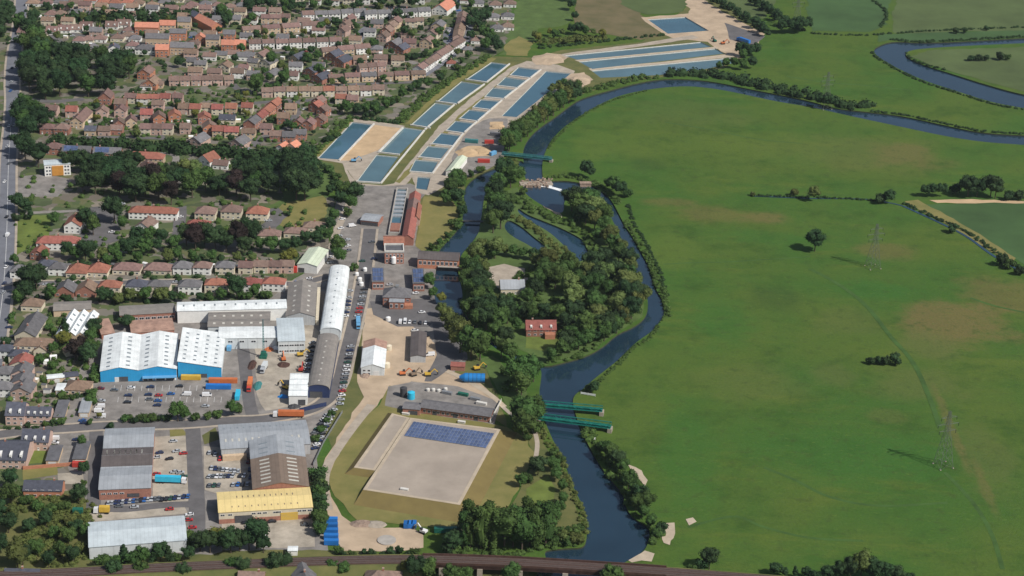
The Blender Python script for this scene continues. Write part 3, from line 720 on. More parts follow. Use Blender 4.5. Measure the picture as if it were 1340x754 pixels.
def wall_mesh(W, D, e, r, style):
    b = MB()
    if style == 'x':
        b.face([(0, 0, 0), (W, 0, 0), (W, 0, e), (0, 0, e)]); b.face([(W, D, 0), (0, D, 0), (0, D, e), (W, D, e)])
        b.face([(0, D, 0), (0, 0, 0), (0, 0, e), (0, D/2, e+r), (0, D, e)]); b.face([(W, 0, 0), (W, D, 0), (W, D, e), (W, D/2, e+r), (W, 0, e)])
    elif style == 'y':
        b.face([(0, 0, 0), (W, 0, 0), (W, 0, e), (W/2, 0, e+r), (0, 0, e)]); b.face([(W, D, 0), (0, D, 0), (0, D, e), (W/2, D, e+r), (W, D, e)])
        b.face([(0, D, 0), (0, 0, 0), (0, 0, e), (0, D, e)]); b.face([(W, 0, 0), (W, D, 0), (W, D, e), (W, 0, e)])
    else:
        b.box(0, W, 0, D, 0, e)
    return b
RADJ = {'brown': 'brown', 'grey': 'grey', 'slate': 'dark slate', 'red': 'red', 'orange': 'bright orange', 'tan': 'tan'}
WADJ = {'white': 'white', 'cream': 'cream', 'brick': 'red-brick', 'pink': 'pinkish brick', 'buff': 'buff brick', 'orangebrick': 'orange-brick'}
def house(cx, cy, w, d, e, r, style, roof, wall, rot, nwin=None, chimney=True, name='house', dorm=0):
    """cx, cy: photo pixel of the middle of the front wall's foot; the front faces -y turned by rot"""
    g = G(cx, cy); rr = rot
    loc = Vector((g.x-math.cos(rr)*w/2, g.y-math.sin(rr)*w/2, 0))
    t = empty(name, loc, rr)
    wall_mesh(w, d, e, r, style).build('wall', M['wall_'+wall], t)
    ro = roof_mesh(w, d, e, r, style).build('roof', M['roof_'+roof], t)
    if chimney and style != 'flat':
        if style == 'y': link('chimney', CHIM, ro, (w/2, d*rnd.choice((0.25, 0.75)), e+r+0.1))
        else: link('chimney', CHIM, ro, (w*rnd.choice((0.22, 0.5, 0.78)) if style == 'x' else w/2, d/2, e+r+0.1))
    st = 2 if e > 4 else 1
    n = nwin if nwin is not None else max(2, int(w/3.2))
    dx = rnd.randrange(n)
    for s in range(st):
        for i in range(n):
            x = w*(i+0.5)/n
            if s == 0 and i == dx:
                link('door', rnd.choice((DOOR, DOORW)), t, (x, 0, 0.02), 0, (0.95, 1, 2.05))
            else:
                window(t, x, 0, 0.95+2.6*s, min(1.7, w/n*0.55), 1.15)
    if d > 7 and style == 'y':
        for s in range(st): window(t, w, d*0.5, 0.95+2.6*s, 1.3, 1.1, math.pi/2)
    for k in range(dorm):
        x = w*(k+0.5)/dorm
        b = MB(); zt = e+r*0.52
        b.hexa([(x-0.6, d*0.05, e), (x+0.6, d*0.05, e), (x+0.6, d*0.24, e+r*0.42), (x-0.6, d*0.24, e+r*0.42)],
               [(x-0.6, d*0.05, zt), (x+0.6, d*0.05, zt), (x+0.6, d*0.27, zt+0.08), (x-0.6, d*0.27, zt+0.08)])
        dd = b.build('dormer', M['wall_white'], t); 
        link('window', WIN, dd, (x, d*0.05, e+0.2), 0, (0.9, 1, max(0.5, r*0.3)))
    return t
def rot_of(p0, p1):
    a, b = G(*p0), G(*p1)
    return math.atan2(b.y-a.y, b.x-a.x)
HOUSES = []
def hrow(phrase, pts, w, d, e, r, style, roofs, walls, rot=None, n=None, grp=None, dorm=0, noun='house', jit=0.6, chim=True, name='house'):
    """pts: a list of front-foot pixels, or two ends plus n"""
    if n:
        (x0, y0), (x1, y1) = pts; rt = rot_of(*pts) if rot is None else rot
        g0, g1 = G(x0, y0), G(x1, y1)
        L = []
        for i in range(n):
            q = PX(g0.lerp(g1, i/(n-1) if n > 1 else 0.5)); L.append(q)
        if w is None: w = (g1-g0).length/max(1, n-1)*0.88
    else: L = list(pts); rt = rot or 0.0
    L.sort(key=lambda q: q[0])
    cnt = {}
    for i, (x, y) in enumerate(L):
        ro = roofs if isinstance(roofs, str) else rnd.choice(roofs); wa = walls if isinstance(walls, str) else rnd.choice(walls)
        ww = w*(rnd.uniform(0.95, 1.04) if jit else 1)
        t = house(x, y, ww, d*(rnd.uniform(0.94, 1.08) if jit else 1), e*(rnd.uniform(0.96, 1.05) if jit else 1), r*(rnd.uniform(0.9, 1.1) if jit else 1), style, ro, wa, rt+(rnd.uniform(-0.03, 0.03) if jit else 0), chimney=chim and rnd.random() < 0.7, dorm=dorm, name=name)
        pos = '' if len(L) == 1 else ' %s from left' % ORD[i]
        tag(t, '%s roofed %s %s,%s %s' % (RADJ[ro], WADJ[wa], noun, pos, phrase), 'house', grp or ('houses '+phrase))
        HOUSES.append(t)

BR = ['brown', 'brown', 'tan', 'grey']; WH = ['white', 'white', 'cream']; BK = ['pink', 'brick', 'buff']
# -- top edge
hrow('in the top left corner row', [(42,9),(60,9),(78,8),(98,8)], 12, 9, 3.0, 3.4, 'hip', BR, WH)
hrow('above the dark tree belt at top', [(118,5),(134,8),(150,9),(166,8)], 11, 9, 3.0, 3.2, 'hip', ['brown','red'], WH)
hrow('in the top row above the orange-roofed estate', [(180,9),(198,12),(214,8),(232,4),(250,12),(268,10),(284,12),(300,14),(316,12)], 11, 9, 2.9, 3.2, 'hip', BR, WH)
hrow('on the very top edge, upper row', [(176,0),(196,0),(214,-2),(240,-3),(262,-2),(282,-1),(302,0),(322,0),(345,1),(365,2)], 11, 9, 3.0, 3.2, 'hip', BR, WH)
hrow('on the top edge beside the far tall trees', [(390,6),(412,7),(436,8),(456,7),(476,6),(496,5),(530,4),(548,6)], 11, 8, 5.0, 2.4, 'x', ['brown','grey'], WH, rot=0.02)
hrow('below the dark tree belt top left', [(66,24),(78,24)], 11, 9, 3.0, 3.4, 'hip', ['red','brown'], 'white')
hrow('of the white bungalows with twin dormers', [(68,46),(84,44),(99,43),(113,40)], 10.5, 9, 3.0, 3.6, 'x', 'brown', 'white', rot=0.03, dorm=2, noun='bungalow')
hrow('right of the twin-dormer bungalows', [(146,39),(162,37)], 11, 9, 3.0, 3.6, 'x', 'brown', 'white', rot=0.03, dorm=2, noun='bungalow')
hrow('below the twin-dormer bungalows', [(103,58),(114,57),(130,56),(153,55),(166,52)], 11, 9, 3.0, 3.2, 'hip', ['brown','grey'], WH)
hrow('beside the main road wood, long chalet roof', [(30,47),(45,54)], 12, 13, 2.6, 4.2, 'x', ['tan','brown'], 'cream', rot=-0.25)
hrow('with gable above the big dark wood', [(116,73)], 10, 14, 4.5, 2.8, 'y', 'grey', 'buff', rot=-0.15)
hrow('between two trees above the big dark wood', [(149,71)], 9, 10, 4.5, 2.8, 'y', 'slate', 'white', rot=0.1)
hrow('just left of the orange-roofed estate', [(190,72)], 17, 10, 4.8, 3.2, 'hip', 'grey', 'white')
hrow('left of the orange estate, back rows', [(168,45),(176,56),(172,65)], 10, 9, 3.2, 3.0, 'hip', ['grey','brown'], 'white')
# -- bright orange estate
def est(x, y, w, d, e, r, st, ro, wa, rot, desc):
    t = house(x, y, w, d, e, r, st, ro, wa, rot, chimney=False, name='apartment_block')
    tag(t, desc, 'apartment block', 'blocks of the orange-roofed estate'); HOUSES.append(t)
est(192,46,20.5,10,7,3.2,'x','orange','orangebrick',0.05,'long orange roofed block at upper left of the new estate')
est(219,41,14,10,5.5,3.2,'x','orange','buff',0.05,'shorter orange roofed buff block, second in the new estate top row')
est(241,40,11.5,11,8,3.0,'x','grey','buff',0.05,'tall grey roofed buff block at the top of the new estate')
est(206,63,20,11,8.5,3.0,'x','grey','buff',0.05,'wide grey roofed block left side of the new estate')
est(233,53,14,9,6.5,2.8,'x','grey','orangebrick',0.05,'grey roofed red-brick block in the middle of the new estate')
est(214,62,11,9,5.5,3.2,'x','orange','orangebrick',0.05,'orange roofed block tucked behind the front left gabled one')
est(212,75,11,10,6.5,3.4,'x','orange','orangebrick',0.05,'front left orange roofed block of the new estate')
est(238,72,20,12,6.5,3.0,'x','grey','buff',0.05,'wide grey roofed buff block at front of the new estate')
est(284,44,10,34,6.5,3.4,'y','orange','orangebrick',0.62,'long orange roof running diagonally, right rear of the new estate')
est(263,32,9,15,6.5,3.2,'y','slate','orangebrick',0.62,'slate roofed block above the diagonal orange roof')
est(262,58,8.5,9,5,3.2,'y','orange','orangebrick',0.1,'small orange roofed gabled house in the new estate centre')
est(278,62,11.5,11,7,2.8,'x','grey','buff',0.03,'tall grey roofed buff block right of the new estate centre')
est(300,53,10,9,5.5,2.8,'x','grey','orangebrick',0.03,'small grey roofed block at right rear of the new estate')
est(298,67,11,10,5.5,3.2,'x','orange','orangebrick',0.03,'orange roofed house, left of the front right pair')
est(314,67,9,10,5.5,3.2,'x','orange','orangebrick',0.03,'orange roofed house, right of the front right pair')
hrow('below the orange-roofed estate', [(274,80),(289,78),(304,77),(318,80)], 11, 8, 4.0, 2.6, 'x', ['grey','brown'], WH, rot=0.0)
hrow('gable facing, beside the estate turning circle', [(292,95)], 10, 12, 4.5, 2.8, 'y', 'tan', 'cream', rot=-0.25)
hrow('behind the tall trees under the orange estate', [(252,88),(262,92)], 10, 8, 4.8, 2.6, 'x', 'grey', 'cream', rot=0)
hrow('at the left edge of the dark wood', [(188,104),(196,118)], 11, 14, 4.8, 3.4, 'y', ['brown','tan'], 'orangebrick', rot=-0.15)
hrow('above the detached row, by the wood', [(191,118),(205,116)], 10, 9, 3.2, 3.0, 'hip', 'brown', ['buff','white'])
# -- terraces right of the orange estate
hrow('on the pale terrace under the far trees', [(348,31),(361,31),(373,30)], 8.6, 9, 5, 2.4, 'x', 'brown', 'buff', rot=0.03, jit=0)
hrow('in the far terrace row behind the yellow bush', ((404,27),(472,24)), None, 9, 5.2, 2.5, 'x', ['brown','brown','grey'], 'white', n=5)
hrow('in the long middle terrace above the white row', ((330,47),(408,41)), None, 9, 5.2, 2.5, 'x', 'brown', ['buff','cream','white'], n=4)
hrow('in the long white-fronted terrace', ((334,65),(440,62)), None, 9, 5.2, 2.5, 'x', 'brown', 'white', n=7)
hrow('on the short terrace above the blue hedge close', ((432,75),(476,71)), None, 9, 5.2, 2.5, 'x', 'brown', ['buff','white'], n=3)
hrow('in the white row beside the far orange chapel roof', ((486,26),(556,22)), None, 9, 5.2, 2.5, 'x', ['brown','grey'], 'white', n=5)
hrow('gabled, stepping down beside the curved road', [(454,33),(450,40),(446,48)], 9, 12, 5, 3, 'y', 'brown', 'pink', rot=-0.35)
hrow('gabled, in the stepped terrace right of the curved road', [(515,36),(509,42),(504,48),(499,55)], 10, 10, 5, 3.2, 'y', 'brown', ['brick','white','pink','buff'], rot=-0.35)
hrow('red gabled, at the foot of the stepped terrace', [(521,71),(512,65)], 11, 13, 4.6, 3.2, 'y', ['grey','slate'], 'brick', rot=-0.45)
hrow('gabled, in the row above the green triangle', [(571,42),(563,52),(557,63)], 11, 13, 5, 3.2, 'y', ['brown','grey'], ['buff','cream'], rot=-0.25)
hrow('low flats above the gabled row', [(537,36),(548,35)], 9, 9, 5.2, 2.0, 'x', 'brown', 'cream', rot=0.02)
hrow('on the long diagonal terrace by the lagoons', ((557,96),(606,62)), None, 9, 5.0, 2.5, 'x', 'brown', 'white', n=7)
hrow('on the diagonal terrace behind the parked cars', ((606,52),(612,28)), None, 9, 5.0, 2.5, 'x', ['brown','tan'], ['pink','buff'], n=4)
hrow('in the back gardens strip under the diagonal terrace', [(590,88),(612,70),(622,58)], 8, 7, 3.2, 2.4, 'hip', ['red','grey','brown'], WH)
hrow('in the long low terrace above the detached row', ((440,109),(548,105)), None, 8, 4.8, 2.3, 'x', ['brown','grey'], 'buff', n=6)
hrow('in the pinkish terrace with white panels', ((476,97),(500,95)), None, 9, 5.4, 2.3, 'x', 'brown', 'pink', n=3)
hrow('slate roofed with gable, middle of the close', [(384,84),(404,101),(414,110)], 12, 15, 4.6, 3.2, 'y', 'slate', ['brick','cream','buff'], rot=-0.5)
hrow('gabled, left of the slate-roofed close', [(346,90),(352,105),(338,80)], 11, 13, 4.5, 3.0, 'y', ['brown','grey'], 'cream', rot=-0.4)
hrow('gable facing with red wall, right of the close', [(442,88),(432,80)], 12, 14, 4.6, 3.2, 'y', 'slate', 'brick', rot=-0.5)
hrow('in the bungalow group beside the top field', [(648,11),(667,10),(645,27),(664,26),(650,42),(664,40),(625,9),(610,5)], 12, 9, 3.0, 3.2, 'hip', ['brown','grey'], 'white')
hrow('small ones left of the long white-fronted terrace', [(326,80),(330,88),(318,96)], 9, 8, 4.2, 2.6, 'x', ['grey','brown'], 'cream', rot=-0.2)
# -- detached rows
hrow('in the detached row under the dark wood', [(170,136),(186,137),(201,137),(216,137),(232,136)], 8.3, 8, 5, 2.7, 'x', ['red','brown','brown'], ['pink','white','cream'], rot=0.0)
hrow('in the terrace behind the bushes above the detached row', ((228,113),(300,112)), None, 8, 4.8, 2.5, 'x', 'brown', 'pink', n=6)
hrow('in the long detached row above the lagoons', ((350,128),(479,126)), None, 8, 5, 2.7, 'x', ['brown','tan','red'], ['pink','cream','white'], n=9)
hrow('under the long detached row, by the hedge', [(446,137),(461,139),(495,125)], 9, 9, 5, 2.8, 'x', ['brown','red'], ['buff','cream'], rot=0)
hrow('in the second detached row of the brick estate', [(240,150),(255,151),(270,149),(284,151),(302,150),(323,149)], 8.6, 8.5, 5, 2.8, 'x', ['red','red','brown','tan'], ['cream','buff','pink'], rot=0)
hrow('gable facing, tall red front by the big wood', [(137,138)], 10, 13, 6, 4, 'y', 'brown', 'brick', rot=0.0)
hrow('gabled, below the tall red-fronted house', [(133,155),(157,154)], 9, 9, 5, 3, 'y', 'brown', 'pink', rot=0.0)
hrow('long gabled, in the trees below the roundabout', [(100,168)], 10, 27, 5, 3.4, 'y', 'brown', 'buff', rot=-0.08)
hrow('above the long dark hedge, left end', [(62,176),(80,177)], 11, 9, 4.6, 3, 'hip', 'brown', 'brick')
hrow('above the long dark hedge, middle', [(118,178),(136,178),(152,177)], 9, 9, 4, 2.6, 'x', ['grey','slate','brown'], BK, rot=0)
hrow('gabled, beside the small close with white cars', [(156,171),(172,168)], 8.5, 10, 5, 3.2, 'y', 'brown', ['brick','buff'], rot=0.2)
hrow('in the row right of the small close', [(190,177),(204,177),(219,177),(242,176)], 8, 8, 5, 2.8, 'x', ['brown','red'], ['cream','pink','white'], rot=0.0)
hrow('gabled, behind the row right of the small close', [(209,163),(229,160),(268,163),(275,176)], 10, 10, 5, 3.2, 'y', ['brown','red'], ['orangebrick','brick','pink'], rot=0.2)
hrow('with blue-grey roof and white windows', [(297,164)], 12, 9, 4.4, 3, 'x', 'slate', 'cream', rot=0.0)
hrow('red roofs above the dark hedge trees', [(287,180),(303,181)], 11, 9, 5, 3, 'x', 'red', ['cream','buff'], rot=0.05)
hrow('facing the brick estate court', [(325,183)], 10, 9, 5, 2.8, 'x', 'tan', 'buff', rot=0.0)
hrow('gabled, big roof against the dark hedge', [(254,193),(308,196)], 12, 14, 4.2, 3.6, 'y', ['brown','grey'], 'pink', rot=-0.35)
hrow('along the diagonal brick terrace', ((338,168),(367,144)), None, 9, 5.2, 3.0, 'x', ['red','tan','grey'], ['brick','buff','orangebrick'], n=4, chim=False)
hrow('gabled, in the corner of the brick estate by the lagoon', [(389,170),(402,171),(417,166)], 9, 9, 5, 3, 'y', ['red','brown'], ['brick','orangebrick'], rot=-0.2)
hrow('stepped gables in the middle of the brick estate', [(414,141),(410,147),(420,153)], 9, 9, 5, 3, 'y', ['red','brown'], 'brick', rot=-0.4)
hrow('in the row below the brick estate court', [(362,186),(378,187),(392,184)], 10, 8, 4.8, 2.8, 'x', ['brown','grey'], 'brick', rot=0.02)
hrow('orange gable next to the white conservatory', [(366,201),(380,200)], 10, 9, 4, 3.2, 'y', ['orange','tan'], ['cream','white'], rot=-0.4)
# -- large houses among the trees, left
hrow('behind the belt of trees, furthest left', [(70,203)], 13, 9, 5, 3, 'hip', 'brown', 'brick')
hrow('partly hidden in the trees right of the white flats', [(195,228),(206,233)], 11, 9, 4.5, 3.0, 'y', 'brown', 'white', rot=0.3)
hrow('with steep roof at the hedge end', [(266,219)], 12, 12, 5, 4.2, 'y', 'red', 'white', rot=-0.5)
hrow('right of the steep-roofed house', [(288,222),(304,238)], 11, 9, 3.4, 2.8, 'x', ['tan','brown'], 'white', rot=-0.1)
hrow('gable-ended, left end of the garden courts', [(95,306)], 11.5, 16, 5.4, 3.6, 'y', 'red', 'white', rot=0.0)
hrow('long, beside the bright garden lawn', [(76,328)], 27, 10, 5.2, 3.2, 'hip', 'red', 'white', rot=0.08)
hrow('small gabled wing below the long red-roofed house', [(49,341)], 10, 11, 4, 3, 'y', 'red', 'brick', rot=-0.1)
hrow('long, in the middle of the garden courts', [(200,288)], 33, 10, 5, 3.2, 'hip', 'red', 'white', rot=0.02)
hrow('gabled wing in front of the long court house', [(186,306)], 11, 13, 4.2, 3.4, 'y', 'brown', 'white', rot=-0.25)
hrow('in the line of hipped houses right of the courts', [(268,289),(302,287),(336,289)], 14, 11, 5, 3.6, 'hip', ['red','brown'], 'cream')
hrow('low, tucked under the hipped line', [(259,301)], 15, 8, 3, 2.6, 'hip', 'red', 'cream')
hrow('in the low row beneath the dry lawn', [(352,315),(386,312),(411,304)], 15, 9, 3.4, 3.0, 'hip', ['red','brown'], 'cream')
# -- the two rows beside the residential road
hrow('in the upper street row', [(25,365),(60,358),(75,361)], 11, 9, 4.8, 3, 'hip', ['grey','slate'], 'white')
hrow('one of two red hipped bungalows in the street', [(100,364),(127,363)], 13, 12, 3.4, 4.4, 'hip', 'red', 'cream', noun='bungalow')
hrow('in the hipped bungalow stretch of the street', [(165,360),(206,360)], 17, 10, 3.2, 3.8, 'hip', 'brown', 'cream', noun='bungalow')
hrow('in the upper street row, right stretch', [(238,360),(264,360),(294,360)], 11.5, 9, 4.8, 3.2, 'hip', ['brown','grey'], ['white','cream'])
hrow('in the terrace beside the pale green shed', [(321,359),(341,358),(359,358),(375,358)], 9, 8, 4.8, 2.6, 'x', 'brown', ['pink','cream'], rot=0.0)
hrow('in the lower street row, left end', [(84,389),(112,389)], 12, 11, 3.4, 3.6, 'y', ['tan','grey'], 'brick')
hrow('in the lower row of hipped semis', [(143,387),(178,386),(207,386),(248,386)], 13.5, 9, 5.4, 3.2, 'hip', ['grey','slate','grey','red'], ['white','white','cream'])
hrow('in the lower row of semis, right stretch', [(283,384),(327,383),(358,382)], 14, 9, 5.4, 3, 'hip', ['slate','red','grey'], ['white','cream'])
# -- left edge, lower
hrow('by the main road, left of the zigzag shed', [(41,408)], 12, 9, 3.6, 3.2, 'hip', 'tan', 'cream')
hrow('long dark roof end-on beside the main road', [(33,447)], 12, 26, 3.4, 3.4, 'y', 'grey', 'cream', rot=-0.06)
hrow('wide cream front, orange hipped roof near the main road', [(43,464)], 21, 10, 5.2, 3.2, 'hip', 'tan', 'cream', rot=0.03)
hrow('small cream gable before the wide cream house', [(53,466)], 8, 6, 3.2, 2.8, 'y', 'tan', 'cream', rot=0.0)
hrow('at the top of the terrace running down the left edge', [(23,477)], 10, 8, 5, 3, 'hip', 'slate', 'cream')
hrow('going down the left edge terrace', [(26,489),(26.5,501),(27,513),(27.5,524)], 11, 11.5, 5, 2.8, 'y', ['red','brown','grey'], ['cream','pink'], rot=-0.03)
hrow('bungalow behind the car park hedge', [(100,517)], 14, 12, 3, 3.2, 'hip', 'tan', 'buff')
hrow('at the left frame edge below the main road', [(4,470),(3,500),(2,520)], 10, 9, 4.8, 3, 'hip', ['grey','slate'], 'white')

# -- houses between the digitised rows
def infill(phrase, poly, sx, sy, w, d, e, r, styles, roofs, walls, seed, rot=0.0):
    rr = random.Random(seed); P = [(q.x, q.y) for q in gp(poly)]
    have = [(t.matrix_basis @ Vector((5, 5, 0))) for t in HOUSES]
    x0, x1 = min(a for a, _ in P), max(a for a, _ in P); y0, y1 = min(b_ for _, b_ in P), max(b_ for _, b_ in P); y = y0; tier = 0
    while y < y1:
        x = x0+rr.uniform(0, sx); items = []
        while x < x1:
            p = Vector((x+rr.uniform(-2, 2), y+rr.uniform(-3, 3), 0))
            if inside(p, P) and all((q-p-Vector((0, 5, 0))).length > sx*0.88 for q in have): items.append(PX(p)); have.append(p+Vector((0, 5, 0)))
            x += sx
        if items: hrow('in back row %d %s' % (tier+1, phrase) if False else 'in the %s infill line %s' % (ORD[tier], phrase), items, w, d, e, r, rr.choice(styles), roofs, walls, rot=rot, grp='houses '+phrase); tier += 1
        y += sy
infill('of the top suburb', [(60,8),(330,20),(560,25),(590,60),(540,100),(430,115),(320,118),(240,100),(250,75),(170,60),(60,40)], 16, 27, 11, 9, 4.6, 2.8, ['x','hip','x'], ['brown','grey','tan'], ['white','cream','pink'], 5)
infill('of the brick estate', [(62,150),(120,140),(230,140),(330,150),(400,150),(400,180),(330,190),(200,182),(110,178)], 15, 24, 9, 9, 5, 3, ['y','x'], ['brown','red','tan'], ['pink','brick','buff'], 6)
# ------------------------------------------------------------------ larger sheds: eaves corners given at eave height
def shed(name, FL, FR, BL, e, r, axis, roofm, wallm, label, cat='warehouse', spans=1, front=None, mono=False, arch=False, group=None, ov=0.3, bands=None, th=0.25, main='x'):
    a, b_, c = G(*FL, e), G(*FR, e), G(*BL, e)
    ax = (b_-a); W = ax.length; rz = math.atan2(ax.y, ax.x)
    if main == 'y':                                 # the long side wall sets the direction
        ay = c-a; rz = math.atan2(-ay.x, ay.y); W = ax.dot(Vector((math.cos(rz), math.sin(rz), 0)))
    nrm = Vector((-math.sin(rz), math.cos(rz), 0)); D = max(4.0, (c-a).dot(nrm))
    t = empty(name, (a.x, a.y, 0), rz); tag(t, label, cat, group)
    L = W if axis == 'y' else D                     # the axis that the profile runs across
    prof = []
    for s in range(spans):
        if mono: pr = [(0, 0), (1, 1)]
        elif arch: pr = [(0.5-0.5*math.cos(math.pi*i/8), math.sin(math.pi*i/8)) for i in range(9)]
        else: pr = [(0, 0), (0.5, 1), (1, 0)]
        for i, (u, z) in enumerate(pr):
            if s and i == 0 and not mono: continue
            prof.append(((s+u)/spans*L, e+z*r))
    def P3(q, v, z): return (q, v, z) if axis == 'y' else (v, q, z)
    E2 = D if axis == 'y' else W
    def endwall(mb, v, flip):
        pts = [P3(0, v, 0)]+[P3(q, v, z-0.02) for q, z in prof]+[P3(L, v, 0)]
        mb.face(pts[::-1] if flip else pts)
    wb = MB(); fb = MB()
    if axis == 'y':
        endwall(fb if front else wb, 0, True); endwall(wb, D, False)
        wb.face([(0, D, 0), (0, 0, 0), (0, 0, prof[0][1]), (0, D, prof[0][1])]); wb.face([(W, 0, 0), (W, D, 0), (W, D, prof[-1][1]), (W, 0, prof[-1][1])])
    else:
        endwall(wb, 0, False); endwall(wb, W, True)
        (fb if front else wb).face([(0, 0, 0), (W, 0, 0), (W, 0, prof[0][1]), (0, 0, prof[0][1])]); wb.face([(W, D, 0), (0, D, 0), (0, D, prof[-1][1]), (W, D, prof[-1][1])])
    wb.build('wall', M[wallm], t)
    if front: fb.build('front_wall', M[front], t)
    rb = MB(); mats = [M[roofm]]+([M[k] for k in bands[1]] if bands else [])
    cuts = [0.0]+(list(bands[0]) if bands else [])+[1.0]
    for i in range(len(prof)-1):
        (q0, z0), (q1, z1) = prof[i], prof[i+1]
        if mono and q1-q0 < 0.01: continue
        s0 = ov if i == 0 else 0; s1 = ov if i == len(prof)-2 else 0
        k = (z1-z0)/max(0.01, q1-q0)
        q0_, z0_, q1_, z1_ = q0-s0, z0-k*s0, q1+s1, z1+k*s1
        for j in range(len(cuts)-1):
            v0 = cuts[j]*E2-(ov if j == 0 else 0); v1 = cuts[j+1]*E2+(ov if j == len(cuts)-2 else 0)
            p = [P3(q0_, v0, z0_), P3(q1_, v0, z1_), P3(q1_, v1, z1_), P3(q0_, v1, z0_)]
            if axis == 'x': p = p[::-1]
            rb.hexa(p, [(x, y, z+th) for x, y, z in p], j if bands else 0)
    ro = rb.build('roof', mats, t)
    def zat(q):
        for i in range(len(prof)-1):
            if prof[i][0]-1e-6 <= q <= prof[i+1][0]+1e-6 and prof[i+1][0] > prof[i][0]:
                f = (q-prof[i][0])/(prof[i+1][0]-prof[i][0]); return prof[i][1]+f*(prof[i+1][1]-prof[i][1])
        return e
    t2 = dict(root=t, roof=ro, W=W, D=D, L=L, E2=E2, zat=zat, P3=P3, e=e, axis=axis, th=th)
    return t2
def rooflight(S, q0, q1, v0, v1, material='rooflight', name='rooflight', lift=0.07):
    """q across the roof profile and v along it, as fractions"""
    L, E2 = S['L'], S['E2']; b = MB(); z = lambda q: S['zat'](q*L)+S['th']
    p = [S['P3'](q0*L, v0*E2, z(q0)-0.05), S['P3'](q1*L, v0*E2, z(q1)-0.05), S['P3'](q1*L, v1*E2, z(q1)-0.05), S['P3'](q0*L, v1*E2, z(q0)-0.05)]
    if S['axis'] == 'x': p = p[::-1]
    b.hexa(p, [(x, y, zz+0.05+lift) for x, y, zz in p])
    return b.build(name, M[material], S['roof'])
def swin(S, x, z, w, h, side='front', name='window', mesh=None):
    mesh = mesh or WIN
    if side == 'front': return link(name, mesh, S['root'], (x*S['W'], -0.01, z), 0, (w, 1, h))
    return link(name, mesh, S['root'], (S['W']+0.01, x*S['D'], z), math.pi/2, (w, 1, h))
def _roll(b):
    b.box(-0.5, 0.5, -0.08, 0.05, 0, 1, 0)
    for i in range(1, 6): b.box(-0.49, 0.49, -0.1, -0.07, i/6-0.01, i/6+0.01, 1)
ROLL_D = unit_mesh('roller_door', [M['dark_metal'], M['steel']], _roll)
ROLL_Y = unit_mesh('roller_door', [M['yellow_paint'], M['steel']], _roll)
ROLL_W = unit_mesh('roller_door', [M['door_white'], M['steel']], _roll)

S = shed('warehouse', (131,486), (231,483), (135,440), 7, 2.2, 'y', 'roof_white', 'wall_palegrey', 'white two-gabled warehouse with bright blue front beside the car park', spans=2, front='wall_blue')
for s in range(4):
    for k in range(8):
        q = (0.10, 0.36, 0.60, 0.86)[s]
        rooflight(S, q-0.025, q+0.025, 0.06+k*0.115, 0.06+k*0.115+0.035)
swin(S, 0.22, 0, 3, 3, name='door', mesh=ROLL_W); swin(S, 0.30, 0, 5, 3.2, name='roller_door', mesh=ROLL_D); swin(S, 0.85, 0.2, 12, 1.8); swin(S, 0.62, 0.2, 6, 1.6)
b = MB(); b.box(0.55*S['W'], 1.0*S['W'], -3.0, -0.1, 2.9, 3.3); b.build('canopy', M['light_blue'], S['root'])
S = shed('warehouse', (232.5,473), (289.5,472.6), (233,429), 10.5, -4.0, 'y', 'roof_white', 'wall_palegrey', 'white roofed warehouse with slanting blue front right of the two-gabled one', front='wall_blue', mono=True)
for s in range(4):
    for k in range(7): rooflight(S, 0.10+s*0.24, 0.165+s*0.24, 0.08+k*0.125, 0.115+k*0.125)
swin(S, 0.5, 0, 8, 2.6, name='roller_door', mesh=ROLL_D)
S = shed('warehouse', (232,407.5), (375,403.5), (231.6,396), 8, 1.0, 'x', 'roof_white', 'wall_white', 'long narrow white roofed factory block at the back of the works')
for k in range(10): rooflight(S, 0.35, 0.5, 0.05+k*0.095, 0.065+k*0.095)
S = shed('warehouse', (272,428), (353,427), (270,409), 6.5, 0.9, 'x', 'roof_asbestos', 'wall_palegrey', 'weathered brown-grey flat factory roof inside the white works', spans=2)
for s in range(2):
    for k in range(6): rooflight(S, 0.12+s*0.5, 0.2+s*0.5, 0.08+k*0.15, 0.12+k*0.15, 'rooflight_pale')
S = shed('warehouse', (286,443), (362,442), (284,428.5), 7, 0.7, 'x', 'roof_white', 'wall_palegrey', 'white roofed factory strip in front of the weathered flat roof')
for k in range(4): swin(S, 0.2+k*0.2, 4.2, 3, 1.2)
S = shed('warehouse', (258,452), (285,456), (262,440), 5, 0.7, 'x', 'roof_white', 'wall_white', 'small white lean-to shed beside the slanting blue front')
S = shed('warehouse', (364,447), (399,446), (364,417), 8, 1.2, 'x', 'roof_paleblue', 'wall_palegrey', 'pale blue-grey factory block at the scrap yard corner')
for k in range(5): swin(S, 0.12+k*0.19, 4.8, 3, 1.1); swin(S, 0.12+k*0.19, 1.2, 3, 1.1)
S = shed('warehouse', (374,414), (412,415), (378,371), 6, 2.6, 'y', 'roof_asbestos', 'wall_grey', 'grey weathered gable shed between the white works and the long white shed', main='y')
for s in (0.25, 0.75):
    for k in range(6): rooflight(S, s-0.04, s+0.04, 0.08+k*0.15, 0.12+k*0.15, 'rooflight_pale')
b = MB(); b.box(S['W']+0.35, S['W']+2.2, 0, S['D'], 0, 3.5); b.build('side_lean_to', M['wall_cream'], S['root'])
S = shed('warehouse', (419,433), (446,432), (432,351), 6, 2.2, 'y', 'roof_white', 'wall_palegrey', 'very long white curved roof shed running towards the pump house', arch=True, main='y')
for k in range(9): rooflight(S, 0.42, 0.5, 0.06+k*0.1, 0.075+k*0.1)
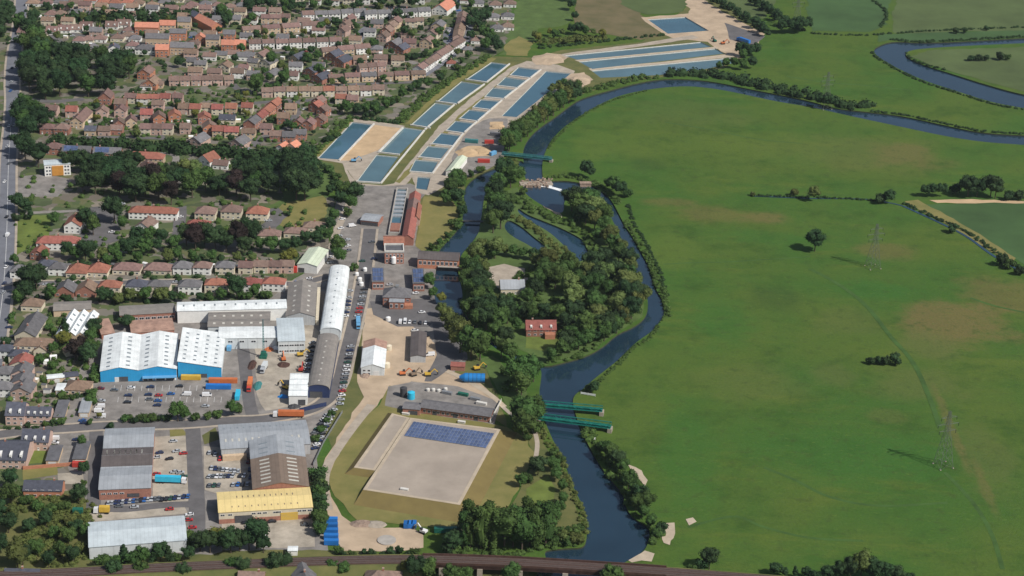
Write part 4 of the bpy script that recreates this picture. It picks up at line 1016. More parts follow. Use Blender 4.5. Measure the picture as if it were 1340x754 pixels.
S = shed('warehouse', (402,508), (431,508), (415.5,441), 6, 2.4, 'y', 'roof_asbestos', 'wall_navy', 'long brown-grey curved roof shed beside the scrap yard', arch=True, front='wall_navy', main='y')
for k in range(8): rooflight(S, 0.46, 0.54, 0.06+k*0.11, 0.08+k*0.11, 'rooflight_pale')
swin(S, 0.4, 0, 7, 4, name='roller_door', mesh=ROLL_D)
S = shed('warehouse', (378,518), (402,518), (383,489), 6, 1.0, 'x', 'roof_white', 'wall_white', 'small white ribbed shed at the lower end of the scrap yard', spans=4)
swin(S, 0.7, 0, 4, 3.6, name='roller_door', mesh=ROLL_D)
S = shed('warehouse', (129.4,641), (197,638.5), (131.7,562), 6, 1.6, 'x', 'roof_metal', 'wall_brick', 'large grey ribbed warehouse with dark middle roof band and brick front', spans=3)
for k in range(7): rooflight(S, 0.52, 0.62, 0.07+k*0.11+(0.04 if k > 0 else 0), 0.10+k*0.11+(0.04 if k > 0 else 0), 'rooflight_pale')
L_ = S['L']; b = MB()
for q0, q1 in ((0.35, 0.498), (0.502, 0.655)):
    z0, z1 = S['zat'](q0*L_)+0.26, S['zat'](q1*L_)+0.26; p = [(-0.25, q0*L_, z0), (S['W']+0.25, q0*L_, z0), (S['W']+0.25, q1*L_, z1), (-0.25, q1*L_, z1)]
    b.hexa(p, [(x, y, z+0.06) for x, y, z in p])
b.build('dark_roof_band', M['roof_darkmetal'], S['roof'])
swin(S, 0.60, 1.2, 3, 2, name='door', mesh=ROLL_D); swin(S, 0.72, 1.2, 3, 2, name='door', mesh=ROLL_D)
for k in range(4): swin(S, 0.08+k*0.12, 3.0, 2.2, 1.0)
S = shed('warehouse', (116.5,716.5), (244,707), (115.6,684.5), 6.5, 1.4, 'x', 'roof_paleblue', 'wall_palegrey', 'long white warehouse by the railway at bottom left')
S = shed('warehouse', (286.3,671), (409,663.8), (284.5,645), 6.5, 1.2, 'x', 'roof_yellow', 'wall_cream', 'bright yellow roofed warehouse with cream and brick front', front='wall_cream')
for k in range(11):
    rooflight(S, 0.16, 0.22, 0.14+k*0.07, 0.15+k*0.07, 'roof_barn', 'roof_vent'); rooflight(S, 0.58, 0.70, 0.2+k*0.06, 0.21+k*0.06, 'roof_barn', 'roof_vent')
b = MB(); b.box(0.01, S['W']-0.01, -0.15, -0.02, 0.0, 2.6); b.build('brick_plinth', M['wall_brick'], S['root'])
o = swin(S, 0.26, 0, 8.5, 4.2, name='roller_door', mesh=ROLL_D); o.location.y = -0.2
o = swin(S, 0.75, 0, 8.5, 4.4, name='roller_door', mesh=ROLL_Y); o.location.y = -0.2
for k in (0.04, 0.12, 0.37, 0.43, 0.49, 0.6, 0.64, 0.86, 0.91, 0.97): swin(S, k, 4.4, 2.2, 1.0)
S = shed('warehouse', (331,640), (404,636), (326.5,577), 7, 3.0, 'y', 'roof_barn', 'wall_brick', 'brown gabled warehouse with paler grey far end and skylights', bands=((0.60,), ('roof_metal',)), main='y')
for s in (0.24, 0.74):
    for k in range(7): rooflight(S, s-0.09, s+0.09, 0.06+k*0.075, 0.085+k*0.075, 'rooflight_pale')
    for k in range(3): rooflight(S, s-0.08, s+0.08, 0.66+k*0.1, 0.68+k*0.1, 'rooflight')
S = shed('warehouse', (289.5,588), (406,581), (290,556.5), 6, 1.6, 'x', 'roof_metal', 'wall_grey', 'wide grey roofed warehouse behind the brown gabled one')
for k in range(12): rooflight(S, 0.22, 0.32, 0.05+k*0.075, 0.07+k*0.075, 'rooflight_pale'); rooflight(S, 0.75, 0.82, 0.05+k*0.075, 0.065+k*0.075, 'rooflight')
b = MB(); b.box(0.5, S['W']*0.28, -2.5, -0.1, 0, 3); b.build('front_extension', M['wall_buff'], S['root'])
S = shed('white_barn', (472.5,481), (503,481), (476.5,447), 5, 2.2, 'y', 'roof_white', 'wall_palegrey', 'white gabled barn with rusty far end in the gravel yard', cat='barn', bands=((0.72,), ('roof_rust',)), main='y')
for x in (0.14, 0.34): swin(S, x, 2.6, 1.6, 1.2); swin(S, x, 0.6, 1.6, 1.2)
swin(S, 0.65, 0, 3.2, 3, name='roller_door', mesh=ROLL_W)
S = shed('workshop', (537,466.5), (557,466.5), (538.5,435), 4, 1.0, 'y', 'roof_darkmetal', 'wall_grey', 'narrow grey roofed workshop in the middle of the gravel yard', cat='workshop', main='y')
S = shed('pale_green_shed', (389,346), (411,354), (404.5,325), 5.5, 1.6, 'y', 'roof_palegreen', 'wall_white', 'pale green ribbed roof shed at the end of the terrace', cat='shed', main='y')
swin(S, 0.2, 0.3, 4, 3, name='roller_door', mesh=ROLL_D)
b = MB(); b.box(-2.6, -0.1, -1.5, 0.2, 0, 4.2); b.build('red_porch', M['red_paint'], S['root'])
S = shed('zigzag_shed', (73,438), (112,440), (79,408.5), 5, 2.4, 'y', 'roof_white', 'wall_buff', 'white zigzag roofed shed near the main road', spans=3, cat='shed')
for s in range(3):
    for k in range(4): rooflight(S, (s+0.62)/3, (s+0.88)/3, 0.12+k*0.22, 0.18+k*0.22)
S = shed('long_shed', (70,407), (119,405), (70,396), 4, 1.4, 'x', 'roof_asbestos', 'wall_buff', 'long brown-grey roofed shed behind the zigzag white roof', cat='shed')
S = shed('white_shed', (101,453), (119,453), (103,445), 3.5, 0.4, 'x', 'roof_white', 'wall_white', 'small white flat roofed shed below the zigzag roof', cat='shed')
S = shed('cream_shed', (86,462), (97,460), (90,455), 2.6, 1.6, 'y', 'roof_tan', 'wall_cream', 'small cream gabled shed by the copper tree', cat='shed')
S = shed('brick_factory', (157,413), (229,409), (160,401), 5, 0.5, 'x', 'roof_asbestos', 'wall_brick', 'long flat brown roofed brick building left of the white works', cat='factory')
for k in range(9): swin(S, 0.06+k*0.11, 1.5, 3, 1.6)
S = shed('brick_outbuilding', (133,438), (150,436), (134,418), 3.2, 0.4, 'x', 'roof_rust', 'wall_brick', 'low rusty roofed outbuilding above the two-gabled warehouse', cat='outbuilding')
S = shed('open_store', (172,436), (228,432), (174,420), 3.0, 0.6, 'x', 'roof_rust', 'wall_brick', 'low dark red roofed store between trees and white warehouse roof', cat='store')
for i, (FL, FR, BL, rm, lb) in enumerate((((62,496),(84,494),(62,491),'roof_white','white flat garage row in the left back gardens'), ((84,494),(103,492),(85,488),'roof_slate','slate roofed garage next to the white garage row'), ((72.5,511),(84,511),(73,502),'roof_white','small white garage above the hedge'),
      ((70,546),(84,546),(71,524),'felt','dark flat roofed garage left of the paved court'), ((103,540),(116,540),(104,521.5),'roof_metal','grey flat roofed garage right of the paved court'),
      ((60,603),(76,603),(61,583),'felt','dark flat roofed garage below the road, left one'), ((95,601),(112,601),(97,578),'felt','dark flat roofed garage below the road, right one'))):
    S = shed('garage', FL, FR, BL, 2.8, 0.25, 'x', rm, 'wall_buff', lb, cat='garage', group='garages on the left')
    swin(S, 0.5, 0, 4, 2.1, name='garage_door', mesh=ROLL_W)
# brick housing blocks lower left
def block(x, y, w, d, e, r, st, roof, wall, rot, lb, dorm=0):
    t = house(x, y, w, d, e, r, st, roof, wall, rot, name='brick_block', dorm=dorm); tag(t, lb, 'apartment block', 'brick blocks by the industrial road')
block(20,557,10,14,6,4.6,'x','slate','pink',0.04,'brick block with steep dark roof, left end beside the road',2)
block(50,555,13.5,9,5,3.2,'x','slate','pink',0.04,'lower brick block with five small dormers beside the road',4)
block(46,590,14,13,5.2,4.0,'x','slate','pink',0.03,'brick block below the road facing the small bright lawn',3)
block(14,614,16,22,5.2,5.0,'x','slate','pink',0.03,'large brick block with big slate roof at left frame edge',3)
block(56,652,19,10,4.2,3.2,'x','slate','orangebrick',0.05,'orange brick house with navy slate roof by the waste ground',0)
block(28,768,16,9,4,3.0,'x','slate','buff',0.03,'grey roofed house cut off by the bottom edge at far left',0)
block(400,771,11,12,4,3.4,'y','grey','buff',0.25,'grey gabled house cut off by the bottom edge below the yellow warehouse',0)
block(500,775,17,12,4,4.2,'hip','brown','buff',0.0,'brown hipped house cut off by the bottom edge below the viaduct end',0)
block(328,772,12,9,4,3.2,'x','brown','brick',0.0,'brown roofed house cut off by the bottom edge left of centre',0)
S = shed('relay_hut', (377,721), (389,721), (378,717), 2.8, 0.3, 'x', 'roof_white', 'wall_white', 'small white hut on the railway edge below the yellow warehouse', cat='hut')
b = MB(); p0, p1 = G(30,615), G(112,608); b.bar(p0+Vector((0,0,1.0)), p1+Vector((0,0,1.0)), 0.4, 0, 2.0); tag(b.build('brick_wall', M['wall_orangebrick']), 'long orange brick garden wall below the garages', 'wall')
# flats: white with orange panel
S = shed('white_flats', (58,216.5), (92,214.5), (61,210), 8.5, 0.2, 'x', 'roof_paleblue', 'wall_white', 'white flat roofed block of flats with orange centre panel', cat='flats')
b = MB(); b.box(0.28*S['W'], 0.72*S['W'], -0.6, -0.02, 0.4, 7.6); b.build('orange_panel', M['wall_orange'], S['root'])
for x in (0.09, 0.2, 0.8, 0.91):
    for z in (0.8, 3.4, 6.0): swin(S, x, z, 1.5, 1.5)
# houses with solar roofs behind the belt
for x, y, w, lb in ((100,207,21,'long grey roofed brick house with solar panels, left of two'), (140,209,20,'long grey roofed brick house with solar panels, right of two')):
    t = house(x, y, w, 9, 4.8, 3.2, 'x', 'grey', 'brick', 0.0); tag(t, lb, 'house', 'solar roofed houses in the trees')
    for i in range(6):
        for j in range(2):
            b = MB(); x0 = 1.2+i*1.7; y0 = 0.4+j*1.9; k = 3.2/4.5; z = lambda yy: 4.8+k*yy+0.28
            p = [(x0, y0, z(y0)), (x0+1.6, y0, z(y0)), (x0+1.6, y0+1.8, z(y0+1.8)), (x0, y0+1.8, z(y0+1.8))]
            b.hexa(p, [(a_, c_, d_+0.08) for a_, c_, d_ in p]); b.build('solar_panel', M['panel_blue'], t)
t = house(189, 216, 27, 10, 5, 3.6, 'hip', 'red', 'buff', -0.02); tag(t, 'long bright red hipped roof house above the dark trees', 'house')
t = house(575, 20, 15, 26, 5, 5, 'y', 'orange', 'white', -0.3, name='chapel', chimney=False); tag(t, 'orange roofed chapel with white front at the top centre', 'chapel')
# ------------------------------------------------------------------ waterworks
def rect_frame(FL, FR, BL, z):
    a, b_, c = G(*FL, z), G(*FR, z), G(*BL, z); ax = b_-a; rz = math.atan2(ax.y, ax.x)
    nrm = Vector((-math.sin(rz), math.cos(rz), 0)); return a, ax.length, (c-a).dot(nrm), rz
# raised reservoir with gravel roof, grass bank and solar array
RZ = 3.0
RES = [G(475,641,RZ), G(602,661,RZ), G(655,562,RZ), G(537,547,RZ)]
def offset_poly(P, d):
    out = []; n = len(P)
    for i in range(n):
        a, b_, c = P[i-1], P[i], P[(i+1) % n]
        e1 = (b_-a).normalized(); e2 = (c-b_).normalized()
        n1 = Vector((e1.y, -e1.x, 0)); n2 = Vector((e2.y, -e2.x, 0))
        bis = (n1+n2).normalized(); out.append(b_+bis*(d/max(0.3, bis.dot(n1))))
    return out
root = empty('covered_reservoir', RES[0].lerp(RES[2], 0.5)*1.0); root.location.z = 0
tag(root, 'large square covered reservoir with gravel roof and grassy banks', 'reservoir')
off = Vector((root.location.x, root.location.y, 0))
top = [p-off for p in RES]; inner = offset_poly(top, -1.7); base = [Vector((p.x, p.y, 0.0)) for p in offset_poly(top, 4.0)]; dn = (top[1]-top[2]).normalized(); base[0] += dn*8; base[1] += dn*9; base[2] += (top[2]-top[3]).normalized()*5; base[1] += (top[1]-top[0]).normalized()*5; base[0] += (top[1]-top[0]).normalized()*2.5; base[3] += (top[1]-top[0]).normalized()*2.5
b = MB()
for i in range(4):
    j = (i+1) % 4; n = 12
    for k in range(n):
        q = [base[i].lerp(base[j], k/n), base[i].lerp(base[j], (k+1)/n), top[i].lerp(top[j], (k+1)/n), top[i].lerp(top[j], k/n)]
        b.face(q)
b.build('grass_bank', M['dry_bank'], root)
b = MB()
for i in range(4):
    j = (i+1) % 4
    b.hexa([top[i]-Vector((0,0,.3)), top[j]-Vector((0,0,.3)), inner[j]-Vector((0,0,.3)), inner[i]-Vector((0,0,.3))], [top[i]+Vector((0,0,.12)), top[j]+Vector((0,0,.12)), inner[j]+Vector((0,0,.12)), inner[i]+Vector((0,0,.12))])
b.build('gravel_border', M['gravel_border'], root)
b = MB(); b.face([p+Vector((0,0,0.02)) for p in inner]); b.build('gravel_roof', M['gravel_roof'], root)
a, W, D, rz = rect_frame((529,571), (636,587), (542,552.5), RZ)
arr = empty('solar_array', (a.x, a.y, RZ+0.05), rz); tag(arr, 'big blue solar panel array on the covered reservoir roof', 'solar array')
def _pan(b):
    b.hexa([(0.02, 0.02, 0.25), (0.98, 0.02, 0.25), (0.98, 0.98, 0.40), (0.02, 0.98, 0.40)], [(0.02, 0.02, 0.30), (0.98, 0.02, 0.30), (0.98, 0.98, 0.45), (0.02, 0.98, 0.45)], 1)
    b.hexa([(0.06, 0.05, 0.305), (0.94, 0.05, 0.305), (0.94, 0.95, 0.455), (0.06, 0.95, 0.455)], [(0.06, 0.05, 0.33), (0.94, 0.05, 0.33), (0.94, 0.95, 0.48), (0.06, 0.95, 0.48)], 0)
    b.box(0.45, 0.55, 0.75, 0.85, 0, 0.5, 2); b.box(0.45, 0.55, 0.1, 0.2, 0, 0.3, 2)
PAN = unit_mesh('solar_panel', [M['panel_blue'], M['panel_frame'], M['steel']], _pan)
nx, ny = 24, 5
for i in range(nx):
    for j in range(ny): link('solar_panel', PAN, arr, (W/nx*i, D/ny*j, 0), 0, (W/nx*0.985, D/ny*0.97, 1))
# lower basin roof beside it
b = MB(); Q = [G(463,612,2.6), G(490.5,616,2.6), G(536.5,547,2.6), G(513,541,2.6)]; Q2 = offset_poly(Q, -1.6); QB = [Vector((q.x, q.y, 0)) for q in offset_poly(Q, 4.0)]; dz_ = Vector((0, 0, 1))
bk = MB()
for i in (0, 3): bk.face([QB[i], QB[(i+1) % 4], Q[(i+1) % 4], Q[i]])
for i in range(4):
    j = (i+1) % 4; z = Vector((0, 0, 1)); b.hexa([Q[i]-z*2.6, Q[j]-z*2.6, Q2[j]-z*2.6, Q2[i]-z*2.6], [Q[i]+z*0.1, Q[j]+z*0.1, Q2[j]+z*0.1, Q2[i]+z*0.1])
t = b.build('basin_kerb', M['gravel_border']); o = MB(); o.face([q+Vector((0,0,0.0)) for q in Q2]); o.build('gravel_roof', M['gravel_roof'], t); tag(t, 'narrow gravel topped basin left of the covered reservoir', 'basin'); bk.build('grass_bank', M['dry_bank'], t)
for k, (x, y) in enumerate(((531,543),(604,554),(529,648))):
    g = G(x, y, 0); b = MB(); b.box(-2, 2, -0.8, 0.8, 0, 3.6 if k == 2 else 1.2); b.box(-2.1, 2.1, -0.9, 0.9, 3.6 if k == 2 else 1.2, 3.9 if k == 2 else 1.4)
    tag(b.build('valve_chamber', M['concrete_white'], None, (g.x, g.y, 0), rz), 'white concrete valve chamber '+('on the left of the reservoir top edge', 'in the middle of the reservoir top edge', 'on the lower bank of the covered reservoir')[k], 'chamber')
# long brick plant building above the reservoir
S = shed('plant_building', (551,532.5), (641,544.5), (553.5,523), 4.2, 1.6, 'x', 'roof_grey', 'wall_brick', 'long low brick plant building with grey roof above the reservoir', cat='plant building', ov=0.8)
for k in range(14): swin(S, 0.05+k*0.068, 1.2, 1.6, 1.6)
for k in range(3): swin(S, 0.2+k*0.3, 0, 2.4, 2.6, name='door', mesh=ROLL_D)
S = shed('plant_annex', (527,534.5), (549.5,536.5), (529,526), 3.6, 0.9, 'x', 'roof_grey', 'wall_brick', 'low grey roofed annex left of the long brick plant building', cat='annex')
swin(S, 0.6, 0, 5, 2.6, name='roller_door', mesh=ROLL_D)
# red brick group
def hipbox(x, y, w, d, e, r, st, roofm, wallm, rot, lb, name, cat):
    t = house(x, y, w, d, e, r, st, 'grey', 'brick', rot, name=name, chimney=False); tag(t, lb, cat)
    for c in t.children:
        if c.name.startswith('roof'): c.data.materials[0] = M[roofm]
        if c.name.startswith('wall'): c.data.materials[0] = M[wallm]
    return t
t = hipbox(519, 401, 17, 13, 6, 4.5, 'hip', 'roof_grey', 'wall_brick', 0.02, 'ornate red brick pump house with grey hipped roof in the yard', 'pump_house', 'pump house')
b = MB(); b.box(4.2, 13.2, -5.0, -0.1, 0, 5.0); b.build('front_wing', M['wall_brick'], t)
b = MB(); b.box(3.9, 13.5, -5.3, -0.1, 5.0, 5.35); b.build('wing_roof', M['roof_metal'], t)
b = MB(); b.box(13.4, 18.5, -4.2, -0.12, 0, 2.6); b.build('side_porch', M['wall_orangebrick'], t)
for x in (5.4, 8.7, 12.0): window(t, x, -5.05, 1.2, 1.6, 2.6)
b = MB(); b.box(7.5, 9.5, 5.5, 7.5, 10.2, 11.6); b.build('roof_lantern', M['steel'], t)
for FL, FR, BL, lb in (((487,369),(502.5,369),(488.5,351.5),'red brick filter house with blue solar roof, left of the pair'), ((540.5,371),(555.5,371),(541.5,352.5),'red brick filter house with blue solar roof, right of the pair')):
    S = shed('filter_house', FL, FR, BL, 5.5, 0.5, 'x', 'roof_grey', 'wall_brick', lb, cat='filter house', mono=True)
    for i in range(4):
        for j in range(3): rooflight(S, 0.07+j*0.3, 0.33+j*0.3, 0.06+i*0.225, 0.26+i*0.225, 'panel_blue', 'solar_panel', 0.18)
    for k in range(3): swin(S, 0.2+k*0.3, 1.5, 1.8, 2.4)
S = shed('engine_house', (503.5,330.5), (528.5,330.5), (504,321), 8, 0.25, 'x', 'felt', 'wall_brick', 'tall red brick engine house with white parapet', cat='engine house')
b = MB()
for x0, x1, y0, y1 in ((-0.2, S['W']+0.2, -0.22, 0.5), (-0.2, S['W']+0.2, S['D']-0.5, S['D']+0.22), (-0.2, 0.5, 0.5, S['D']-0.5), (S['W']-0.5, S['W']+0.2, 0.5, S['D']-0.5)): b.box(x0, x1, y0, y1, 7.6, 9.3)
b.build('parapet', M['concrete_white'], S['root'])
for k in range(5): swin(S, 0.12+k*0.19, 4.6, 1.4, 2.2); 
for k in (0, 1, 3, 4): swin(S, 0.12+k*0.19, 1.0, 1.4, 2.2)
swin(S, 0.5, 0, 2.2, 3.4, name='door', mesh=ROLL_W)
S = shed('red_annex', (502.5,321), (529,321), (504.5,309), 4.5, 2.4, 'x', 'roof_red', 'wall_brick', 'bright red roofed annex behind the white parapet engine house', cat='annex')
S = shed('rapid_filter_hall', (526,312), (541,312), (536.5,254), 5, 2.6, 'y', 'roof_red', 'wall_brick', 'long red brick hall with red and grey roof beside the filter channels', cat='filter hall', bands=((0.62, 0.84), ('roof_brown', 'roof_red')), main='y')
for k in range(8): swin(S, 0.08+k*0.12, 1.2, 1.6, 2.2, side='right')
S = shed('control_house', (540.5,287), (549,287), (543.5,269), 4.6, 2.6, 'y', 'roof_red', 'wall_pink', 'small red roofed house at the far end of the brick hall', cat='house', main='y')
S = shed('grey_depot', (472,288), (495,290.5), (475,279), 3.6, 1.2, 'x', 'roof_metal', 'wall_brick', 'low grey roofed depot in the yard by the lane', cat='depot')
for k in range(4): swin(S, 0.15+k*0.23, 0, 3.2, 2.6, name='roller_door', mesh=ROLL_D)
# filter channels: concrete tank with cross walls
a = G(508,308); ay = G(519,249)-a; rz = math.atan2(-ay.x, ay.y); D = ay.length; W = 8.2
t = empty('filter_channel_tank', (a.x, a.y, 0), rz); tag(t, 'concrete filter tank with dark water channels between white cross walls', 'filter tank')
b = MB(); b.box(0, 0.8, 0, D, 0, 2.2); b.box(W-0.8, W, 0, D, 0, 2.2); b.box(0.8, W-0.8, D-0.8, D, 0, 2.2); b.box(0.8, W-0.8, 0, 0.8, 0, 2.2); b.build('tank_wall', M['concrete'], t)
b = MB(); b.box(0.8, W-0.8, 0.8, D-0.8, 0, 1.0); b.build('water', M['lagoon_deep'], t)
for k in range(7):
    y = D*(0.36+k*0.087); b = MB(); b.box(0.8, W-0.8, y, y+D*0.042, 0.9, 2.1); b.build('cross_wall', M['roof_metal'], t)
b = MB(); b.box(0.8, W-0.8, D*0.05, D*0.2, 0.9, 2.3); b.build('brick_chamber', M['wall_brick'], t)
# mill across the leat
S = shed('mill', (546.5,339), (600,341.5), (548.5,328.5), 6.5, 1.8, 'x', 'roof_darkmetal', 'wall_orangebrick', 'long brick mill building spanning the water channel', cat='mill')
for k in range(9): swin(S, 0.07+k*0.107, 2.8, 2.0, 2.6)
for x in (0.62, 0.84):
    b = MB(); b.box(x*S['W']-4, x*S['W']+4, -0.25, -0.03, -0.8, 2.0); b.build('water_opening', M['dark_metal'], S['root'])
b = MB(); b.box(0.5*S['W'], S['W']+1.0, -1.6, -0.28, 2.0, 2.5); b.build('footway', M['concrete'], S['root'])
# cottages on the island
t = house(708, 441, 18, 9, 4.8, 4.2, 'x', 'red', 'brick', 0.1, name='cottage', dorm=3); tag(t, 'red brick cottage with dormers and lawn on the wooded island', 'cottage')
b = MB(); b.box(11, 17, -4, -0.1, 0, 3.2); b.build('front_wing', M['wall_orangebrick'], t)
t = house(671, 386, 15, 12, 4, 3.8, 'x', 'grey', 'cream', 0.12, name='mill_house'); tag(t, 'pale grey roofed house hidden in the island trees', 'house')
for c in t.children:
    if c.name.startswith('roof'): c.data.materials[0] = M['roof_metal']
S = shed('store_shed', (583.5,224), (594,228), (599,205), 4, 1.4, 'y', 'roof_palegreen', 'wall_white', 'pale green roofed store shed beside the small filter beds', cat='shed', main='y')
S = shed('brick_hut', (590,479), (608,480), (590,474), 3, 1.4, 'x', 'roof_red', 'wall_brick', 'small red brick hut next to the blue tank', cat='hut')
# blue tanks
def vtank(x, y, n, r, h, matk, lb, name='storage_tank', rot=0.0):
    g = G(x, y); t = empty(name, (g.x, g.y, 0), rot); tag(t, lb, 'tank'); b = MB()
    for i in range(n):
        x0 = i*r*0.9; b = MB(); b.tube((x0, 0, r+0.3), (x0+r*0.82, 0, r+0.3), r, r, 16); b.build('tank_segment', M[matk], t)
        b = MB(); b.tube((x0+r*0.82, 0, r+0.3), (x0+r*0.9, 0, r+0.3), r*0.94, r*0.94, 16); b.build('joint_ring', M['dark_metal'], t)
    b = MB(); b.tube((-r*1.2, 0, r+0.3), (0, 0, r+0.3), r*0.35, r, 16); b.build('cone_end', M[matk], t)
    b = MB(); b.box(0.1*r, n*r*0.85, -r*0.5, r*0.5, 0, 0.6); b.build('cradle', M['concrete'], t)
    return t
vtank(608, 500, 5, 2.6, 4, 'tank_blue', 'bright blue ribbed horizontal tank beside the red brick hut', rot=0.02)
g = G(538,522); t = empty('chemical_tank', (g.x, g.y, 0)); tag(t, 'upright pale blue chemical tank by the plant annex', 'tank')
b = MB(); b.tube((0,0,0), (0,0,4.2), 2.1, 2.1, 16); b.build('shell', M['cyan_paint'], t); b = MB(); b.tube((0,0,4.2), (0,0,4.7), 2.1, 0.6, 16); b.build('cap', M['cyan_paint'], t)
g = G(528,519); t = empty('chemical_tank', (g.x, g.y, 0)); tag(t, 'upright black chemical tank left of the pale blue one', 'tank')
b = MB(); b.tube((0,0,0), (0,0,5.5), 2.0, 2.0, 16); b.build('shell', M['dark_metal'], t); b = MB(); b.tube((0,0,5.5), (0,0,6), 2.0, 0.5, 16); b.build('cap', M['dark_metal'], t)
for k, (x, y) in enumerate(((560,512),(567,512),(574,513),(583,511))):
    g = G(x, y); b = MB(); b.tube((0,0,0), (0,0,1.6), 1.1, 1.1, 12); b.tube((0,0,1.6), (0,0,1.9), 1.1, 0.3, 12)
    tag(b.build('dosing_vessel', M['concrete_white'], None, (g.x, g.y, 0)), 'white dosing vessel, %s from left above the plant building' % ORD[k], 'vessel', 'dosing vessels')
for k, (x, y) in enumerate(((585,516),(606,518),(622,524),(630,530))):
    g = G(x, y); b = MB(); b.box(-3, 3, -1, 1, 0.3, 1.8); b.box(-2.6, -2.2, -1, 1, 0, 0.3); b.box(2.2, 2.6, -1, 1, 0, 0.3)
    tag(b.build('pipe_rack', M[('steel','green_paint','steel','concrete_white')[k]], None, (g.x, g.y, 0), -0.35), 'low pipe rack, %s from left behind the plant building' % ORD[k], 'rack', 'pipe racks')
for k, (x, y, r_) in enumerate(((508,420,1.5),(477.5,355,1.4),(471,368,1.4),(467,361,1.3),(473,374,1.4),(509,458,1.8),(506.5,481,1.8))):
    g = G(x, y); b = MB(); b.tube((0,0,0), (0,0,r_*1.6), r_, r_, 14); b.tube((0,0,r_*1.6), (0,0,r_*2.0), r_, 0.3, 14)
    tag(b.build('silo', M['frame_white' if k < 5 else 'wall_cream'], None, (g.x, g.y, 0)), ('white drum tank before the pump house', 'white drum tank beside the long white shed, top one', 'white drum tank beside the long white shed, right of two', 'white drum tank beside the long white shed, left of two', 'white drum tank beside the long white shed, lowest one', 'cream drum beside the white barn, upper one', 'cream drum beside the white barn, lower one')[k], 'tank')
g = G(515,346); t = empty('white_silo', (g.x, g.y, 0)); tag(t, 'white silo standing before the engine house door', 'silo'); b = MB(); b.tube((0,0,1), (0,0,5), 1.6, 1.6, 14); b.tube((0,0,5), (0,0,5.7), 1.6, 0.3, 14); b.build('drum', M['frame_white'], t)
for sx, sy in ((-1,-1),(1,-1),(1,1),(-1,1)):
    b = MB(); b.box(sx-0.1, sx+0.1, sy-0.1, sy+0.1, 0, 1.2); b.build('leg', M['steel'], t)
# rubble weir with sluice
g0, g1 = G(684,241), G(717,239); root = empty('weir', g0.lerp(g1, 0.5)); root.location.z = 0; tag(root, 'brick and rubble weir across the river with white water', 'weir')
d = (g1-g0); r2 = random.Random(3)
b = MB(); b.bar((g0-root.location)+Vector((-2,0,-0.4)), (g1-root.location)+Vector((3,0,-0.4)), 7, 0, 1.6); b.build('sill', M['stone'], root)
for k in range(70):
    p = g0.lerp(g1, r2.uniform(-0.06, 1.08))-root.location+Vector((r2.uniform(-2,2), r2.uniform(-7,9), 0)); s = r2.uniform(0.5, 1.4)
    b = MB(); q = [Vector((s*r2.uniform(.6,1)*sx, s*r2.uniform(.6,1)*sy, 0)) for sx, sy in ((-1,-1),(1,-1),(1,1),(-1,1))]
    b.hexa([p+v+Vector((0,0,-1)) for v in q], [p+v*0.7+Vector((0,0,r2.uniform(0.3,1.3))) for v in q]); b.build('boulder', M['rubble'], root)
b = MB()
for (x0, y0, x1, y1, w) in ((706,241,722,243,7),(708,240.5,735,247,4),(716,243,742,251,2.5)):
    a_, c_ = G(x0, y0)-root.location, G(x1, y1)-root.location; n_ = (c_-a_).cross(Vector((0,0,1))).normalized()*w/2
    b.face([a_-n_+Vector((0,0,-0.8+0.01*w)), c_-n_*0.5+Vector((0,0,-0.85+0.01*w)), c_+n_*0.5+Vector((0,0,-0.85+0.01*w)), a_+n_+Vector((0,0,-0.8+0.01*w))])
o = b.build('white_water', M['foam'], root)
g = G(766,242); b = MB(); b.box(-4, 4, -2, 2, -1.2, 1.6); b.box(-4.3, 4.3, -2.3, 2.3, 1.6, 1.9); tag(b.build('sluice_gate', M['rubble'], None, (g.x, g.y, 0), 0.1), 'small brown sluice right of the weir pool', 'sluice')
a_, c_ = G(604,290), G(632,291); b = MB(); b.bar(a_+Vector((0,0,0.6)), c_+Vector((0,0,0.6)), 2.2, 0, 0.5); tag(b.build('boom_walkway', M['dark_metal']), 'dark walkway across the mill leat', 'walkway')
# ------------------------------------------------------------------ truss bridges
def truss(p0, p1, w, h, z, matk, lb, name='pipe_bridge'):
    A, B = G(*p0), G(*p1); L = (B-A).length; rz = math.atan2((B-A).y, (B-A).x)
    t = empty(name, (A.x, A.y, 0), rz); tag(t, lb, 'bridge'); n = max(4, int(L/4))
    for y in (-w/2, w/2):
        b = MB(); b.bar((0, y, z), (L, y, z), 0.35, 0, 0.4); b.bar((0, y, z+h), (L, y, z+h), 0.35, 0, 0.4)
        for k in range(n):
            b.bar((L*k/n, y, z), (L*k/n, y, z+h), 0.2); a1, a2 = (z, z+h) if k % 2 else (z+h, z)
            b.bar((L*k/n, y, a1), (L*(k+1)/n, y, a2), 0.2)
        b.bar((L, y, z), (L, y, z+h), 0.2); b.build('truss_side', M[matk], t)
    b = MB(); b.box(0, L, -w/2, w/2, z-0.15, z+0.05); b.build('deck', M[matk], t)
    for y in (-w*0.2, w*0.2):
        b = MB(); b.tube((0, y, z+0.6), (L, y, z+0.6), 0.45, 0.45, 10); b.build('pipe', M[matk], t)
    for x in (0.01, 0.99):
        b = MB(); b.box(L*x-1.2, L*x+1.2, -w/2-0.5, w/2+0.5, -0.9, z-0.16); b.build('abutment', M['stone'], t)
truss((706,536), (788,543), 3.0, 2.2, 2.6, 'green_steel', 'green steel pipe bridge over the river, farther of the pair')
truss((704,553), (799,565), 3.2, 2.4, 2.6, 'green_steel', 'green steel pipe bridge over the river, nearer of the pair')
truss((657,205), (722,212), 2.4, 1.8, 1.8, 'teal_steel', 'teal steel bridge over the river above the weir')
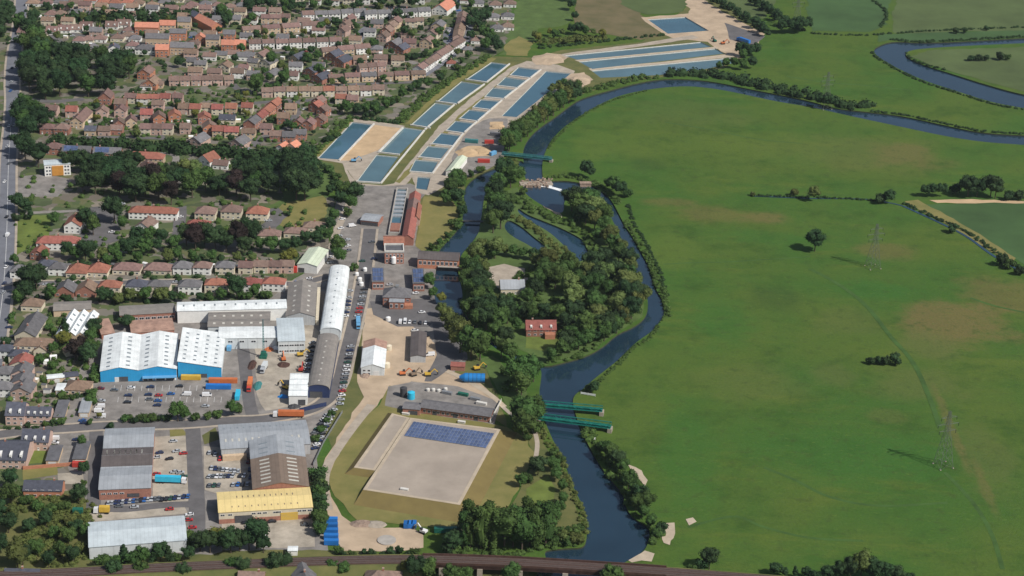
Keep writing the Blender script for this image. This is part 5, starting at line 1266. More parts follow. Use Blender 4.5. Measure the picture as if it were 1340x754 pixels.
# ------------------------------------------------------------------ railway and viaduct
DZ = 6.0
RL = catmull([G(x, y, DZ) for x, y in ((-150,764),(-40,756),(100,749),(215,743),(330,738),(440,734),(540,732.5),(640,735),(720,739),(800,744),(860,748),(980,757),(1120,769),(1300,787))], 8)
def lane(Pts, off, w):
    L, R = ribbon_poly(Pts, 2*off+w) if off >= 0 else ribbon_poly(Pts, -2*off+w); l2, r2_ = ribbon_poly(Pts, 2*abs(off)-w) if abs(off) > w/2 else (None, None)
    return (L, l2) if off > 0 else (r2_, R)
vi = [i for i, p in enumerate(RL) if 545 < PX(p)[0] < 880]; i0, i1 = vi[0], vi[-1]
root = empty('railway_viaduct', (RL[i0].x, RL[i0].y, 0)); tag(root, 'dark brown railway viaduct crossing the river at the bottom', 'viaduct'); off = Vector((RL[i0].x, RL[i0].y, 0))
def strip(Pts, w, z0, z1, mb, side=0.0):
    L, R = ribbon_poly(Pts, w)
    if side:
        cl, cr_ = ribbon_poly(Pts, 2*abs(side)); c = cl if side > 0 else cr_
        c = [Vector((q.x, q.y)) for q in c]
        L, R = ribbon_poly([Vector((q.x, q.y, 0)) for q in c], w)
    for i in range(len(L)-1):
        q = [(R[i].x, R[i].y), (R[i+1].x, R[i+1].y), (L[i+1].x, L[i+1].y), (L[i].x, L[i].y)]
        mb.hexa([(x-off.x, y-off.y, z0) for x, y in q], [(x-off.x, y-off.y, z1) for x, y in q])
VP = RL[i0:i1+1]
b = MB(); strip(VP, 8.6, DZ-1.6, DZ, b); b.build('deck', M['rust_steel'], root)
for sd in (-4.1, 4.1):
    b = MB(); strip(VP, 0.4, DZ-1.8, DZ+1.1, b, sd); b.build('parapet_girder', M['rust_steel'], root)
b = MB(); strip(VP, 7.6, DZ+0.02, DZ+0.25, b); b.build('ballast_bed', M['ballast'], root)
for sd in (-2.5, -1.1, 1.1, 2.5):
    b = MB(); strip(VP, 0.16, DZ+0.25, DZ+0.45, b, sd); b.build('rail', M['rail_steel'], root)
for k, px in enumerate((575, 627, 682, 738, 790, 842)):
    p = min(VP, key=lambda q: abs(PX(q)[0]-px)); j = RL.index(p); d = (RL[j+1]-RL[j-1]).normalized(); nn = Vector((-d.y, d.x, 0))
    c = Vector((p.x-off.x, p.y-off.y, 0)); b = MB(); q = [c-d*1.3-nn*4.8, c+d*1.3-nn*4.8, c+d*1.3+nn*4.8, c-d*1.3+nn*4.8]
    b.hexa([v+Vector((0,0,-1.5)) for v in q], [v+Vector((0,0,DZ-1.62)) for v in q]); b.build('pier', M['stone'], root)
for seg, lb in ((RL[:i0+1], 'earth railway embankment along the bottom left'), (RL[i1:], 'earth railway embankment at bottom right')):
    root = empty('railway_embankment', (seg[0].x, seg[0].y, 0)); tag(root, lb, 'embankment'); off = Vector((seg[0].x, seg[0].y, 0))
    Lt, Rt = ribbon_poly(seg, 10); Lb, Rb = ribbon_poly(seg, 26); b = MB()
    for i in range(len(seg)-1):
        f = lambda q, z: (q.x-off.x, q.y-off.y, z)
        b.face([f(Rt[i],DZ), f(Rt[i+1],DZ), f(Lt[i+1],DZ), f(Lt[i],DZ)]); b.face([f(Rb[i],0), f(Rb[i+1],0), f(Rt[i+1],DZ), f(Rt[i],DZ)]); b.face([f(Lt[i],DZ), f(Lt[i+1],DZ), f(Lb[i+1],0), f(Lb[i],0)])
    b.build('earth_bank', M['rough_grass'], root)
    b = MB(); strip(seg, 7.6, DZ+0.02, DZ+0.25, b); b.build('ballast_bed', M['ballast'], root)
    for sd in (-2.5, -1.1, 1.1, 2.5):
        b = MB(); strip(seg, 0.16, DZ+0.25, DZ+0.45, b, sd); b.build('rail', M['rail_steel'], root)
# ------------------------------------------------------------------ pylons
def pylon(x, y, h, lb):
    g = G(x, y); t = empty('pylon', (g.x, g.y, 0), 0.35); tag(t, lb, 'pylon', 'pylons crossing the meadow')
    hw = lambda z: 3.4*(1-z/h)**1.3+0.45 if z < h*0.62 else 1.1-0.6*(z-h*0.62)/(h*0.38)
    lv = [0, h*.12, h*.25, h*.38, h*.5, h*.62, h*.74, h*.86, h]
    b = MB()
    for sx in (-1, 1):
        for sy in (-1, 1):
            for i in range(len(lv)-1): b.bar((sx*hw(lv[i]), sy*hw(lv[i]), lv[i]), (sx*hw(lv[i+1]), sy*hw(lv[i+1]), lv[i+1]), 0.17)
    b.build('legs', M['pylon_steel'], t)
    b = MB()
    for i in range(len(lv)-1):
        a0, a1 = hw(lv[i]), hw(lv[i+1])
        for s in (-1, 1):
            b.bar((-a0, s*a0, lv[i]), (a1, s*a1, lv[i+1]), 0.085); b.bar((a0, s*a0, lv[i]), (-a1, s*a1, lv[i+1]), 0.085)
            b.bar((s*a0, -a0, lv[i]), (s*a1, a1, lv[i+1]), 0.085); b.bar((s*a0, a0, lv[i]), (s*a1, -a1, lv[i+1]), 0.085)
    b.build('bracing', M['pylon_steel'], t)
    for z, w in ((h*.64, 5.0), (h*.76, 6.2), (h*.88, 4.6)):
        b = MB()
        for s in (-1, 1):
            b.bar((0, 0.4, z), (s*w, 0, z), 0.12); b.bar((0, -0.4, z), (s*w, 0, z), 0.12); b.bar((0, 0, z+1.6), (s*w, 0, z), 0.11)
        ar = b.build('cross_arm', M['pylon_steel'], t)
        for s in (-1, 1):
            b = MB(); b.tube((s*w, 0, z), (s*w, 0, z-1.8), 0.14, 0.14, 6); b.build('insulator', M['glass'], ar)
    for sx in (-1, 1):
        for sy in (-1, 1):
            b = MB(); b.box(sx*3.85-0.35, sx*3.85+0.35, sy*3.85-0.35, sy*3.85+0.35, 0, 0.4); b.build('footing', M['stone'], t)
pylon(1234,610,33,'grey lattice pylon nearest in the meadow at lower right')
pylon(1142,350,31,'grey lattice pylon in the meadow right of the lone tree')
pylon(1080,142,31,'grey lattice pylon on the river bank scrub')
pylon(1042,36,31,'grey lattice pylon among far hedges at the top')
# ------------------------------------------------------------------ vehicles
def car_meshes():
    out = {}
    for k in CARCOLS:
        b = MB(); pr = [(-2.1, .32), (-2.15, .7), (-1.85, .88), (-.75, .95), (1.5, .98), (2.05, .9), (2.12, .6), (2.05, .32)]
        for i in range(len(pr)):
            (x0, z0), (x1, z1) = pr[i], pr[(i+1) % len(pr)]
            b.face([(x0, -.86, z0), (x1, -.86, z1), (x1, .86, z1), (x0, .86, z0)])
        b.face([(x, -.86, z) for x, z in pr]); b.face([(x, .86, z) for x, z in pr[::-1]])
        body = b.mesh('body', M['car_'+k])
        b = MB(); b.hexa([(-.35, -.62, 1.42), (1.15, -.62, 1.42), (1.15, .62, 1.42), (-.35, .62, 1.42)], [(-.3, -.58, 1.48), (1.1, -.58, 1.48), (1.1, .58, 1.48), (-.3, .58, 1.48)])
        out[k] = (body, b.mesh('roof_panel', M['car_'+k]))
    return out
CARM = car_meshes()
b = MB(); b.hexa([(-1.05, -.8, .93), (1.75, -.8, .96), (1.75, .8, .96), (-1.05, .8, .93)], [(-.38, -.63, 1.42), (1.2, -.63, 1.42), (1.2, .63, 1.42), (-.38, .63, 1.42)]); CARGLASS = b.mesh('windows', M['glass'])
b = MB(); b.tube((0, -.1, .32), (0, .1, .32), .32, .32, 10); WHEEL = b.mesh('wheel', M['tyre'])
def car(x, y, rz, col):
    g = G(x, y); t = empty('car', (g.x, g.y, 0.25), rz)
    bo, rf = CARM[col]
    link('body', bo, t); link('windows', CARGLASS, t); link('roof_panel', rf, t)
    for wx in (-1.3, 1.3):
        for wy in (-.8, .8): link('wheel', WHEEL, t, (wx, wy, 0))
    return t
def van_meshes():
    out = {}
    for k in ('white', 'silver', 'blue', 'navy'):
        b = MB(); b.hexa([(-1.2, -.95, .4), (2.7, -.95, .4), (2.7, .95, .4), (-1.2, .95, .4)], [(-1.2, -.9, 2.2), (2.65, -.9, 2.2), (2.65, .9, 2.2), (-1.2, .9, 2.2)])
        b.hexa([(-2.6, -.95, .4), (-1.2, -.95, .4), (-1.2, .95, .4), (-2.6, .95, .4)], [(-2.5, -.9, 1.1), (-1.2, -.9, 1.9), (-1.2, .9, 1.9), (-2.5, .9, 1.1)])
        out[k] = b.mesh('body', M['car_'+k])
    return out
VANM = van_meshes()
b = MB(); b.hexa([(-2.3, -.8, 1.26), (-1.35, -.8, 1.84), (-1.35, .8, 1.84), (-2.3, .8, 1.26)], [(-2.3, -.8, 1.32), (-1.35, -.8, 1.9), (-1.35, .8, 1.9), (-2.3, .8, 1.32)]); VANG = b.mesh('windscreen', M['glass'])
def van(x, y, rz, col='white'):
    g = G(x, y); t = empty('van', (g.x, g.y, 0.25), rz); link('body', VANM[col], t); link('windscreen', VANG, t)
    for wx in (-1.7, 1.7):
        for wy in (-.85, .85): link('wheel', WHEEL, t, (wx, wy, 0))
    return t
def lorry(x, y, rz, cabc, boxm, L, lb, tank=False):
    g = G(x, y); t = empty('lorry', (g.x, g.y, 0.25), rz); tag(t, lb, 'lorry')
    b = MB(); b.hexa([(-2.4, -1.2, .6), (0, -1.2, .6), (0, 1.2, .6), (-2.4, 1.2, .6)], [(-2.2, -1.15, 3.0), (0, -1.15, 3.2), (0, 1.15, 3.2), (-2.2, 1.15, 3.0)]); c = b.build('cab', M[cabc], t)
    b = MB(); b.hexa([(-2.44, -1, 1.7), (-2.36, -1, 1.7), (-2.36, 1, 1.7), (-2.44, 1, 1.7)], [(-2.34, -.95, 2.7), (-2.26, -.95, 2.7), (-2.26, .95, 2.7), (-2.34, .95, 2.7)]); b.build('windscreen', M['glass'], c)
    b = MB(); b.box(0.5, 0.5+L, -1.25, 1.25, 1.1, 3.9); b.build('trailer_box', M[boxm], t)
    b = MB(); b.box(-2.2, 0.5+L, -.5, .5, .6, 1.08); b.build('chassis', M['dark_metal'], t)
    for wx in (-1.4, L*0.72, L*0.84, L*0.95):
        for wy in (-1.0, 1.0):
            o = link('wheel', WHEEL, t, (wx, wy, 0), 0, (1.5, 1.5, 1.5))
    return t
def container(x, y, rz, matk, L, lb, n=1):
    g = G(x, y); t = empty('shipping_container', (g.x, g.y, 0.25), rz); tag(t, lb, 'container')
    b = MB(); b.box(-L/2, L/2, -1.22, 1.22, 0.05, 2.6)
    for k in range(int(L/0.6)):
        for s in (-1, 1): b.box(-L/2+0.3+k*0.6, -L/2+0.5+k*0.6, s*1.22-0.05, s*1.22+0.05, 0.2, 2.45)
    b.build('shell', M[matk], t)
    for s in (-1, 1):
        b = MB(); b.box(-L/2-0.06, -L/2-0.01, min(0.03*s, 1.15*s), max(0.03*s, 1.15*s), 0.15, 2.5); b.build('door', M[matk], t)
    return t
def excavator(x, y, rz, matk, lb):
    g = G(x, y); t = empty('excavator', (g.x, g.y, 0.25), rz); tag(t, lb, 'excavator')
    for s in (-1, 1):
        b = MB(); pr = [(-1.7, 0.3), (-1.4, 0), (1.4, 0), (1.7, 0.3), (1.7, 0.6), (1.4, 0.85), (-1.4, 0.85), (-1.7, 0.6)]
        for i in range(8):
            (x0, z0), (x1, z1) = pr[i], pr[(i+1) % 8]; b.face([(x0, s*1.1-.3, z0), (x1, s*1.1-.3, z1), (x1, s*1.1+.3, z1), (x0, s*1.1+.3, z0)])
        b.face([(q, s*1.1-.3, z) for q, z in pr]); b.face([(q, s*1.1+.3, z) for q, z in pr]); b.build('track', M['tyre'], t)
    b = MB(); b.box(-1.9, 1.5, -1.2, 1.2, .9, 1.9); b.build('house', M[matk], t)
    b = MB(); b.box(.1, 1.4, .1, 1.15, 1.92, 2.9); b.build('cab', M['glass'], t)
    b = MB(); b.bar((1.2, -.3, 1.7), (3.6, -.3, 4.2), .5); bo = b.build('boom', M[matk], t)
    b = MB(); b.bar((3.6, -.3, 4.2), (5.6, -.3, 2.2), .4); b.build('stick', M[matk], bo)
    b = MB(); b.hexa([(5.2, -.8, .7), (6.0, -.8, .7), (6.0, .2, .7), (5.2, .2, .7)], [(5.2, -.8, 2.2), (5.8, -.8, 2.2), (5.8, .2, 2.2), (5.2, .2, 2.2)]); b.build('bucket', M['dark_metal'], bo)
    return t
CC = ['white', 'silver', 'silver', 'grey', 'black', 'navy', 'blue', 'red', 'silver', 'silver', 'grey', 'white', 'navy', 'black', 'grey', 'green', 'silver']
ARTCOL = {'grey': 'dark grey', 'blue': 'mid blue'}
def cars(phrase, items, rz, grp):
    """items: (x, y) or (x, y, colour)"""
    items = sorted(items, key=lambda q: q[0])
    for i, q in enumerate(items):
        c = q[2] if len(q) > 2 else rnd.choice(CC)
        a = rz+rnd.uniform(-0.07, 0.07)+(math.pi if rnd.random() < 0.5 else 0)
        if c == 'van': t = van(q[0], q[1], a); tag(t, 'white van, %s vehicle from left %s' % (ORD[i], phrase), 'van', grp)
        else: t = car(q[0], q[1], a, c); tag(t, '%s car, %s vehicle from left %s' % (ARTCOL.get(c, c), ORD[i], phrase), 'car', grp)
def line(p0, p1, n, skip=0.12):
    g0, g1 = G(*p0), G(*p1); L = []
    for i in range(n):
        if rnd.random() < skip: continue
        q = PX(g0.lerp(g1, i/max(1, n-1))); L.append(q)
    return L
PI2 = math.pi/2
cars('on the main road', [(12.5,166,'white'),(19,165,'silver'),(10.7,181,'navy'),(10,193,'white'),(6,239,'white'),(13,263,'silver'),(10,309,'van'),(8,351,'white'),(6,372,'navy'),(4.5,384,'silver'),(12,215,'grey'),(14,120,'blue'),(15,108,'silver'),(16,90,'navy'),(9,285,'black')], PI2-0.08, 'cars on the main road')
cars('in the car park before the blue-fronted warehouse', [(132,510,'maroon'),(172,509,'white'),(168,519,'navy'),(167,528,'black'),(197,508,'navy'),(194.5,518,'navy'),(208,519,'red'),(196,524,'grey'),(207,526,'blue'),(206,532,'navy'),(224,517,'blue'),(235,507,'black'),(244,518,'van'),(271,519,'van'),(269,533,'silver'),(131,534,'van'),(130,540,'van'),(132,547,'van'),(133,526,'silver'),(150,512,'grey')], 0.05, 'cars in the big car park')
cars('in the concrete yard right of the grey warehouse', [(227,579,'silver'),(209,594,'navy'),(231,592,'silver'),(240,595,'red'),(205,600,'silver'),(222,602,'black'),(228,619,'silver'),(236,620,'silver'),(240,625,'green'),(205,622,'red')], 0.3, 'cars in the concrete yard')
cars('in the line before the grey warehouse brick front', line((142,660),(208,654),15,0.05), PI2, 'cars before the grey warehouse')
cars('in the second line toward the yard gate', line((212,655),(246,651),7,0.05), PI2, 'cars by the yard gate')
cars('along the white warehouse yard edge', [(222,668,'red'),(156,664,'grey'),(176,665,'silver'),(247,682,'red'),(252,692,'red'),(254,702,'black'),(248,675,'white')], 0.2, 'cars by the white warehouse')
cars('in the top lines of the crowded car yard', line((274,594),(290,598),3,0)+line((277,614),(312,618),8,0), PI2+0.1, 'cars in the crowded yard')
cars('in the middle line of the crowded car yard', line((274,625),(320,624),10,0.05), PI2-0.1, 'cars in the crowded yard')
cars('in the bottom line of the crowded car yard', line((274,637),(324,635),9,0.1), PI2, 'cars in the crowded yard')
cars('beside the brown gabled warehouse wall', [(288,602,'red'),(280,594,'black'),(322,596,'grey'),(325,606,'maroon'),(327,616,'navy'),(328,626,'navy')], PI2, 'cars along the brown warehouse')
cars('in the right parking line of the long lane', line((477,380),(467,420),9,0)+line((459,455),(445,530),15,0), 0.15, 'cars in the long lane')
cars('in the left parking line of the long lane', line((458,382),(452,415),8,0.1)+line((437,455),(424,505),8,0.3), 0.15, 'cars in the long lane left side')
cars('beside the arched shed in the scrap yard', line((409,450),(400,490),8,0.1), 0.6, 'cars beside the scrap yard shed')
cars('beside the grey mesh fence at the lane bottom', line((437,538),(412,588),12,0), 0.5, 'cars by the grey mesh fence')
cars('behind that grey mesh fence line, second line', line((428,545),(408,574),6,0.1), 0.5, 'cars by the grey mesh fence, second line')
cars('in the row below the pump house', [(524,423,'van'),(530,423,'van'),(536,423,'white'),(543,423,'grey'),(550,424,'black'),(557,424,'white')], PI2, 'cars below the pump house')
cars('around the red brick yard', [(544,385,'white'),(552,410,'white'),(543,434,'white'),(563,466,'van'),(557,441,'black'),(510,374,'silver'),(487,318,'grey'),(490,340,'navy'),(474,343,'green')], 0.2, 'cars around the brick yard')
cars('along the lane above the long white shed', [(453,276,'van'),(448,288,'white'),(446,300,'white'),(444,310,'silver'),(455,315,'silver'),(455,323,'white'),(456,329,'grey'),(432,338,'white'),(432,345,'silver'),(461,297,'van')], 0.5, 'cars along the site lane')
cars('in the estate parking at top', [(587,42,'white'),(590,47,'blue'),(593,52,'white'),(596,57,'silver'),(584,38,'grey'),(588,55,'navy')], 0.4, 'cars in the estate parking')
cars('in the small closes of the brick estate', [(179,154,'white'),(192,160,'navy'),(196,168,'silver'),(312,98,'white'),(318,92,'silver'),(398,144,'white'),(380,158,'grey'),(345,176,'black'),(325,196,'silver'),(402,136,'grey'),(262,180,'white')], 0.8, 'cars in the closes')
cars('on the garden court drives', [(146,305,'white'),(160,268,'silver'),(352,290,'silver'),(120,290,'navy'),(236,285,'white')], 0.2, 'cars on the court drives')
cars('on the residential street', [(60,374,'silver'),(92,371,'white'),(150,372,'navy'),(190,371,'red'),(230,371,'silver'),(302,370,'grey'),(345,371,'white'),(388,371,'blue'),(405,366,'white')], 0.05, 'cars on the residential street')
cars('on the estate roads at top', [(490,36,'silver'),(475,45,'navy'),(470,57,'white'),(600,15,'blue'),(610,36,'white'),(575,86,'silver'),(350,70,'white'),(400,69,'red'),(200,19,'silver'),(280,18,'white'),(95,48,'silver'),(250,50,'blue'),(254,58,'silver')], 0.3, 'cars on the estate roads')
cars('near the brick blocks on the left', [(71,576,'van'),(72,581,'white'),(100,577,'navy'),(108,552,'blue'),(110,555,'navy'),(79,555,'blue'),(12,430,'navy'),(18,442,'black'),(14,452,'grey')], 0.0, 'cars near the brick blocks')
cars('before the yellow roofed warehouse', [(322,686,'black'),(343,682,'maroon'),(356,684,'black'),(327,690,'silver'),(400,688,'grey'),(345,704,'white'),(348,716,'white')], 0.2, 'cars before the yellow warehouse')
lorry(363,546,3.19+math.pi,'car_white','orange_paint',14,'red articulated lorry with white cab below the scrap yard')
lorry(326,512,PI2+0.05,'red_paint','orange_paint',10,'orange box lorry standing in the narrow lane')
lorry(238,633,math.pi,'car_white','cyan_paint',13,'white and cyan lorry in the concrete yard')
lorry(344,488,PI2-0.1,'car_silver','wall_palegrey',7,'pale grey tipper lorry in the scrap yard')
lorry(469,430,PI2+0.1,'light_blue','light_blue',9,'light blue lorry beside the white barn')
lorry(129,672,0.05,'car_white','yellow_paint',5,'small white and yellow lorry at the white warehouse corner')
lorry(967,54,-0.9,'crate_blue','crate_blue',13,'bright blue lorry on the far lagoon yard')
container(286,509,0.05,'crate_blue',14,'blue shipping container at the car park edge')
container(292,501,0.05,'orange_paint',16,'long red container behind the blue one')
container(250,497,0.05,'yellow_paint',11,'yellow skip container before the blue front')
container(311,520,PI2+0.05,'cyan_paint',9,'cyan container standing in the green corner of the car park')
container(258,703,0,'green_paint',6,'small green container near the white warehouse') if False else None
container(588,697,0.05,'green_paint',15,'dark green container on the grass by the poplars')
container(102,672,0.02,'green_paint',5,'small green skip at the end of the access road')
container(104,611,0.03,'red_paint',7,'red container on the brick wall by the garages')
container(300,458-0,PI2,'light_blue',5,'pale blue container against the white lean-to')
container(345,448,0.0,'green_paint',6,'blue-green skip at the crane foot')
container(640,188,0.1,'red_paint',7,'red site cabin near the river, upper one')
container(633,213,0.0,'red_paint',9,'red site cabin near the river, lower one')
container(617,187,-0.15,'teal_steel',10,'pale green site cabin beside the filter beds')
container(648,178,-0.2,'felt',8,'dark grey site cabin by the river trees')
container(645,203,0.9,'light_blue',6,'light blue site cabin by the bridge end')
for k in range(5):
    container(432.5+0.3*k,684+k*7.2,0.03,'crate_blue',7,'bright blue storage unit, %s from top in the stack by the hedge' % ORD[k])['group'] = 'blue storage units'
for k in range(3):
    container(531.5+k*5,690-0.2*k,PI2,'crate_blue',4,'small blue crate stack, %s from left in the gravel corner' % ORD[k])['group'] = 'small blue crates'
excavator(527,491,0.2,'orange_paint','orange excavator in the gravel yard, left machine'); excavator(541,492,0.6,'timber','brown excavator in the gravel yard, middle machine'); excavator(560,492,0.2,'yellow_paint','yellow excavator in the gravel yard, right machine')
excavator(371,472,1.8,'orange_paint','orange excavator in the middle of the scrap yard'); excavator(393,466,0.3,'yellow_paint','yellow excavator near the arched shed'); excavator(394,486,1.5,'red_paint','red excavator above the small white shed'); excavator(463,212,0.2,'light_blue','small machine on the sand bed')
excavator(946,58,0.3,'orange_paint','orange excavator on the far lagoon yard'); excavator(935,55,2.0,'green_paint','green machine on the far lagoon yard'); excavator(624,484,0.4,'yellow_paint','yellow digger behind the blue tank'); excavator(554,698,2.6,'car_white' if 0 else 'frame_white','white machine beside the small blue crates')
excavator(374,509,2.6,'yellow_paint','yellow loader at the scrap yard entrance')
# crane
g = G(345,468); t = empty('scrap_crane', (g.x, g.y, 0.2)); tag(t, 'tall thin crane mast standing in the scrap yard', 'crane')
b = MB(); b.box(-2, 2, -2.5, 2.5, 0, 1.5); b.box(-1.5, 1.5, -1.5, 1.5, 1.5, 3.6); b.build('base', M['green_paint'], t)
b = MB()
for sx, sy in ((-.4,-.4),(.4,-.4),(.4,.4),(-.4,.4)): b.bar((sx, sy, 3.6), (sx*0.5, sy*0.5, 24), 0.18)
for k in range(12):
    z = 3.6+k*1.7; s = 0.4*(1-0.5*k/12); b.bar((-s, -s, z), (s, -s, z+1.7), 0.1); b.bar((s, s, z), (-s, s, z+1.7), 0.1)
b.build('mast', M['teal_steel'], t); b = MB(); b.bar((0, 0, 24), (0.5, -3, 21.5), 0.3); b.build('jib_head', M['dark_metal'], t)
# scrap and material heaps
def heap(x, y, rx, ry, h, matk, lb, seed, name='material_heap'):
    g = G(x, y); r = random.Random(seed); b = MB(); n = 12; rings = []
    for k, (f, z) in enumerate(((1, 0), (0.72, 0.45), (0.4, 0.8))):
        rings.append([(rx*f*math.cos(2*math.pi*i/n)*r.uniform(.85,1.12), ry*f*math.sin(2*math.pi*i/n)*r.uniform(.85,1.12), h*z*r.uniform(.8,1.15)) for i in range(n)])
    for k in range(2):
        for i in range(n): b.face([rings[k][i], rings[k][(i+1) % n], rings[k+1][(i+1) % n], rings[k+1][i]])
    b.face(rings[2]); tag(b.build(name, M[matk], None, (g.x, g.y, 0.2)), lb, 'heap')
heap(612,200,9,8,2.4,'sand','sand heap on the river works site, left one',1); heap(632,199,7,7,2.0,'sand','sand heap on the river works site, right one',2); heap(651,166,6,6,2,'sand','sand heap at the top of the river works site',3)
heap(718,78,14,16,2.0,'gravel_tan','pale gravel heap at the head of the lagoons, upper one',4); heap(757,106,10,13,2.0,'gravel_tan','pale gravel heap at the head of the lagoons, lower one',5); heap(474,686,6,4,1.6,'rubble','brown rubble heap on the lower gravel yard',6); heap(492,687,6,4,1.4,'stone','grey stone heap on the lower gravel yard',7)
heap(371,478,4,4,1.6,'rust_steel','rusty scrap heap in the middle of the scrap yard',8); heap(378,455,4,3,1.6,'dark_metal','black scrap heap below the pale blue block',9); heap(362,456,3,2.5,1.8,'frame_white','white bags heap below the pale blue block',10); heap(352,458,3,3,1.4,'orange_paint','orange scrap heap beside the crane',11)
heap(385,533,4,3,1.6,'dark_metal','dark scrap heap behind the blue fence',12); heap(330,478,2.5,7,1.5,'rust_steel','long rusty heap along the lane wall',13); heap(337,505,2.5,6,1.5,'teal_steel','teal scrap heap by the orange lorry',14); heap(370,520,3,2,1.6,'tank_blue','bright blue heap at the scrap yard gate',15); heap(478,492,3,4,1.4,'rubble','brown heap below the white barn',16)
g = G(506,708); b = MB(); b.tube((0,0,0.2), (0,0,0.7), 4.6, 4.6, 24); b.tube((0,0,0.7), (0,0,0.75), 4.2, 4.0, 24); tag(b.build('round_chamber', M['concrete'], None, (g.x, g.y, 0)), 'round grey concrete slab on the lower gravel yard', 'chamber')
for (x, y, x1, y1, h, mk, lb) in ((392,540,427,532,2.6,'wall_navy','navy blue hoarding curving behind the red lorry'), (410,610,424,580,1.8,'steel','grey mesh fence left of the perimeter track, lower run'), (424,580,448,541,1.8,'steel','grey mesh fence left of the perimeter track, upper run'),
                                  (641,554,656,526,2.0,'concrete_white','white fence at the right end of the plant building'), (760,516,779,519,1.4,'frame_white','white rail fence on the meadow bank above the bridges'), (768,576,779,576,1.4,'frame_white','white rail fence on the meadow bank below the bridges')):
    a_, c_ = G(x, y), G(x1, y1); d = c_-a_; L = d.length; t = empty('fence', (a_.x, a_.y, 0.2), math.atan2(d.y, d.x)); tag(t, lb, 'fence')
    n = max(2, int(L/3))
    for k in range(n+1): b = MB(); b.box(L*k/n-.08, L*k/n+.08, -.08, .08, -0.2, h); b.build('post', M[mk], t)
    for k in range(n): b = MB(); b.box(L*k/n+.1, L*(k+1)/n-.1, -.04, .04, 0.1, h-.1); b.build('panel', M[mk], t)
# bed walls: white concrete copings between the filter beds
def wallpx(p0, p1, lb, w=0.9, h=0.9):
    a_, c_ = G(*p0), G(*p1); d = c_-a_; b = MB(); b.box(0, d.length, -w/2, w/2, 0, h); b.box(-0.1, d.length+0.1, -w/2-0.12, w/2+0.12, h, h+0.15)
    tag(b.build('bed_wall', M['concrete_white'], None, (a_.x, a_.y, 0.05), math.atan2(d.y, d.x)), lb, 'wall', 'white walls between the filter beds')
BW = [((466,238.6),(497.5,240.6)),((494.5,200.3),(523,203.6)),((537,164.4),(563,168.6)),((570.5,133.7),(597,137.3)),((609,105),(636,108.6))]
for k, (p, q) in enumerate(BW): wallpx(p, q, 'white cross wall of the left bed column, %s from nearest' % ORD[k])
BS = [((536,225.6),(565.5,228)),((547,206.6),(577,209.8)),((562.5,189.3),(592,192.3)),((583,172.2),(607,175.6)),((600.5,156.5),(626,160)),((618,141.8),(642,145)),((634,128),(659,130.5)),((650,113),(677.5,116.3)),((667,99.7),(695,103.4))]
for k, (p, q) in enumerate(BS): wallpx(p, q, 'white cross wall of the small bed column, %s from nearest' % ORD[k])
for k, (p, q) in enumerate((((498.5,241),(555.5,171.5)),((556,170.5),(594.5,138)),((599,136),(634,111)),((637,108.5),(667,84.5)))): wallpx(p, q, 'long white side wall of the left bed column, %s from nearest' % ORD[k], 0.9)
for k, (p, q) in enumerate((((566,228),(606,175.5)),((608,174),(657,132)),((660,129.5),(708,92)))): wallpx(p, q, 'long white side wall of the small beds, %s from nearest' % ORD[k], 0.9)
wallpx((489.5,163),(444,211), 'long white wall beside the sand bed', 0.9)
wallpx((527,168),(496,199.5), 'white wall on the right of the sand bed', 0.9)
# ------------------------------------------------------------------ trees
def ico(sub):
    bm = bmesh.new(); bmesh.ops.create_icosphere(bm, subdivisions=sub, radius=1.0)
    V = np.array([v.co[:] for v in bm.verts]); bm.verts.index_update(); F = [tuple(v.index for v in f.verts) for f in bm.faces]; bm.free(); return V, F
ICO1, ICO2 = ico(1), ico(2)
def lump(V, F, rng, c, rad, ic=ICO1, rough=0.18):
    v, f = ic; n = sum(len(a) for a in V)
    V.append(v*np.asarray(rad)*(1+rng.uniform(-rough, rough, (len(v), 1)))+np.asarray(c))
    F.extend([tuple(n+i for i in q) for q in f])
def leaves(V, F, rng, c, rad, n, size, up=0.25):
    d = rng.normal(size=(n, 3)); d[:, 2] += up; d /= np.linalg.norm(d, axis=1)[:, None]
    P = d*np.asarray(rad)*rng.uniform(0.82, 1.16, (n, 1))+np.asarray(c)
    nn = d+rng.normal(size=(n, 3))*0.55; nn /= np.linalg.norm(nn, axis=1)[:, None]
    a = np.cross(nn, rng.normal(size=(n, 3))); a /= np.linalg.norm(a, axis=1)[:, None]; b_ = np.cross(nn, a)
    s = rng.uniform(0.6, 1.25, (n, 1))*size
    k = sum(len(q) for q in V)
    Q = np.stack([P-a*s-b_*s*0.6, P+a*s-b_*s*0.7, P+a*s*0.8+b_*s*0.7, P-a*s*0.7+b_*s*0.6], axis=1).reshape(-1, 3)
    V.append(Q); F.extend([(k+4*i, k+4*i+1, k+4*i+2, k+4*i+3) for i in range(n)])
def np_mesh(name, V, F, material):
    V = np.concatenate(V); me = bpy.data.meshes.new(name); me.from_pydata(V.tolist(), [], F); me.materials.append(material); me.update(); return me
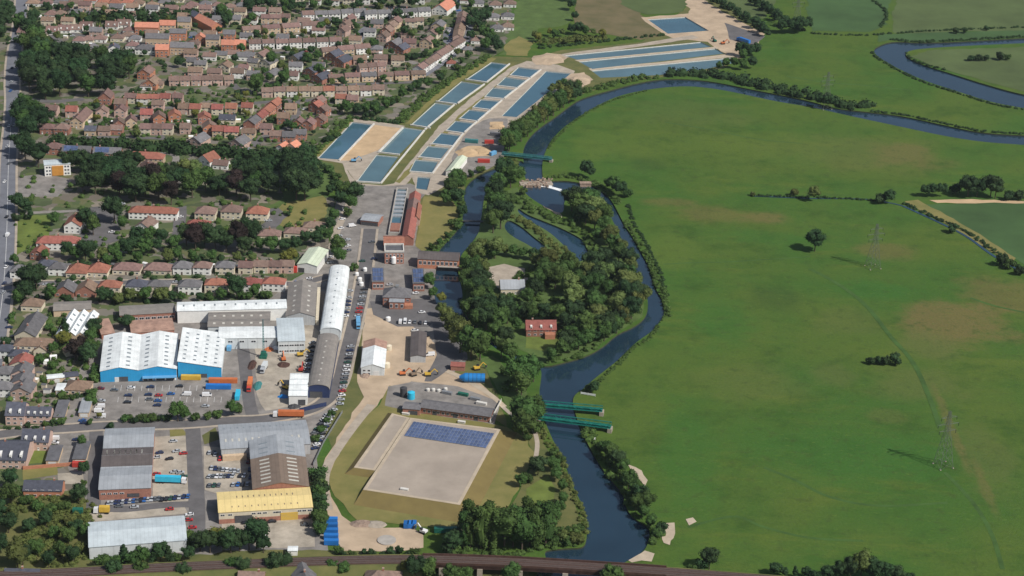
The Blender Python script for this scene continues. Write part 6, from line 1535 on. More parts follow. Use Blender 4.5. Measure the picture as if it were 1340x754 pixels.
def crown_mesh(seed, shape, material, nleaf=84):
    """unit tree: height 1, crown about the trunk top"""
    rng = np.random.default_rng(seed); V, F = [], []
    if shape == 'round':
        L = 17; cz, R, H = 0.60, 0.30, 0.27
        for i in range(L):
            d = rng.normal(size=3); d[2] = d[2]*0.8+0.2; d /= np.linalg.norm(d); f = rng.uniform(0.55, 1.0)
            c = np.array([d[0]*R*f, d[1]*R*f, cz+d[2]*H*f]); r = rng.uniform(0.105, 0.19)
            lump(V, F, rng, c, (r*0.86, r*0.86, r*0.8)); leaves(V, F, rng, c, (r, r, r*0.92), nleaf, 0.0215)
        lump(V, F, rng, (0, 0, cz-0.02), (0.25, 0.25, 0.24), ICO2)
    elif shape == 'spread':
        for i in range(20):
            t = rng.uniform(0, 6.28); f = rng.uniform(0.1, 1.0)**0.6; c = np.array([0.40*f*math.cos(t), 0.40*f*math.sin(t), 0.58+0.22*(1-f*f)+rng.uniform(-0.12, 0.08)]); r = rng.uniform(0.10, 0.18)
            lump(V, F, rng, c, (r*0.9, r*0.9, r*0.7)); leaves(V, F, rng, c, (r, r, r*0.8), nleaf, 0.0215)
        lump(V, F, rng, (0, 0, 0.55), (0.3, 0.3, 0.2), ICO2)
    elif shape == 'tall':
        for i in range(18):
            z = rng.uniform(0.16, 0.93); rr = 0.17*math.sin(math.pi*min(1, (z-0.02)/1.0))**0.6; t = rng.uniform(0, 6.28); c = np.array([rr*0.6*math.cos(t), rr*0.6*math.sin(t), z]); r = rng.uniform(0.07, 0.11)
            lump(V, F, rng, c, (r*0.9, r*0.9, r*1.2)); leaves(V, F, rng, c, (r, r, r*1.3), nleaf, 0.019)
        lump(V, F, rng, (0, 0, 0.52), (0.11, 0.11, 0.38), ICO2)
    elif shape == 'cone':
        for i in range(22):
            z = rng.uniform(0.12, 0.96); rr = 0.26*(1-z)+0.02; t = rng.uniform(0, 6.28); c = np.array([rr*0.75*math.cos(t), rr*0.75*math.sin(t), z]); r = 0.06+0.09*(1-z)
            lump(V, F, rng, c, (r, r, r*0.7)); leaves(V, F, rng, c, (r*1.1, r*1.1, r*0.8), nleaf, 0.019, 0)
        lump(V, F, rng, (0, 0, 0.45), (0.13, 0.13, 0.38), ICO2)
    elif shape == 'bush':
        for i in range(10):
            t = rng.uniform(0, 6.28); f = rng.uniform(0, 1); c = np.array([0.42*f*math.cos(t), 0.42*f*math.sin(t), rng.uniform(0.3, 0.7)]); r = rng.uniform(0.2, 0.32)
            lump(V, F, rng, c, (r*0.9, r*0.9, r*0.85)); leaves(V, F, rng, c, (r, r, r), 48, 0.055)
    return np_mesh('crown', V, F, material)
def trunk_mesh(seed, shape):
    r = random.Random(seed); b = MB()
    top = 0.55 if shape in ('round', 'spread') else 0.85
    if shape == 'bush': top = 0.4
    b.tube((0, 0, -0.02), (0.005, 0, top*0.45), 0.026, 0.019, 7); b.tube((0.005, 0, top*0.45), (0, 0.01, top), 0.019, 0.008, 7)
    for k in range(5):
        t = r.uniform(0, 6.28); z = top*r.uniform(0.4, 0.7); b.tube((0, 0, z), (0.2*math.cos(t), 0.2*math.sin(t), z+0.17), 0.011, 0.004, 5)
    return b.mesh('trunk', M['bark'])
CROWN = {}
KINDS = {'dark': ('round', 'leaf_dark', 'dark green tree'), 'mid': ('round', 'leaf_mid', 'mid green tree'), 'olive': ('round', 'leaf_olive', 'olive green tree'), 'pale': ('round', 'leaf_pale', 'pale green tree'),
         'spreadd': ('spread', 'leaf_dark', 'dark spreading tree'), 'spread': ('spread', 'leaf_mid', 'broad spreading tree'), 'poplar': ('tall', 'leaf_mid', 'tall narrow tree'), 'conifer': ('cone', 'leaf_dark', 'dark conifer'),
         'copper': ('round', 'leaf_copper', 'dark purple tree'), 'gold': ('round', 'leaf_gold', 'yellow-green tree'), 'bush': ('bush', 'leaf_mid', 'green bush'), 'bushd': ('bush', 'leaf_dark', 'dark green bush'), 'bushp': ('bush', 'leaf_olive', 'olive bush')}
sd = 100
for k, (sh, mk, _) in KINDS.items():
    CROWN[k] = []
    for i in range(3):
        sd += 1; CROWN[k].append((crown_mesh(sd, sh, M[mk]), trunk_mesh(sd, sh)))
NTREE = 0; TS = 1.45
PLAN = []
def grove(phrase, items, grp):
    """items: (x, y, height, kind)"""
    for q in items:
        bush = q[3].startswith('bush'); h = q[2]*(1.2 if bush else TS); g = G(q[0], q[1])
        PLAN.append(dict(ph=phrase, grp=grp, x=q[0], y=q[1], h=h, k=q[3], g=g, bush=bush, s=h*rnd.uniform(0.92, 1.12), rz=rnd.uniform(0, 6.28), v=rnd.randrange(3),
                         size=h/g.length if -25 < q[0] < 1365 and q[1] < 775 else 0.0))
def plant():
    """the trees that show largest become things; the rest, far small ones that read as masses, are joined"""
    for want, lim in ((False, 320), (True, 300)):
        L = sorted([t for t in PLAN if t['bush'] == want], key=lambda t: -t['size'])
        for n, t in enumerate(L): t['own'] = n < lim and t['size'] > 0
    V, F, MI, mats = [], [], [], []
    for t in PLAN:
        if t['own']: continue
        me = CROWN[t['k']][t['v']][0]; n = len(me.vertices); co = np.empty(n*3); me.vertices.foreach_get('co', co); co = co.reshape(-1, 3)*np.array([t['s'], t['s'], t['h']])
        c_, s_ = math.cos(t['rz']), math.sin(t['rz']); co = np.stack([co[:, 0]*c_-co[:, 1]*s_+t['g'].x, co[:, 0]*s_+co[:, 1]*c_+t['g'].y, co[:, 2]], 1)
        k = sum(len(q) for q in V); V.append(co); F.extend([tuple(k+i for i in p.vertices) for p in me.polygons])
        if me.materials[0] not in mats: mats.append(me.materials[0])
        MI.extend([mats.index(me.materials[0])]*len(me.polygons))
    if V:
        me = bpy.data.meshes.new('background_trees'); me.from_pydata(np.concatenate(V).tolist(), [], F)
        for q in mats: me.materials.append(q)
        me.polygons.foreach_set('material_index', MI); me.update(); tag(link('background_trees', me), 'small far trees and bushes massed between houses and fields', 'trees', None, 'stuff')
    by = {}
    for t in PLAN:
        if t['own']: by.setdefault(t['ph'], []).append(t)
    for ph, L in by.items():
        L.sort(key=lambda t: t['x'])
        for i, t in enumerate(L):
            cm, tm = CROWN[t['k']][t['v']]; o = empty('bush' if t['bush'] else 'tree', (t['g'].x, t['g'].y, 0.0), t['rz'])
            link('crown', cm, o, None, None, (t['s'], t['s'], t['h'])); link('trunk', tm, o, None, None, (t['h'], t['h'], t['h']))
            pos = '' if len(L) == 1 else ' %s from left' % ORD[i]
            tag(o, '%s,%s %s' % (KINDS[t['k']][2], pos, ph), 'bush' if t['bush'] else 'tree', t['grp'])
def fill(phrase, poly, spacing, hs, kinds, grp, seed, avoid=()):
    """trees over a piece of ground, tiers counted from the front"""
    spacing *= 1.22
    r = random.Random(seed); P = [(q.x, q.y) for q in gp(poly)]
    av = [[(q.x, q.y) for q in gp(a)] for a in avoid]
    x0, x1 = min(a for a, _ in P), max(a for a, _ in P); y0, y1 = min(b_ for _, b_ in P), max(b_ for _, b_ in P)
    pts = []; y = y0+spacing*0.3; row = 0
    while y < y1:
        x = x0+(spacing*0.5 if row % 2 else 0); L = []
        while x < x1:
            p = (x+r.uniform(-.32, .32)*spacing, y+r.uniform(-.32, .32)*spacing)
            if inside(p, P) and not in_water(p) and not any(inside(p, a) for a in av): L.append(p)
            x += spacing
        if L: pts.append(L)
        y += spacing*0.9; row += 1
    for k, L in enumerate(pts):
        items = []
        for p in L:
            q = PX((p[0], p[1], 0)); items.append((q[0], q[1], r.uniform(*hs), r.choice(kinds)))
        grove('in %s tier of %s' % (ORD[k], phrase), items, grp)
def rowtrees(phrase, p0, p1, n, hs, kinds, grp, seed=1):
    r = random.Random(seed); g0, g1 = G(*p0), G(*p1); items = []; n = max(2, round(n*(1.0 if kinds[0].startswith('bush') else 0.78)))
    for i in range(n):
        g = g0.lerp(g1, (i+r.uniform(-.25, .25))/max(1, n-1)); q = PX((g.x, g.y+r.uniform(-2, 2), 0))
        if in_water(g): continue
        items.append((q[0], q[1], r.uniform(*hs), r.choice(kinds)))
    grove(phrase, items, grp)

fill('the dark wood by the roundabout', [(24,70),(40,58),(62,60),(60,82),(100,84),(168,88),(180,112),(160,126),(128,128),(60,134),(34,128),(22,110)], 15, (13,18), ['dark','dark','spreadd','mid'], 'dark wood by the roundabout', 11)
fill('the roadside trees below the roundabout', [(28,150),(52,140),(60,165),(58,200),(56,226),(34,232),(24,205)], 13, (12,16), ['dark','mid','spreadd'], 'roadside trees', 12)
fill('the trees at the top left corner', [(-10,20),(16,18),(20,48),(16,62),(-10,66)], 14, (12,16), ['dark','spreadd'], 'top left corner trees', 13)
fill('the small dark clump top left', [(22,36),(50,30),(54,44),(28,48)], 12, (11,14), ['dark','mid'], 'small clump top left', 14)
grove('among the far top houses', [(325,18,11,'dark'),(335,15,12,'dark'),(345,14,13,'dark'),(356,17,11,'dark'),(383,10,14,'conifer'),(372,14,9,'mid'),(395,16,8,'dark'),(410,14,8,'mid'),(430,12,7,'dark'),(470,14,8,'dark'),(500,12,10,'dark'),(523,12,10,'dark'),(540,13,12,'dark'),(290,24,10,'mid'),(300,30,9,'mid'),(297,36,9,'dark')], 'trees among the far top houses')
grove('in the terrace gardens right of the estate', [(330,32,8,'mid'),(336,48,5,'mid'),(398,48,6,'gold'),(420,44,8,'mid'),(428,38,7,'gold'),(440,38,8,'dark'),(355,88,10,'mid'),(372,112,11,'mid'),(403,86,9,'mid'),(415,80,7,'mid'),(336,124,13,'mid'),(418,100,8,'mid'),(453,60,5,'pale'),(520,28,9,'dark'),(530,50,9,'dark'),(540,52,7,'pale'),(575,50,8,'mid'),(568,62,6,'mid'),(486,60,5,'mid'),(492,62,5,'dark')], 'trees in the terrace gardens')
rowtrees('on the short hedge above the green triangle', (510,80), (556,76), 9, (4,6), ['bushd'], 'bushes by the green triangle', 5)
grove('between the diagonal terrace and the top field', [(618,40,11,'dark'),(626,36,12,'dark'),(634,34,13,'dark'),(622,28,9,'dark'),(632,52,10,'mid'),(640,58,11,'mid'),(644,66,11,'dark'),(636,68,10,'mid'),(652,70,9,'dark'),(612,78,6,'mid'),(604,84,5,'mid'),(598,92,5,'bush'),(576,110,7,'dark'),(560,118,8,'mid'),(546,120,8,'dark'),(580,100,5,'bush'),(590,70,5,'mid')], 'trees by the diagonal terrace')
rowtrees('along the hedge bank beside the first beds', (426,188), (520,134), 14, (3.5,6), ['bush','bushd'], 'hedge bank bushes', 6)
rowtrees('under the brick estate by the lagoon corner', (492,150), (548,118), 8, (6,9), ['mid','dark'], 'trees at the lagoon corner', 7)
rowtrees('in the gardens above the lagoons', (446,150), (490,150), 6, (6,9), ['mid','dark'], 'garden trees above the lagoons', 8)
rowtrees('in the wood below the solar roofed houses', (92,226), (175,228), 9, (10,13), ['dark','spreadd'], 'dark wood in the middle left', 13)
fill('the big dark wood in the middle left', [(92,246),(150,236),(210,238),(245,246),(300,244),(352,240),(362,252),(350,264),(290,268),(205,270),(120,266),(80,262)], 13, (11,16), ['dark','dark','spreadd','copper','mid'], 'dark wood in the middle left', 15)
rowtrees('behind the big dark wood near the steep roof', (212,240), (255,232), 5, (9,12), ['mid','pale','dark'], 'dark wood back trees', 14)
rowtrees('between the white gabled house and park lawn', (312,236), (366,232), 6, (11,14), ['dark','dark','mid'], 'park edge trees', 15)
grove('in the dark cedar group on the park lawn', [(384,232,17,'spreadd'),(400,228,17,'dark'),(391,248,18,'spreadd'),(404,246,17,'dark'),(388,262,17,'dark'),(399,263,16,'spreadd')], 'cedars on the park lawn')
grove('around the park lawn edge', [(433,256,6,'dark'),(378,283,3,'bushd'),(420,236,5,'bush'),(430,226,5,'bush'),(440,236,5,'bush'),(446,248,6,'bush')], 'park lawn edge bushes')
grove('in the lane trees beside the yard', [(452,264,11,'mid'),(464,266,11,'dark'),(458,276,9,'mid'),(446,272,9,'dark'),(437,292,8,'mid'),(432,304,8,'dark'),(428,318,8,'mid'),(441,334,10,'mid'),(443,346,9,'mid'),(455,284,6,'bush'),(463,415-60,5,'bush')], 'lane trees')
grove('in the court gardens', [(22,275,9,'dark'),(34,280,8,'dark'),(40,288,7,'conifer'),(20,290,5,'bushd'),(72,296,8,'mid'),(114,300,11,'dark'),(122,308,10,'mid'),(150,292,14,'dark'),(160,302,8,'mid'),(88,338,9,'dark'),(100,342,8,'mid'),(112,342,11,'dark'),(120,336,8,'dark'),(60,342,6,'mid'),(135,345,8,'olive'),(150,340,9,'mid'),(165,335,9,'dark'),(175,332,9,'dark'),(190,335,9,'mid'),(205,332,8,'dark')], 'court garden trees')
grove('in the dark garden wood under the courts', [(180,322,10,'dark'),(196,320,9,'mid'),(212,322,9,'dark'),(228,330,9,'mid'),(244,322,12,'dark'),(256,326,13,'copper'),(268,320,12,'dark'),(282,326,12,'dark'),(296,330,10,'dark'),(312,326,15,'copper'),(326,322,15,'dark'),(320,334,10,'dark'),(340,330,8,'mid'),(356,332,9,'mid'),(372,332,8,'dark'),(386,330,8,'dark'),(400,322,8,'dark'),(414,322,8,'dark'),(420,312,7,'dark')], 'garden wood under the courts')
grove('behind the upper street row', [(180,346,7,'mid'),(220,346,8,'olive'),(232,342,8,'mid'),(252,344,7,'mid'),(278,344,7,'mid'),(310,345,6,'olive'),(330,344,5,'pale'),(375,346,7,'gold'),(382,344,7,'gold'),(140,350,7,'mid'),(155,345,6,'mid')], 'trees behind the upper street')
grove('near the main road at left', [(40,384,14,'dark'),(48,380,13,'dark'),(33,396,10,'dark'),(24,400,8,'mid'),(66,394,8,'mid'),(20,348,6,'mid'),(16,420,5,'bush'),(64,432,4,'bush'),(86,445,10,'conifer'),(84,455,8,'gold'),(100,472,10,'copper'),(108,465,9,'copper'),(116,478,10,'dark'),(122,468,9,'mid'),(120,450,8,'mid'),(125,440,9,'dark'),(70,465,6,'mid'),(52,480,6,'mid'),(70,484,5,'bush'),(8,460,7,'dark')], 'trees near the main road')
rowtrees('in the hedge left of the two-gabled warehouse', (124,490), (120,530), 4, (4,6), ['bush'], 'hedge by the warehouse', 16)
rowtrees('behind the lower semis', (135,398), (228,397), 11, (5,8), ['mid','dark','olive'], 'trees behind the lower semis', 17)
rowtrees('behind the lower semis, right part', (240,396), (345,392), 9, (4,7), ['mid','dark','bush'], 'trees behind the lower semis', 18)
grove('by the white works', [(310,392,12,'dark'),(334,390,7,'mid'),(164,432,7,'dark'),(168,425,5,'bush')], 'trees by the white works')
rowtrees('in the hedge below the car park', (162,553), (222,551), 9, (3,4.5), ['bush','bushd'], 'car park hedge', 19)
grove('at the car park bottom edge', [(233,552,9,'mid'),(242,551,6,'mid'),(256,550,4,'bush'),(272,549,4,'bush'),(285,547,4,'bush'),(305,545,7,'mid'),(312,540,5,'bush'),(130,548,3,'gold'),(118,556,3,'bush')], 'car park edge trees')
grove('before the brick blocks', [(145,563,4,'bushd'),(60,558,3,'bush'),(70,556,3,'bushd'),(80,556,3,'bush'),(85,524,3,'bush'),(95,524,3,'bush'),(108,585,5,'mid'),(110,622,6,'dark'),(104,660,8,'dark'),(36,560,3,'bushd'),(110,636,3,'bush')], 'bushes before the brick blocks')
rowtrees('in the hedge right of the yellow warehouse', (416,628), (420,705), 12, (5,7.5), ['bush','bushd','mid'], 'hedge right of the yellow warehouse', 20)
rowtrees('in the hedge strip by the grey mesh fence', (414,578), (432,548), 5, (3,4), ['bush'], 'hedge by the mesh fence', 21)
grove('below the yellow warehouse yard', [(262,722,8,'dark'),(275,724,9,'dark'),(284,716,8,'gold'),(292,722,9,'mid'),(302,724,10,'dark'),(314,722,9,'dark'),(326,720,9,'dark'),(336,718,12,'dark'),(345,724,7,'dark'),(246,706,5,'bush'),(250,716,5,'bush')], 'trees below the yellow yard')
rowtrees('along the railway before the white warehouse', (128,742), (246,734), 14, (4,8), ['mid','dark','bush','conifer'], 'railway trees left', 22)
fill('the waste ground trees at lower left', [(-10,640),(20,640),(26,668),(18,700),(30,720),(60,742),(-10,752)], 13, (7,11), ['mid','dark','olive'], 'waste ground trees', 16)
grove('on the rough waste ground', [(34,660,5,'bush'),(50,668,5,'bush'),(66,672,5,'bush'),(84,668,5,'bush'),(60,690,7,'dark'),(38,698,6,'dark'),(72,708,6,'mid'),(90,712,7,'mid'),(100,700,6,'dark'),(48,728,7,'mid'),(80,732,7,'mid'),(96,738,7,'dark'),(64,744,7,'dark'),(104,722,5,'bushp'),(112,705,6,'mid'),(30,740,8,'dark'),(88,688,5,'bushp'),(20,655,7,'mid')], 'bushes on the waste ground')
grove('in front of the railway at the bottom', [(150,760,8,'dark'),(185,758,7,'mid'),(305,752,7,'mid'),(318,756,8,'dark'),(360,754,9,'dark'),(372,750,8,'dark'),(435,752,6,'mid'),(450,756,6,'mid'),(545,760,10,'dark'),(560,758,9,'mid'),(590,766,8,'mid'),(610,764,7,'mid'),(668,768,9,'mid'),(800,770,9,'mid'),(530,752,6,'gold'),(240,760,7,'dark')], 'trees before the railway')
rowtrees('in the low hedge above the railway', (440,728), (545,727), 10, (2.5,4), ['bush','bushd'], 'hedge above the railway', 23)
rowtrees('in the poplar group by the viaduct', (606,720), (712,716), 14, (13,17), ['poplar','poplar','mid'], 'poplars by the viaduct', 24)
rowtrees('in the back line of the poplar group', (612,708), (718,702), 10, (12,16), ['poplar','mid'], 'poplars by the viaduct', 25)
grove('left of the poplars by the green container', [(592,722,8,'dark'),(600,716,8,'dark'),(585,724,5,'bushd')], 'bushes left of the poplars')
grove('on the rough river verge by the reservoir', [(683,638,6,'mid'),(690,632,5,'bush'),(704,622,8,'dark'),(722,618,7,'mid'),(728,630,6,'mid'),(735,645,6,'mid'),(736,662,6,'mid'),(732,674,6,'mid'),(728,684,6,'mid'),(700,612,5,'bush'),(724,596,4,'bush'),(735,605,4,'bush'),(716,676,4,'bush'),(690,576,4,'bush')], 'verge bushes')
rowtrees('on the rough point above the viaduct', (722,714), (760,712), 7, (3,5), ['bush','bushp'], 'bushes on the point', 26)
rowtrees('on the rough point, upper line', (730,704), (764,694), 6, (3,5), ['bush','bushp'], 'bushes on the point', 27)
def scatter(phrase, poly, n, hs, kinds, grp, seed):
    r = random.Random(seed); P = [(q.x, q.y) for q in gp(poly)]; hp = [t.matrix_basis @ Vector((5, 4.5, 0)) for t in HOUSES]; items = []; k = 0
    x0, x1 = min(a for a, _ in P), max(a for a, _ in P); y0, y1 = min(b_ for _, b_ in P), max(b_ for _, b_ in P)
    while len(items) < n and k < n*40:
        k += 1; p = Vector((r.uniform(x0, x1), r.uniform(y0, y1), 0))
        if inside(p, P) and not in_water(p) and all((q-p).length > 8.5 for q in hp): q = PX(p); items.append((q[0], q[1], r.uniform(*hs), r.choice(kinds)))
    grove(phrase, items, grp)
scatter('scattered in the left top gardens', [(40,10),(320,10),(320,120),(240,100),(180,80),(60,60)], 40, (4,7), ['mid','dark','dark','olive'], 'scattered garden trees', 1)
scatter('scattered in the middle top gardens', [(320,8),(470,8),(470,118),(320,122)], 40, (4,7), ['mid','dark','olive'], 'scattered garden trees', 2)
scatter('scattered in the right top gardens', [(470,8),(650,8),(640,50),(550,112),(470,118)], 32, (4,7), ['mid','dark','olive'], 'scattered garden trees', 3)
scatter('scattered in the brick estate', [(60,145),(230,128),(440,118),(450,140),(400,195),(240,190),(60,176)], 40, (3.5,6), ['mid','dark','olive','gold'], 'scattered garden trees', 4)
# west bank big trees
grove('over the narrow tail race', [(612,416,10,'mid'),(624,432,10,'mid'),(636,432,11,'dark'),(648,446,10,'mid'),(642,424,11,'mid'),(628,420,11,'dark'),(656,468,9,'mid'),(668,474,9,'mid'),(662,452,9,'dark')], 'tail race trees')
grove('on the bank beside the gravel yard', [(592,446,13,'olive'),(602,462,15,'olive'),(616,470,15,'mid'),(628,472,14,'mid'),(585,430,10,'olive'),(578,415,7,'olive'),(566,392,6,'mid'),(562,378,8,'mid'),(578,398,6,'gold')], 'bank trees by the gravel yard')
grove('on the bank above the pipe bridges', [(676,512,14,'mid'),(688,508,15,'mid'),(682,520,12,'mid'),(698,500,10,'mid'),(664,512,6,'bush'),(690,566,15,'mid'),(680,558,13,'mid'),(697,556,13,'mid'),(684,574,12,'mid'),(702,566,6,'bush'),(660,492,5,'bush')], 'bank trees above the bridges')
# island
CUT = [[(682,404),(738,402),(742,446),(728,468),(680,462)], [(634,342),(700,342),(706,404),(640,402)], [(690,340),(760,340),(764,352),(700,356)]]
fill('the island wood', [(608,372),(618,348),(645,338),(690,334),(712,342),(750,348),(782,350),(806,338),(822,352),(838,384),(840,412),(806,436),(772,462),(716,474),(694,460),(650,440),(616,408)], 11.5, (9,13.5), ['mid','mid','olive','dark','dark','pale'], 'island wood', 21, CUT)
rowtrees('on the lower island water edge', (722,474), (800,441), 10, (7,10), ['mid','mid','dark'], 'island edge trees', 41)
rowtrees('on the right island water edge', (806,436), (843,398), 7, (8,11), ['mid','mid','olive'], 'island edge trees', 42)
rowtrees('on the upper right island water edge', (840,390), (812,332), 7, (7,10), ['mid','olive'], 'island edge trees', 43)
grove('on the left side of the island wood', [(610,378,10,'mid'),(620,372,11,'dark'),(616,392,11,'mid'),(628,384,12,'dark'),(626,404,11,'mid'),(636,396,11,'mid'),(632,362,9,'olive'),(640,412,10,'dark'),(652,420,9,'mid'),(664,424,9,'dark'),(678,420,8,'mid'),(690,400,9,'mid'),(700,392,10,'dark'),(706,378,10,'mid'),(622,354,8,'mid'),(646,340,7,'mid'),(700,350,7,'olive'),(720,352,7,'mid')], 'island left trees')
grove('below the island ponds', [(636,328,6,'mid'),(648,332,6.5,'mid'),(660,335,6,'olive'),(672,337,6.5,'mid'),(684,339,6,'mid'),(697,341,6.5,'dark'),(710,343,6.5,'mid'),(724,346,6,'olive'),(738,350,6.5,'mid')], 'trees below the ponds')
grove('around the red brick cottage', [(684,420,9,'dark'),(696,422,10,'mid'),(712,423,10,'dark'),(728,424,10,'mid'),(740,434,9,'dark'),(748,446,8,'mid'),(752,458,7,'mid'),(738,460,5,'mid'),(676,436,8,'mid')], 'trees around the cottage')
grove('at the foot of the leat', [(648,290,17,'mid'),(655,300,16,'dark'),(645,305,13,'mid'),(662,282,13,'mid'),(630,332,8,'olive'),(640,338,8,'mid'),(622,345,8,'mid'),(612,356,7,'mid')], 'trees at the leat')
grove('between the leat and the river', [(660,238,14,'dark'),(668,246,13,'mid'),(676,240,10,'mid'),(652,250,10,'mid'),(640,262,9,'mid'),(648,262,11,'dark'),(684,255,5,'bush'),(672,226,8,'olive')], 'trees between leat and river')
grove('on the leat west bank', [(590,258,11,'mid'),(598,270,10,'dark'),(585,270,9,'mid'),(603,250,9,'mid'),(596,244,10,'mid'),(604,285,7,'dark'),(592,296,5,'bush'),(598,300,5,'bush'),(585,312,4,'bush'),(575,320,4,'bush'),(565,327,4,'bush'),(606,236,6,'bush'),(616,232,5,'bush'),(628,226,5,'bush')], 'leat west bank trees')
grove('on the point below the weir pool', [(748,276,13,'dark'),(758,284,13,'mid'),(770,280,14,'mid'),(780,288,13,'pale'),(790,294,12,'mid'),(766,294,11,'dark'),(778,302,11,'olive'),(790,306,10,'mid'),(800,316,9,'olive'),(795,322,10,'olive'),(802,330,9,'mid'),(783,318,8,'mid'),(808,338,7,'mid'),(776,270,10,'dark'),(752,292,6,'bush')], 'trees below the weir pool')
grove('right of the weir', [(767,233,10,'dark'),(773,234,7,'dark'),(803,252,9,'mid'),(812,258,9,'dark'),(796,248,7,'mid'),(820,258,6,'bush')], 'trees right of the weir')
rowtrees('on the west bank below the big lagoon', (668,196), (752,130), 17, (11.5,15), ['mid','mid','olive','dark'], 'west bank trees', 28)
rowtrees('in the front line of the west bank', (664,200), (700,168), 7, (9,12), ['mid'], 'west bank trees', 29)
grove('at the lagoon corner by the river', [(752,135,11,'dark'),(746,128,10,'mid'),(738,122,9,'mid'),(722,124,7,'olive'),(730,122,8,'olive')], 'lagoon corner trees')
# meadow
grove('beneath the riverside pylon', [(1072,141,9,'dark'),(1082,143,10,'dark'),(1090,142,8,'dark')], 'trees under the pylon')
grove('alone in the middle of the meadow', [(1066,329,11.5,'dark')], 'lone tree')
grove('in the small dark clump in the meadow', [(1140,477,4.5,'bushd'),(1149,477,4.5,'bushd'),(1158,478,5.5,'bushd'),(1171,477,6.5,'bushd')], 'meadow clump')
grove('on the ditch across the meadow', [(1064,264,8.5,'olive'),(1038,256,5,'bushp'),(1152,266,7,'bushd'),(1163,267,8,'dark'),(1210,258,7,'dark'),(1220,258,8,'dark'),(1232,258,8,'dark'),(1250,254,7,'bushd'),(1266,258,12,'dark'),(1278,258,11,'dark'),(1296,258,13,'dark'),(1302,260,11,'dark'),(1320,262,7,'bushd'),(1333,262,7,'bushd'),(985,257,3,'bushp')], 'trees on the ditch')
grove('on the stream beside the farm track', [(1247,305,6,'bushd'),(1310,348,8,'bushd'),(1320,352,6,'bush'),(1335,360,6,'bushd')], 'trees on the stream')
grove('at the bottom edge of the meadow', [(928,745,9,'dark'),(918,747,6,'bushd'),(905,748,4,'bush'),(1014,753,5,'dark'),(1026,756,4,'dark'),(1040,756,4.5,'conifer'),(1054,757,4.5,'dark'),(1082,760,6,'dark'),(1098,760,7.5,'dark'),(1112,760,9,'dark'),(1126,757,11,'olive'),(1142,760,9,'dark'),(1158,762,8,'dark'),(1172,764,7,'dark'),(1190,766,5,'dark'),(1065,762,6,'bushd')], 'trees at the bottom of the meadow')
grove('on the meadow bank beside the bridges', [(777,516,6,'dark'),(770,514,4,'bush'),(792,600,8,'mid'),(800,606,8,'mid'),(808,614,8,'dark'),(815,622,7,'mid'),(822,640,8,'mid'),(830,652,8,'mid'),(838,660,8,'dark'),(845,668,8,'mid'),(832,668,7,'mid'),(842,680,6,'mid'),(852,692,6,'mid'),(858,704,5,'bush'),(866,700,6,'bushd'),(786,590,5,'bush'),(820,632,6,'bush')], 'meadow bank trees')
grove('along the far fields', [(988,38,9,'dark'),(996,44,9,'dark'),(975,30,8,'dark'),(965,24,8,'dark'),(955,18,8,'dark'),(945,12,8,'dark'),(935,6,8,'dark'),(1000,48,8,'dark'),(1006,22,9,'dark'),(1016,28,9,'dark'),(1026,36,9,'dark'),(1036,44,11,'dark'),(1046,44,12,'dark'),(1054,42,11,'dark'),(1022,44,10,'dark'),(1000,15,8,'dark'),(990,8,8,'dark'),(980,0,8,'dark')], 'far field trees')
grove('on the far lagoon bank', [(968,74,10,'dark'),(978,76,10,'dark'),(988,74,9,'dark'),(972,80,8,'mid'),(950,90,7,'mid'),(960,90,8,'mid'),(972,92,8,'mid'),(984,90,8,'dark'),(940,92,6,'mid')], 'far lagoon bank trees')
grove('in the bright scrub above the lagoons', [(704,56,7,'gold'),(714,60,6,'pale'),(726,52,7,'mid'),(735,48,6,'pale'),(748,46,8,'dark'),(757,46,9,'dark'),(766,48,8,'mid'),(776,48,6,'pale'),(788,50,6,'gold'),(720,48,6,'gold'),(752,28,7,'dark'),(748,14,9,'dark'),(744,2,9,'dark'),(700,52,6,'olive'),(740,58,5,'bushp'),(760,56,5,'bushp')], 'bright scrub trees')
grove('in the far loop field', [(1270,80,5,'bushd'),(1280,80,6,'bushd'),(1290,80,5,'bushd'),(1308,79,7,'bushd'),(1318,79,5,'bush'),(1250,44,5,'bushd'),(1262,44,5,'bushd'),(1290,40,4,'bushd')], 'far loop bushes')

plant()
# ------------------------------------------------------------------ scrub belts and hedges: continuous masses
def belt(name, label, cat, pts, width, h, material, seed, kind='stuff', dens=1.0, leafs=26):
    rng = np.random.default_rng(seed); P = catmull(gp(pts), 5); V, F = [], []
    for i in range(len(P)-1):
        a, b_ = P[i], P[i+1]; n = max(1, int((b_-a).length*max(width, h*1.3)/(h*h)*0.8*dens)); d = (b_-a); nn = Vector((-d.y, d.x, 0)).normalized()
        for k in range(n):
            c = a.lerp(b_, rng.uniform(0, 1))+nn*rng.uniform(-width/2, width/2)
            if in_water(c): continue
            r = h*rng.uniform(0.45, 0.85); cc = (c.x, c.y, r*0.35)
            lump(V, F, rng, cc, (r, r, r*0.8)); leaves(V, F, rng, cc, (r*1.08, r*1.08, r*0.9), leafs, 0.2*r, 0.6)
    if not V: return
    o = link(name, np_mesh(name, V, F, M[material])); tag(o, label, cat, None, kind); return o
belt('riverbank_scrub', 'dark scrub along the far river arm, left stretch', 'scrub', [(868,101),(900,98),(940,100),(980,108),(1010,116)], 18, 6.0, 'scrub_dark', 31)
belt('riverbank_scrub', 'dark scrub along the far river arm below the pylon', 'scrub', [(1010,116),(1050,124),(1075,132),(1100,136),(1140,143)], 20, 6.0, 'scrub_dark', 32)
belt('riverbank_scrub', 'green bank scrub between the lagoons and the river', 'scrub', [(765,122),(800,112),(830,105),(862,100)], 9, 3.6, 'scrub_mid', 33)
